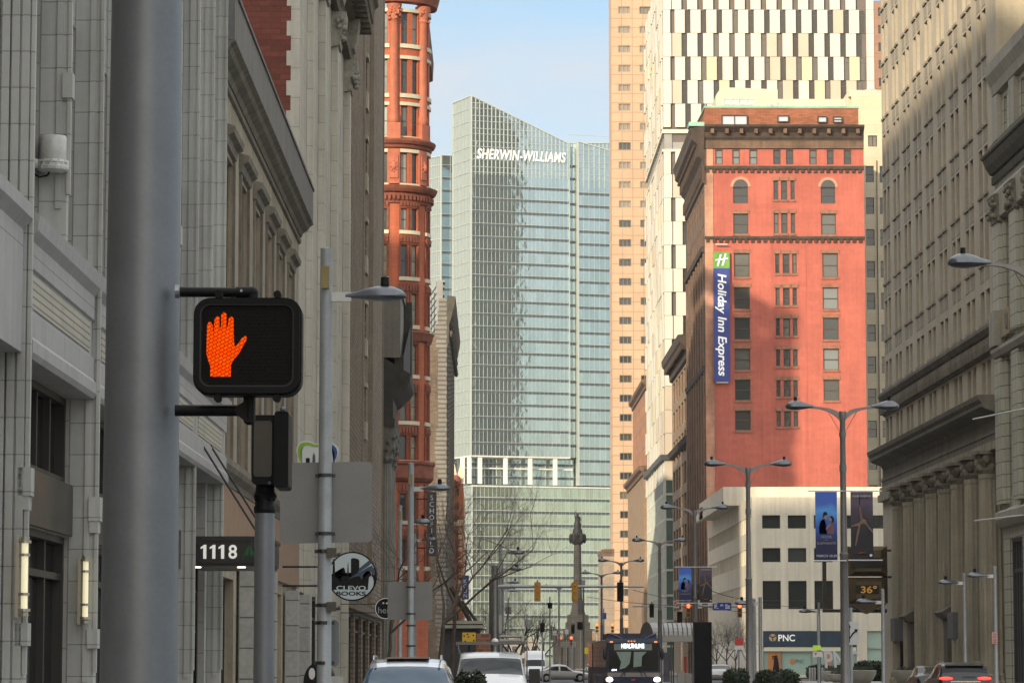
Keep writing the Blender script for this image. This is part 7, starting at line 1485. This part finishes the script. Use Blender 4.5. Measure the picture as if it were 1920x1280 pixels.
# ================================================================== VEHICLES
tyre = M('tyre', (.015, .015, .015), .8); rim = M('wheel_rim', (.35, .35, .36), .3, .8); carg = glass('car_glass', (.008, .010, .013), .05, wav=.02, spec=.35)
def lerp(T, t):
    for (a, va), (b, vb) in zip(T, T[1:]):
        if t <= b: f = (t - a) / (b - a) if b > a else 0; f = f * f * (3 - 2 * f) * .5 + f * .5; return va + (vb - va) * f
    return T[-1][1]
def vehicle(name, label, cat, x, y, L_, W_, H, paint, top, cab, belt, flip=False, ang=0., zb=.3, tumble=.78, glassm=carg, group=None, wheel=.34, pillars=()):
    """lofted car body. top/belt: height curves along the length from front (0) to rear (1); cab: cowl, screen top, rear screen top, rear screen base"""
    r = thing(name, label, cat, (x, y, 0), group, ang + (pi if flip else 0)); n, c0, c1, c2, c3 = 72, *cab
    BODY, WS, SW, RW = MB(), MB(), MB(), MB(); secs = []; hw = W_ / 2; ts = [k / n for k in range(n + 1)]
    for t in ts:
        zt = lerp(top, t) * H; zl = min(lerp(belt, t) * H, zt - .04); e = min(t, 1 - t); wv = hw * (1 - .16 * max(0, 1 - e / .07) ** 2)
        f = 0 if t < c0 or t > c3 else (min(1, (t - c0) / (c1 - c0)) if t < c1 else (min(1, (c3 - t) / (c3 - c2)) if t > c2 else 1)); wt = wv * (.93 + (tumble - .93) * f); q = L_ * (t - .5); z0 = zb + .12 * max(0, 1 - e / .06)
        half = [(0, z0), (wv * .8, z0), (wv * .97, z0 + .08), (wv, z0 + (zl - z0) * .45), (wv * .985, z0 + (zl - z0) * .85), (wv * .965, zl)]
        m = 5
        for k in range(1, m + 1): g = k / (m + 1); half.append((wv * .965 + (wt - wv * .965) * g, zl + (zt - .07 - zl) * g))
        half += [(wt, zt - .07), (wt * .96, zt - .03), (wt * .86, zt - .008), (wt * .45, zt + .012), (0, zt + .018)]
        secs.append([(u, q, v) for u, v in half])
    m = len(secs[0])
    for k in range(n):
        t = (ts[k] + ts[k + 1]) / 2
        for j in range(m - 1):
            for s_ in (-1, 1):
                P = [secs[k][j], secs[k + 1][j], secs[k + 1][j + 1], secs[k][j + 1]]; P = [(s_ * a, b, c) for a, b, c in P]
                if s_ > 0: P = P[::-1]
                side = 5 <= j < m - 5; topz = j >= m - 4
                pil = any(abs(t - p_) < .012 for p_ in pillars)
                D = BODY
                if topz and c0 + .004 < t < c1 - .01 and j >= m - 4: D = WS
                elif topz and c2 + .01 < t < c3 - .01: D = RW
                elif side and j < m - 6 + 0 and c0 + .06 < t < c3 - .05 and not pil and (t > c1 - .0 or j < m - 6 - int(8 * (c1 - t) / (c1 - c0))) and (t < c2 or j < m - 6 - int(8 * (t - c2) / (c3 - c2))): D = SW
                D.q(P)
    for k, rev in ((0, False), (n, True)):
        pts = [(a, b, c) for a, b, c in secs[k]] + [(-a, b, c) for a, b, c in secs[k][::-1][1:-1]]; BODY.q(pts if rev else pts[::-1])
    for D, nm, mt in ((BODY, 'body', paint), (WS, 'windshield', glassm), (SW, 'side_window', glassm), (RW, 'rear_window', glassm)):
        if D.v: D.build(nm, mt, r, local=True, smooth=True, fixn=True)
    for wy in (-.31 * L_, .29 * L_):
        for s_ in (-1, 1):
            m1 = MB(); m1.tube((s_ * (hw - .2), wy, wheel), (s_ * (hw + .012), wy, wheel), wheel, wheel, 24); o = m1.build('wheel', tyre, r, local=True); m1 = MB(); m1.tube((s_ * (hw + .0), wy, wheel), (s_ * (hw + .03), wy, wheel), wheel * .62, wheel * .5, 16); m1.build('rim', rim, o, local=True)
            m1 = MB()
            for k in range(12): t0, t1 = pi * k / 12, pi * (k + 1) / 12; P = lambda t, q, rr: (s_ * (hw + .004), wy + rr * cos(t), wheel + rr * sin(t)); m1.q([P(t0, 0, wheel * 1.0), P(t1, 0, wheel * 1.0), P(t1, 0, wheel * 1.2), P(t0, 0, wheel * 1.2)])
            m1.build('wheel_arch', black, r, local=True)
    return r
silver = M('paint_silver', (.50, .55, .62), .25, .3, var=.02, coat=1.); whitep = M('paint_white', (.70, .72, .74), .3, var=.02, coat=.6); darkp = M('paint_dark', (.02, .021, .024), .3, .2, var=.02, coat=.4); silv2 = M('paint_silver_grey', (.42, .42, .42), .3, .5, var=.02, coat=.8)
suvtop = [(0, .5), (.03, .57), (.24, .66), (.27, .67), (.42, .905), (.47, .955), (.56, .99), (.66, 1.0), (.85, .97), (.93, .93), (.985, .62), (1, .5)]; suvbelt = [(0, .46), (.2, .6), (.3, .63), (.6, .64), (1, .66)]
LR = M('tail_red', (.5, .02, .02), .3, var=0, emit=(1, .04, .03), estr=2.2); HLm = M('headlamp', (.9, .9, .95), .2, var=0, emit=(1, .93, .85), estr=1.0); plastic = M('plastic_black', (.015, .015, .016), .5)
sY = 62.5; sxx = PX(765, sY); r = vehicle('parked_suv', 'pale silver blue SUV with roof rails, its windshield facing us, bottom left', 'car', sxx, sY, 4.7, 1.96, PZ(1234, sY), silver, suvtop, (.27, .42, .9, .97), suvbelt, tumble=.76, glassm=glass('windshield_blue', (.03, .075, .13), .06, .0, wav=.6, spec=.4, wscale=.9))
Hs = PZ(1234, sY)
m1 = MB(); 
for s_ in (-1, 1):
    pts = [(-.35, .0), (-.3, .07), (-.1, .085), (.8, .085), (1.5, .07), (1.6, 0)]
    for a, b in zip(pts, pts[1:]): m1.tube((s_ * .66, a[0], Hs - .03 + a[1]), (s_ * .66, b[0], Hs - .03 + b[1]), .022, .022, 6)
m1.build('roof_rail', M('rail_chrome', (.4, .38, .36), .25, .8), r, local=True)
m1 = MB(); m1.bx(-.42, .42, -.1, 1.1, Hs + .0, Hs + .028); m1.build('sunroof', glass('sunroof', (.10, .05, .045), .08, wav=.02), r, local=True)
for s_ in (-1, 1): m1 = MB(); m1.ball((s_ * 1.06, -.75, 1.02), (.13, .07, .09), 12, 8); m1.build('mirror', silver, r, local=True, smooth=True); m1 = MB(); m1.ball((s_ * .72, -2.2, .78), (.2, .1, .09), 10, 8); m1.build('headlight', HLm, r, local=True)
m1 = MB(); m1.bx(-.6, .6, -2.38, -2.3, .45, .72); m1.build('grille', plastic, r, local=True)
# white van with ladder rack
vY = 88.0; vH = PZ(1222, vY); vx = PX(920, vY); vt = [(0, .40), (.03, .48), (.17, .655), (.19, .675), (.32, .93), (.4, .985), (.6, 1), (.97, .99), (1, .92)]
r = vehicle('work_van', 'white work van with a ladder rack and loaded roof, facing us', 'van', vx, vY, 5.4, 2.0, vH, whitep, vt, (.19, .315, .98, .999), [(0, .38), (.2, .62), (1, .63)], tumble=.84, glassm=glass('windshield_van', (.015, .022, .025), .05, wav=.5, spec=.35, wscale=1.2), wheel=.37)
rk = M('rack_grey', (.16, .155, .14), .5, .4); m1 = MB()
for yy in (-.5, .6, 1.8): m1.bx(-.95, .95, yy, yy + .06, vH + .22, vH + .29); [m1.tube((s_ * .84, yy + .03, vH - .08), (s_ * .93, yy + .03, vH + .24), .022, .022, 6) for s_ in (-1, 1)]
for s_ in (-.93, .93): m1.bx(s_ - .03, s_ + .03, -.6, 2.3, vH + .2, vH + .27)
m1.build('roof_rack', rk, r, local=True)
for s_ in (-1, 1): m1 = MB(); m1.bx(min(s_ * 1.04, s_ * 1.34), max(s_ * 1.04, s_ * 1.34), -1.36, -1.18, vH * .52, vH * .76); m1.tube((s_ * .9, -1.25, vH * .58), (s_ * 1.1, -1.25, vH * .6), .03, .03, 6); m1.build('mirror', plastic, r, local=True); m1 = MB(); m1.bx(min(s_ * .62, s_ * .92), max(s_ * .62, s_ * .92), -2.72, -2.6, .72, .92); m1.build('headlight', HLm, r, local=True)
m1 = MB(); m1.tube((-.5, -1.42, vH * .555), (.25, -1.12, vH * .6), .012, .012, 5); m1.build('wiper', plastic, r, local=True); m1 = MB(); m1.bx(-.55, .55, -2.74, -2.68, .6, .95); m1.build('grille', plastic, r, local=True)
r2 = thing('ladder', 'pale ladder ends on the white van rack', 'ladder', (vx + .55, vY - .4, vH + .29)); m1 = MB(); [m1.bx(vx + .25, vx + .85, vY - .4, vY + 2.2, vH + q, vH + q + .05) for q in (.31, .42)]; [m1.bx(vx + .85, vx + .93, vY - .42, vY + 2.2, vH + .3, vH + .48)]; m1.build('side_rail', M('ladder_pale', (.42, .40, .33), .6), r2)
# high roofed van further back
hY = 290.0; hx_ = PX(1003, hY); vehicle('high_roof_van', 'white high roofed van facing us behind the work van', 'van', hx_, hY, 5.9, 2.0, PZ(1219, hY), whitep, [(0, .33), (.03, .38), (.15, .45), (.17, .46), (.28, .72), (.33, .9), (.38, .99), (.97, 1), (1, .95)], (.17, .28, .98, .999), [(0, .3), (.2, .43), (1, .45)], tumble=.88, wheel=.36)
# silver sedan turning
cY = 268.0; sed = [(0, .44), (.03, .52), (.26, .64), (.29, .66), (.44, .96), (.54, 1), (.66, .985), (.86, .74), (.97, .7), (1, .5)]
r = vehicle('sedan', 'silver sedan crossing to the right behind the white van', 'car', PX(1052, cY), cY, 4.75, 1.85, 1.47, silv2, sed, (.28, .44, .68, .87), [(0, .42), (.3, .62), (1, .68)], ang=radians(97), zb=.2, pillars=(.56,), wheel=.33)
for s_ in (-1, 1): m1 = MB(); m1.ball((s_ * .98, -.7, 1.0), (.1, .07, .07), 8, 6); m1.build('mirror', silv2, r, local=True)
m1 = MB(); m1.bx(-.8, -.5, 2.28, 2.36, .8, .95); m1.bx(.5, .8, 2.28, 2.36, .8, .95); m1.build('tail_light', M('tail_dim', (.3, .02, .02), .3), r, local=True)
# dark SUV on the right, rear towards us
dY = 118.0; dH = PZ(1241, dY); r = vehicle('dark_suv', 'dark grey SUV seen from behind with red tail lights, bottom right', 'car', PX(1790, dY), dY, 4.7, 1.94, dH, darkp, suvtop, (.27, .42, .86, .975), suvbelt, flip=True, tumble=.78)
for s_ in (-1, 1): m1 = MB(); m1.ball((s_ * .7, 2.24, dH * .64), (.26, .12, .06), 14, 8); m1.build('tail_light', LR, r, local=True, smooth=True); m1 = MB(); m1.tube((s_ * .68, -.4, dH + .02), (s_ * .68, 1.3, dH + .01), .02, .02, 6); m1.build('roof_rail', M('rail_chrome', (.4, .38, .36), .25, .8), r, local=True)
m1 = MB(); m1.bx(-.55, .55, 2.3, 2.36, dH * .555, dH * .585); m1.build('chrome_strip', M('rail_chrome', (.4, .38, .36)), r, local=True); m1 = MB(); m1.bx(-.26, .26, 2.33, 2.37, dH * .42, dH * .5); m1.build('number_plate', swh, r, local=True); m1 = MB(); m1.bx(-.7, .7, 1.95, 2.15, dH * .93, dH * .96); m1.build('spoiler', darkp, r, local=True); m1 = MB(); m1.bx(-.4, .1, 2.27, 2.29, dH * .68, dH * .69); m1.build('wiper', plastic, r, local=True)
for px, Y, lb, m_ in ((1742, 150, 'dark car roof just left of the dark SUV', darkp), (1348, 260, 'grey parked car by the bare trees right of the kiosk', silv2), (1110, 470, 'small white car far down the street left of the bus', whitep), (986, 520, 'tiny distant car beyond the high roofed van', darkp)):
    vehicle('distant_car', lb, 'car', PX(px, Y), Y, 4.5, 1.85, 1.47, m_, sed, (.28, .44, .68, .87), [(0, .42), (.3, .62), (1, .68)], zb=.2, flip=px > 1200, wheel=.33)
# ---- the bus
bY = 152.0; Xb = lambda px: PX(px, bY); Zb = lambda y: PZ(y, bY); bx0, bx1 = Xb(1137), Xb(1237.5); r = thing('city_bus', 'dark navy articulated city bus with lit sign and headlights, coming towards us', 'bus', ((bx0 + bx1) / 2, bY, 0))
nav = M('bus_navy', (.010, .016, .05), .4, 0, var=.05, coat=.15, spec=.3); grb = M('bus_grey', (.07, .068, .066), .4, .3, var=.1); zt_ = Zb(1197); hw = (bx1 - bx0) / 2; bc = (bx0 + bx1) / 2
mb = MB(); mb.prism(rrect(bx0, bx1, .35, zt_, .16), bY, bY + 18.5); mb.build('body', nav, r)
mb = MB(); xl = Xb(1110); mb.bx(bx0 + .0, bx1 + .0, bY + 19, bY + 26, .4, zt_ - .1); mb.bx(bx0 + .1, bx1 - .1, bY + 18.4, bY + 19.1, .5, zt_ - .2); mb.build('rear_section', grb, r)
mb = MB(); mb.bx(bx0 + .1, bx1 - .1, bY + 1.5, bY + 7, zt_ - .02, Zb(1186)); mb.prism([(bx0 + .2, zt_ - .02), (bx1 - .2, zt_ - .02), (bx1 - .5, Zb(1189)), (bx0 + .5, Zb(1189))], bY + .4, bY + 1.5); mb.build('roof_fairing', nav, r)
mb = MB()
for s_ in (-1, 1): mb.tube((bc + s_ * 1.1, bY + .4, Zb(1187)), (bc + s_ * .55, bY + .2, Zb(1196)), .05, .04, 6)
mb.prism(rrect(bx0 - .02, bx1 + .02, Zb(1204), Zb(1196), .06), bY - .12, bY + .3); mb.build('brow', M('bus_navy_light', (.03, .05, .10), .3, .2), r)
mb = MB(); mb.prism(rrect(bx0 + .1, bx1 - .1, Zb(1256), Zb(1205), .12), bY - .03, bY - .004); mb.build('windshield', glass('bus_glass', (.006, .009, .009), .1, wav=.05, spec=.15), r)
mb = MB(); mb.bx(Xb(1151), Xb(1222), bY - .045, bY - .031, Zb(1218), Zb(1206)); mb.build('sign_glass', M('bus_sign_glass', (.17, .19, .18), .3), r)
text('destination_text', 'HEALTHLINE', M('led_white', (1, 1, 1), .5, var=0, emit=(.8, .95, 1), estr=2.0), Fr((0, bY), (1, 0)), Xb(1186), .05, Zb(1210), w=Xb(1207) - Xb(1164.5), h=.21, parent=r, bold=.02)
mb = MB(); pl = M('bus_reflection_pale', (.20, .27, .235), .4); mb.prism([(Xb(1161), Zb(1254)), (Xb(1164), Zb(1240)), (Xb(1155), Zb(1221)), (Xb(1183), Zb(1221)), (Xb(1180), Zb(1243)), (Xb(1172), Zb(1251))], bY - .04, bY - .031); mb.prism([(Xb(1187), Zb(1250)), (Xb(1188), Zb(1221)), (Xb(1212), Zb(1221)), (Xb(1203), Zb(1230)), (Xb(1202), Zb(1248))], bY - .04, bY - .031); mb.build('screen_reflection', pl, r)  # pale windshield reflection, painted on as flat plates
text('fleet_number', '604', M('led_white', (1, 1, 1)), Fr((0, bY), (1, 0)), Xb(1151), .05, Zb(1255), w=.24, h=.09, parent=r)
mb = MB(); mb.prism([(bx0 + .05, Zb(1268)), (bx1 - .05, Zb(1268)), (bx1 - .02, Zb(1260)), (bx0 + .02, Zb(1260))], bY - .1, bY - .002); mb.build('wiper_panel', M('bus_trim', (.20, .19, .17), .4, .3), r)
mb = MB(); [mb.tube((Xb(a), bY - .13, Zb(1267)), (Xb(b), bY - .13, Zb(1258)), .02, .02, 5) for a, b in ((1163, 1170), (1170, 1172), (1203, 1200), (1211, 1206))]; mb.build('wiper', plastic, r)
mb = MB(); mb.bx(bx0 + .02, bx1 - .02, bY - .12, bY - .001, .38, Zb(1269)); mb.build('bumper', nav, r)
blm = M('bus_headlamp', (1, .95, .9), .2, var=0, emit=(1, .86, .78), estr=2.5)
for px in (1142, 1231): mb = MB(); mb.ball((Xb(px), bY - .13, Zb(1273)), (.17, .08, .12), 14, 10); mb.build('headlight', blm, r)
mb = MB(); [mb.bx(Xb(a), Xb(a + 3), bY - .14, bY - .121, Zb(1202.5), Zb(1200)) for a in (1176.5, 1182, 1187.5)]; mb.bx(bx0 + .15, bx0 + .3, bY - .14, bY - .121, Zb(1204), Zb(1201)); mb.bx(bx1 - .3, bx1 - .15, bY - .14, bY - .121, Zb(1204), Zb(1201)); mb.build('marker_light', M('marker_amber', (1, .3, .1), .4, var=0, emit=(1, .3, .12), estr=.5), r)
mb = MB(); mb.bx(Xb(1183), Xb(1190), bY - .14, bY - .121, Zb(1275), Zb(1272)); mb.build('badge', srd, r)
for s_, px in ((-1, 1133), (1, 1240)): mb = MB(); mb.ball((Xb(px), bY - .35, Zb(1226)), (.09, .12, .28), 10, 8); mb.tube((Xb(px), bY - .3, Zb(1220)), (Xb(px) - s_ * .15, bY, Zb(1208)), .03, .03, 6); mb.build('mirror', plastic, r)
for yy in (3, 12.5, 21.5):
    for xx in (bx0 - (0) + .02, bx1 - (0) - .3): m1 = MB(); m1.tube((xx - .03, bY + yy, .48), (xx + .31, bY + yy, .48), .48, .48, 20); m1.build('wheel', tyre, r)
mb = MB()
for k in range(8): mb.bx(bx0 - .012, bx0 - .003, bY + .8 + k * 2.1, bY + 2.6 + k * 2.1, 1.4, 2.7); mb.bx(bx1 + .003, bx1 + .012, bY + .8 + k * 2.1, bY + 2.6 + k * 2.1, 1.4, 2.7)
mb.build('side_window', carg, r)
mb = MB(); [mb.bx(bx0 - .012, bx0 - .003, bY + 19.5 + k * 2.1, bY + 21.3 + k * 2.1, 1.4, 2.7) for k in range(3)]; mb.build('side_window', carg, r)
# ------------------------------------------------------------------ one object per separate piece of these parts
SPLIT = set('base_pier capital pilaster window_hood lintel fin slatted_panel bronze_spandrel gallery_post bracket post terrace_column wiper marker_light mirror clamp junction_box door_surround panel entrance window_sill spandrel window_trim arch_surround arch_pane pilaster_strip window_poster shop_window tie_rod downlight hinge sign_bracket roof_rail side_window trim_strip reveal_panel flag_rod display_screen foot ticket_machine print dots bolt statue_group door_surround entrance_column brace slab bracket_arm parapet_pier emblem roof_screen display_screen window_mullion edge_board upper_storey great_cornice ring_moulding string_course moulding ornament band carved_frame lantern_ornament tile_eave latch support_frame banner_rod collar mullion'.split())
def split_pieces(o):
    me = o.data; n = len(me.vertices); par = list(range(n))
    def fd(i):
        while par[i] != i: par[i] = par[par[i]]; i = par[i]
        return i
    key = {}
    for i, v in enumerate(me.vertices):
        k = (round(v.co.x, 2), round(v.co.y, 2), round(v.co.z, 2))
        if k in key: par[fd(i)] = fd(key[k])
        else: key[k] = i
    for p in me.polygons:
        a = fd(p.vertices[0])
        for b in p.vertices[1:]: par[fd(b)] = a
    bb = {}
    for i, v in enumerate(me.vertices):
        b = bb.setdefault(fd(i), [1e9] * 3 + [-1e9] * 3)
        for k in range(3): b[k] = min(b[k], v.co[k]); b[k + 3] = max(b[k + 3], v.co[k])
    ks = list(bb); grp = {k: k for k in ks}
    if len(ks) > 1500: return
    def fg(i):
        while grp[i] != i: i = grp[i]
        return i
    B = [bb[k] for k in ks]; order = sorted(range(len(ks)), key=lambda i: B[i][2]); E = .04
    for x, i in enumerate(order):
        for j in order[x + 1:]:
            if B[j][2] > B[i][5] + E: break
            if all(B[i][k] <= B[j][k + 3] + E and B[j][k] <= B[i][k + 3] + E for k in range(3)):
                gi, gj = fg(ks[i]), fg(ks[j])
                if gi != gj: grp[gi] = gj
    cl = {}
    for p in me.polygons: cl.setdefault(fg(fd(p.vertices[0])), []).append(p.index)
    if len(cl) < 2: return
    L_ = sorted(cl.values(), key=lambda f: -sum(me.polygons[i].area for i in f)); rest = [i for f in L_[100:] for i in f]; parts = L_[:100] + ([rest] if rest else [])
    uvd = me.uv_layers[0].data; sm = [p.use_smooth for p in me.polygons]
    for q, fs in enumerate(parts):
        vi = {}; V = []; Fc = []; uv = []; mi = []
        for i in fs:
            p = me.polygons[i]; f = []
            for v, li in zip(p.vertices, p.loop_indices):
                if v not in vi: vi[v] = len(V); V.append(tuple(me.vertices[v].co))
                f.append(vi[v]); uv.extend(uvd[li].uv)
            Fc.append(f); mi.append(p.material_index)
        m2 = bpy.data.meshes.new(o.name.split('.')[0]); m2.from_pydata(V, [], Fc)
        for m in me.materials: m2.materials.append(m)
        m2.polygons.foreach_set('material_index', mi); u = m2.uv_layers.new(name='UVMap'); u.data.foreach_set('uv', uv)
        if sm[fs[0]]: m2.polygons.foreach_set('use_smooth', [True] * len(Fc)); m2.set_sharp_from_angle(angle=radians(40))
        m2.update(); c = bpy.data.objects.new(o.name.split('.')[0], m2); scene.collection.objects.link(c); c.parent = o.parent; c.location = o.location; c.rotation_euler = o.rotation_euler
        if q == 100: c['kind'] = 'stuff'
    bpy.data.objects.remove(o)
for o in [o for o in scene.objects if o.type == 'MESH' and o.parent and not o.children and o.name.split('.')[0] in SPLIT and o.data.users == 1]: split_pieces(o)
# drop any loose helper data
for me in [m for m in bpy.data.meshes if m.users == 0]: bpy.data.meshes.remove(me)
# ------------------------------------------------------------------ thin city haze
def add_haze(dens):
    mb = MB(); mb.bx(-300, 420, -80, 1400, -1.2, 280); m = bpy.data.materials.new('haze'); m.use_nodes = True; n = m.node_tree; n.nodes.clear(); out = nd(n, 'ShaderNodeOutputMaterial'); v = nd(n, 'ShaderNodeVolumePrincipled')
    v.inputs['Color'].default_value = (.94, .97, 1, 1); v.inputs['Density'].default_value = dens; v.inputs['Anisotropy'].default_value = .2; n.links.new(v.outputs[0], out.inputs['Volume'])
    tag(mb.build('haze', m), kind='stuff')
add_haze(.00007)
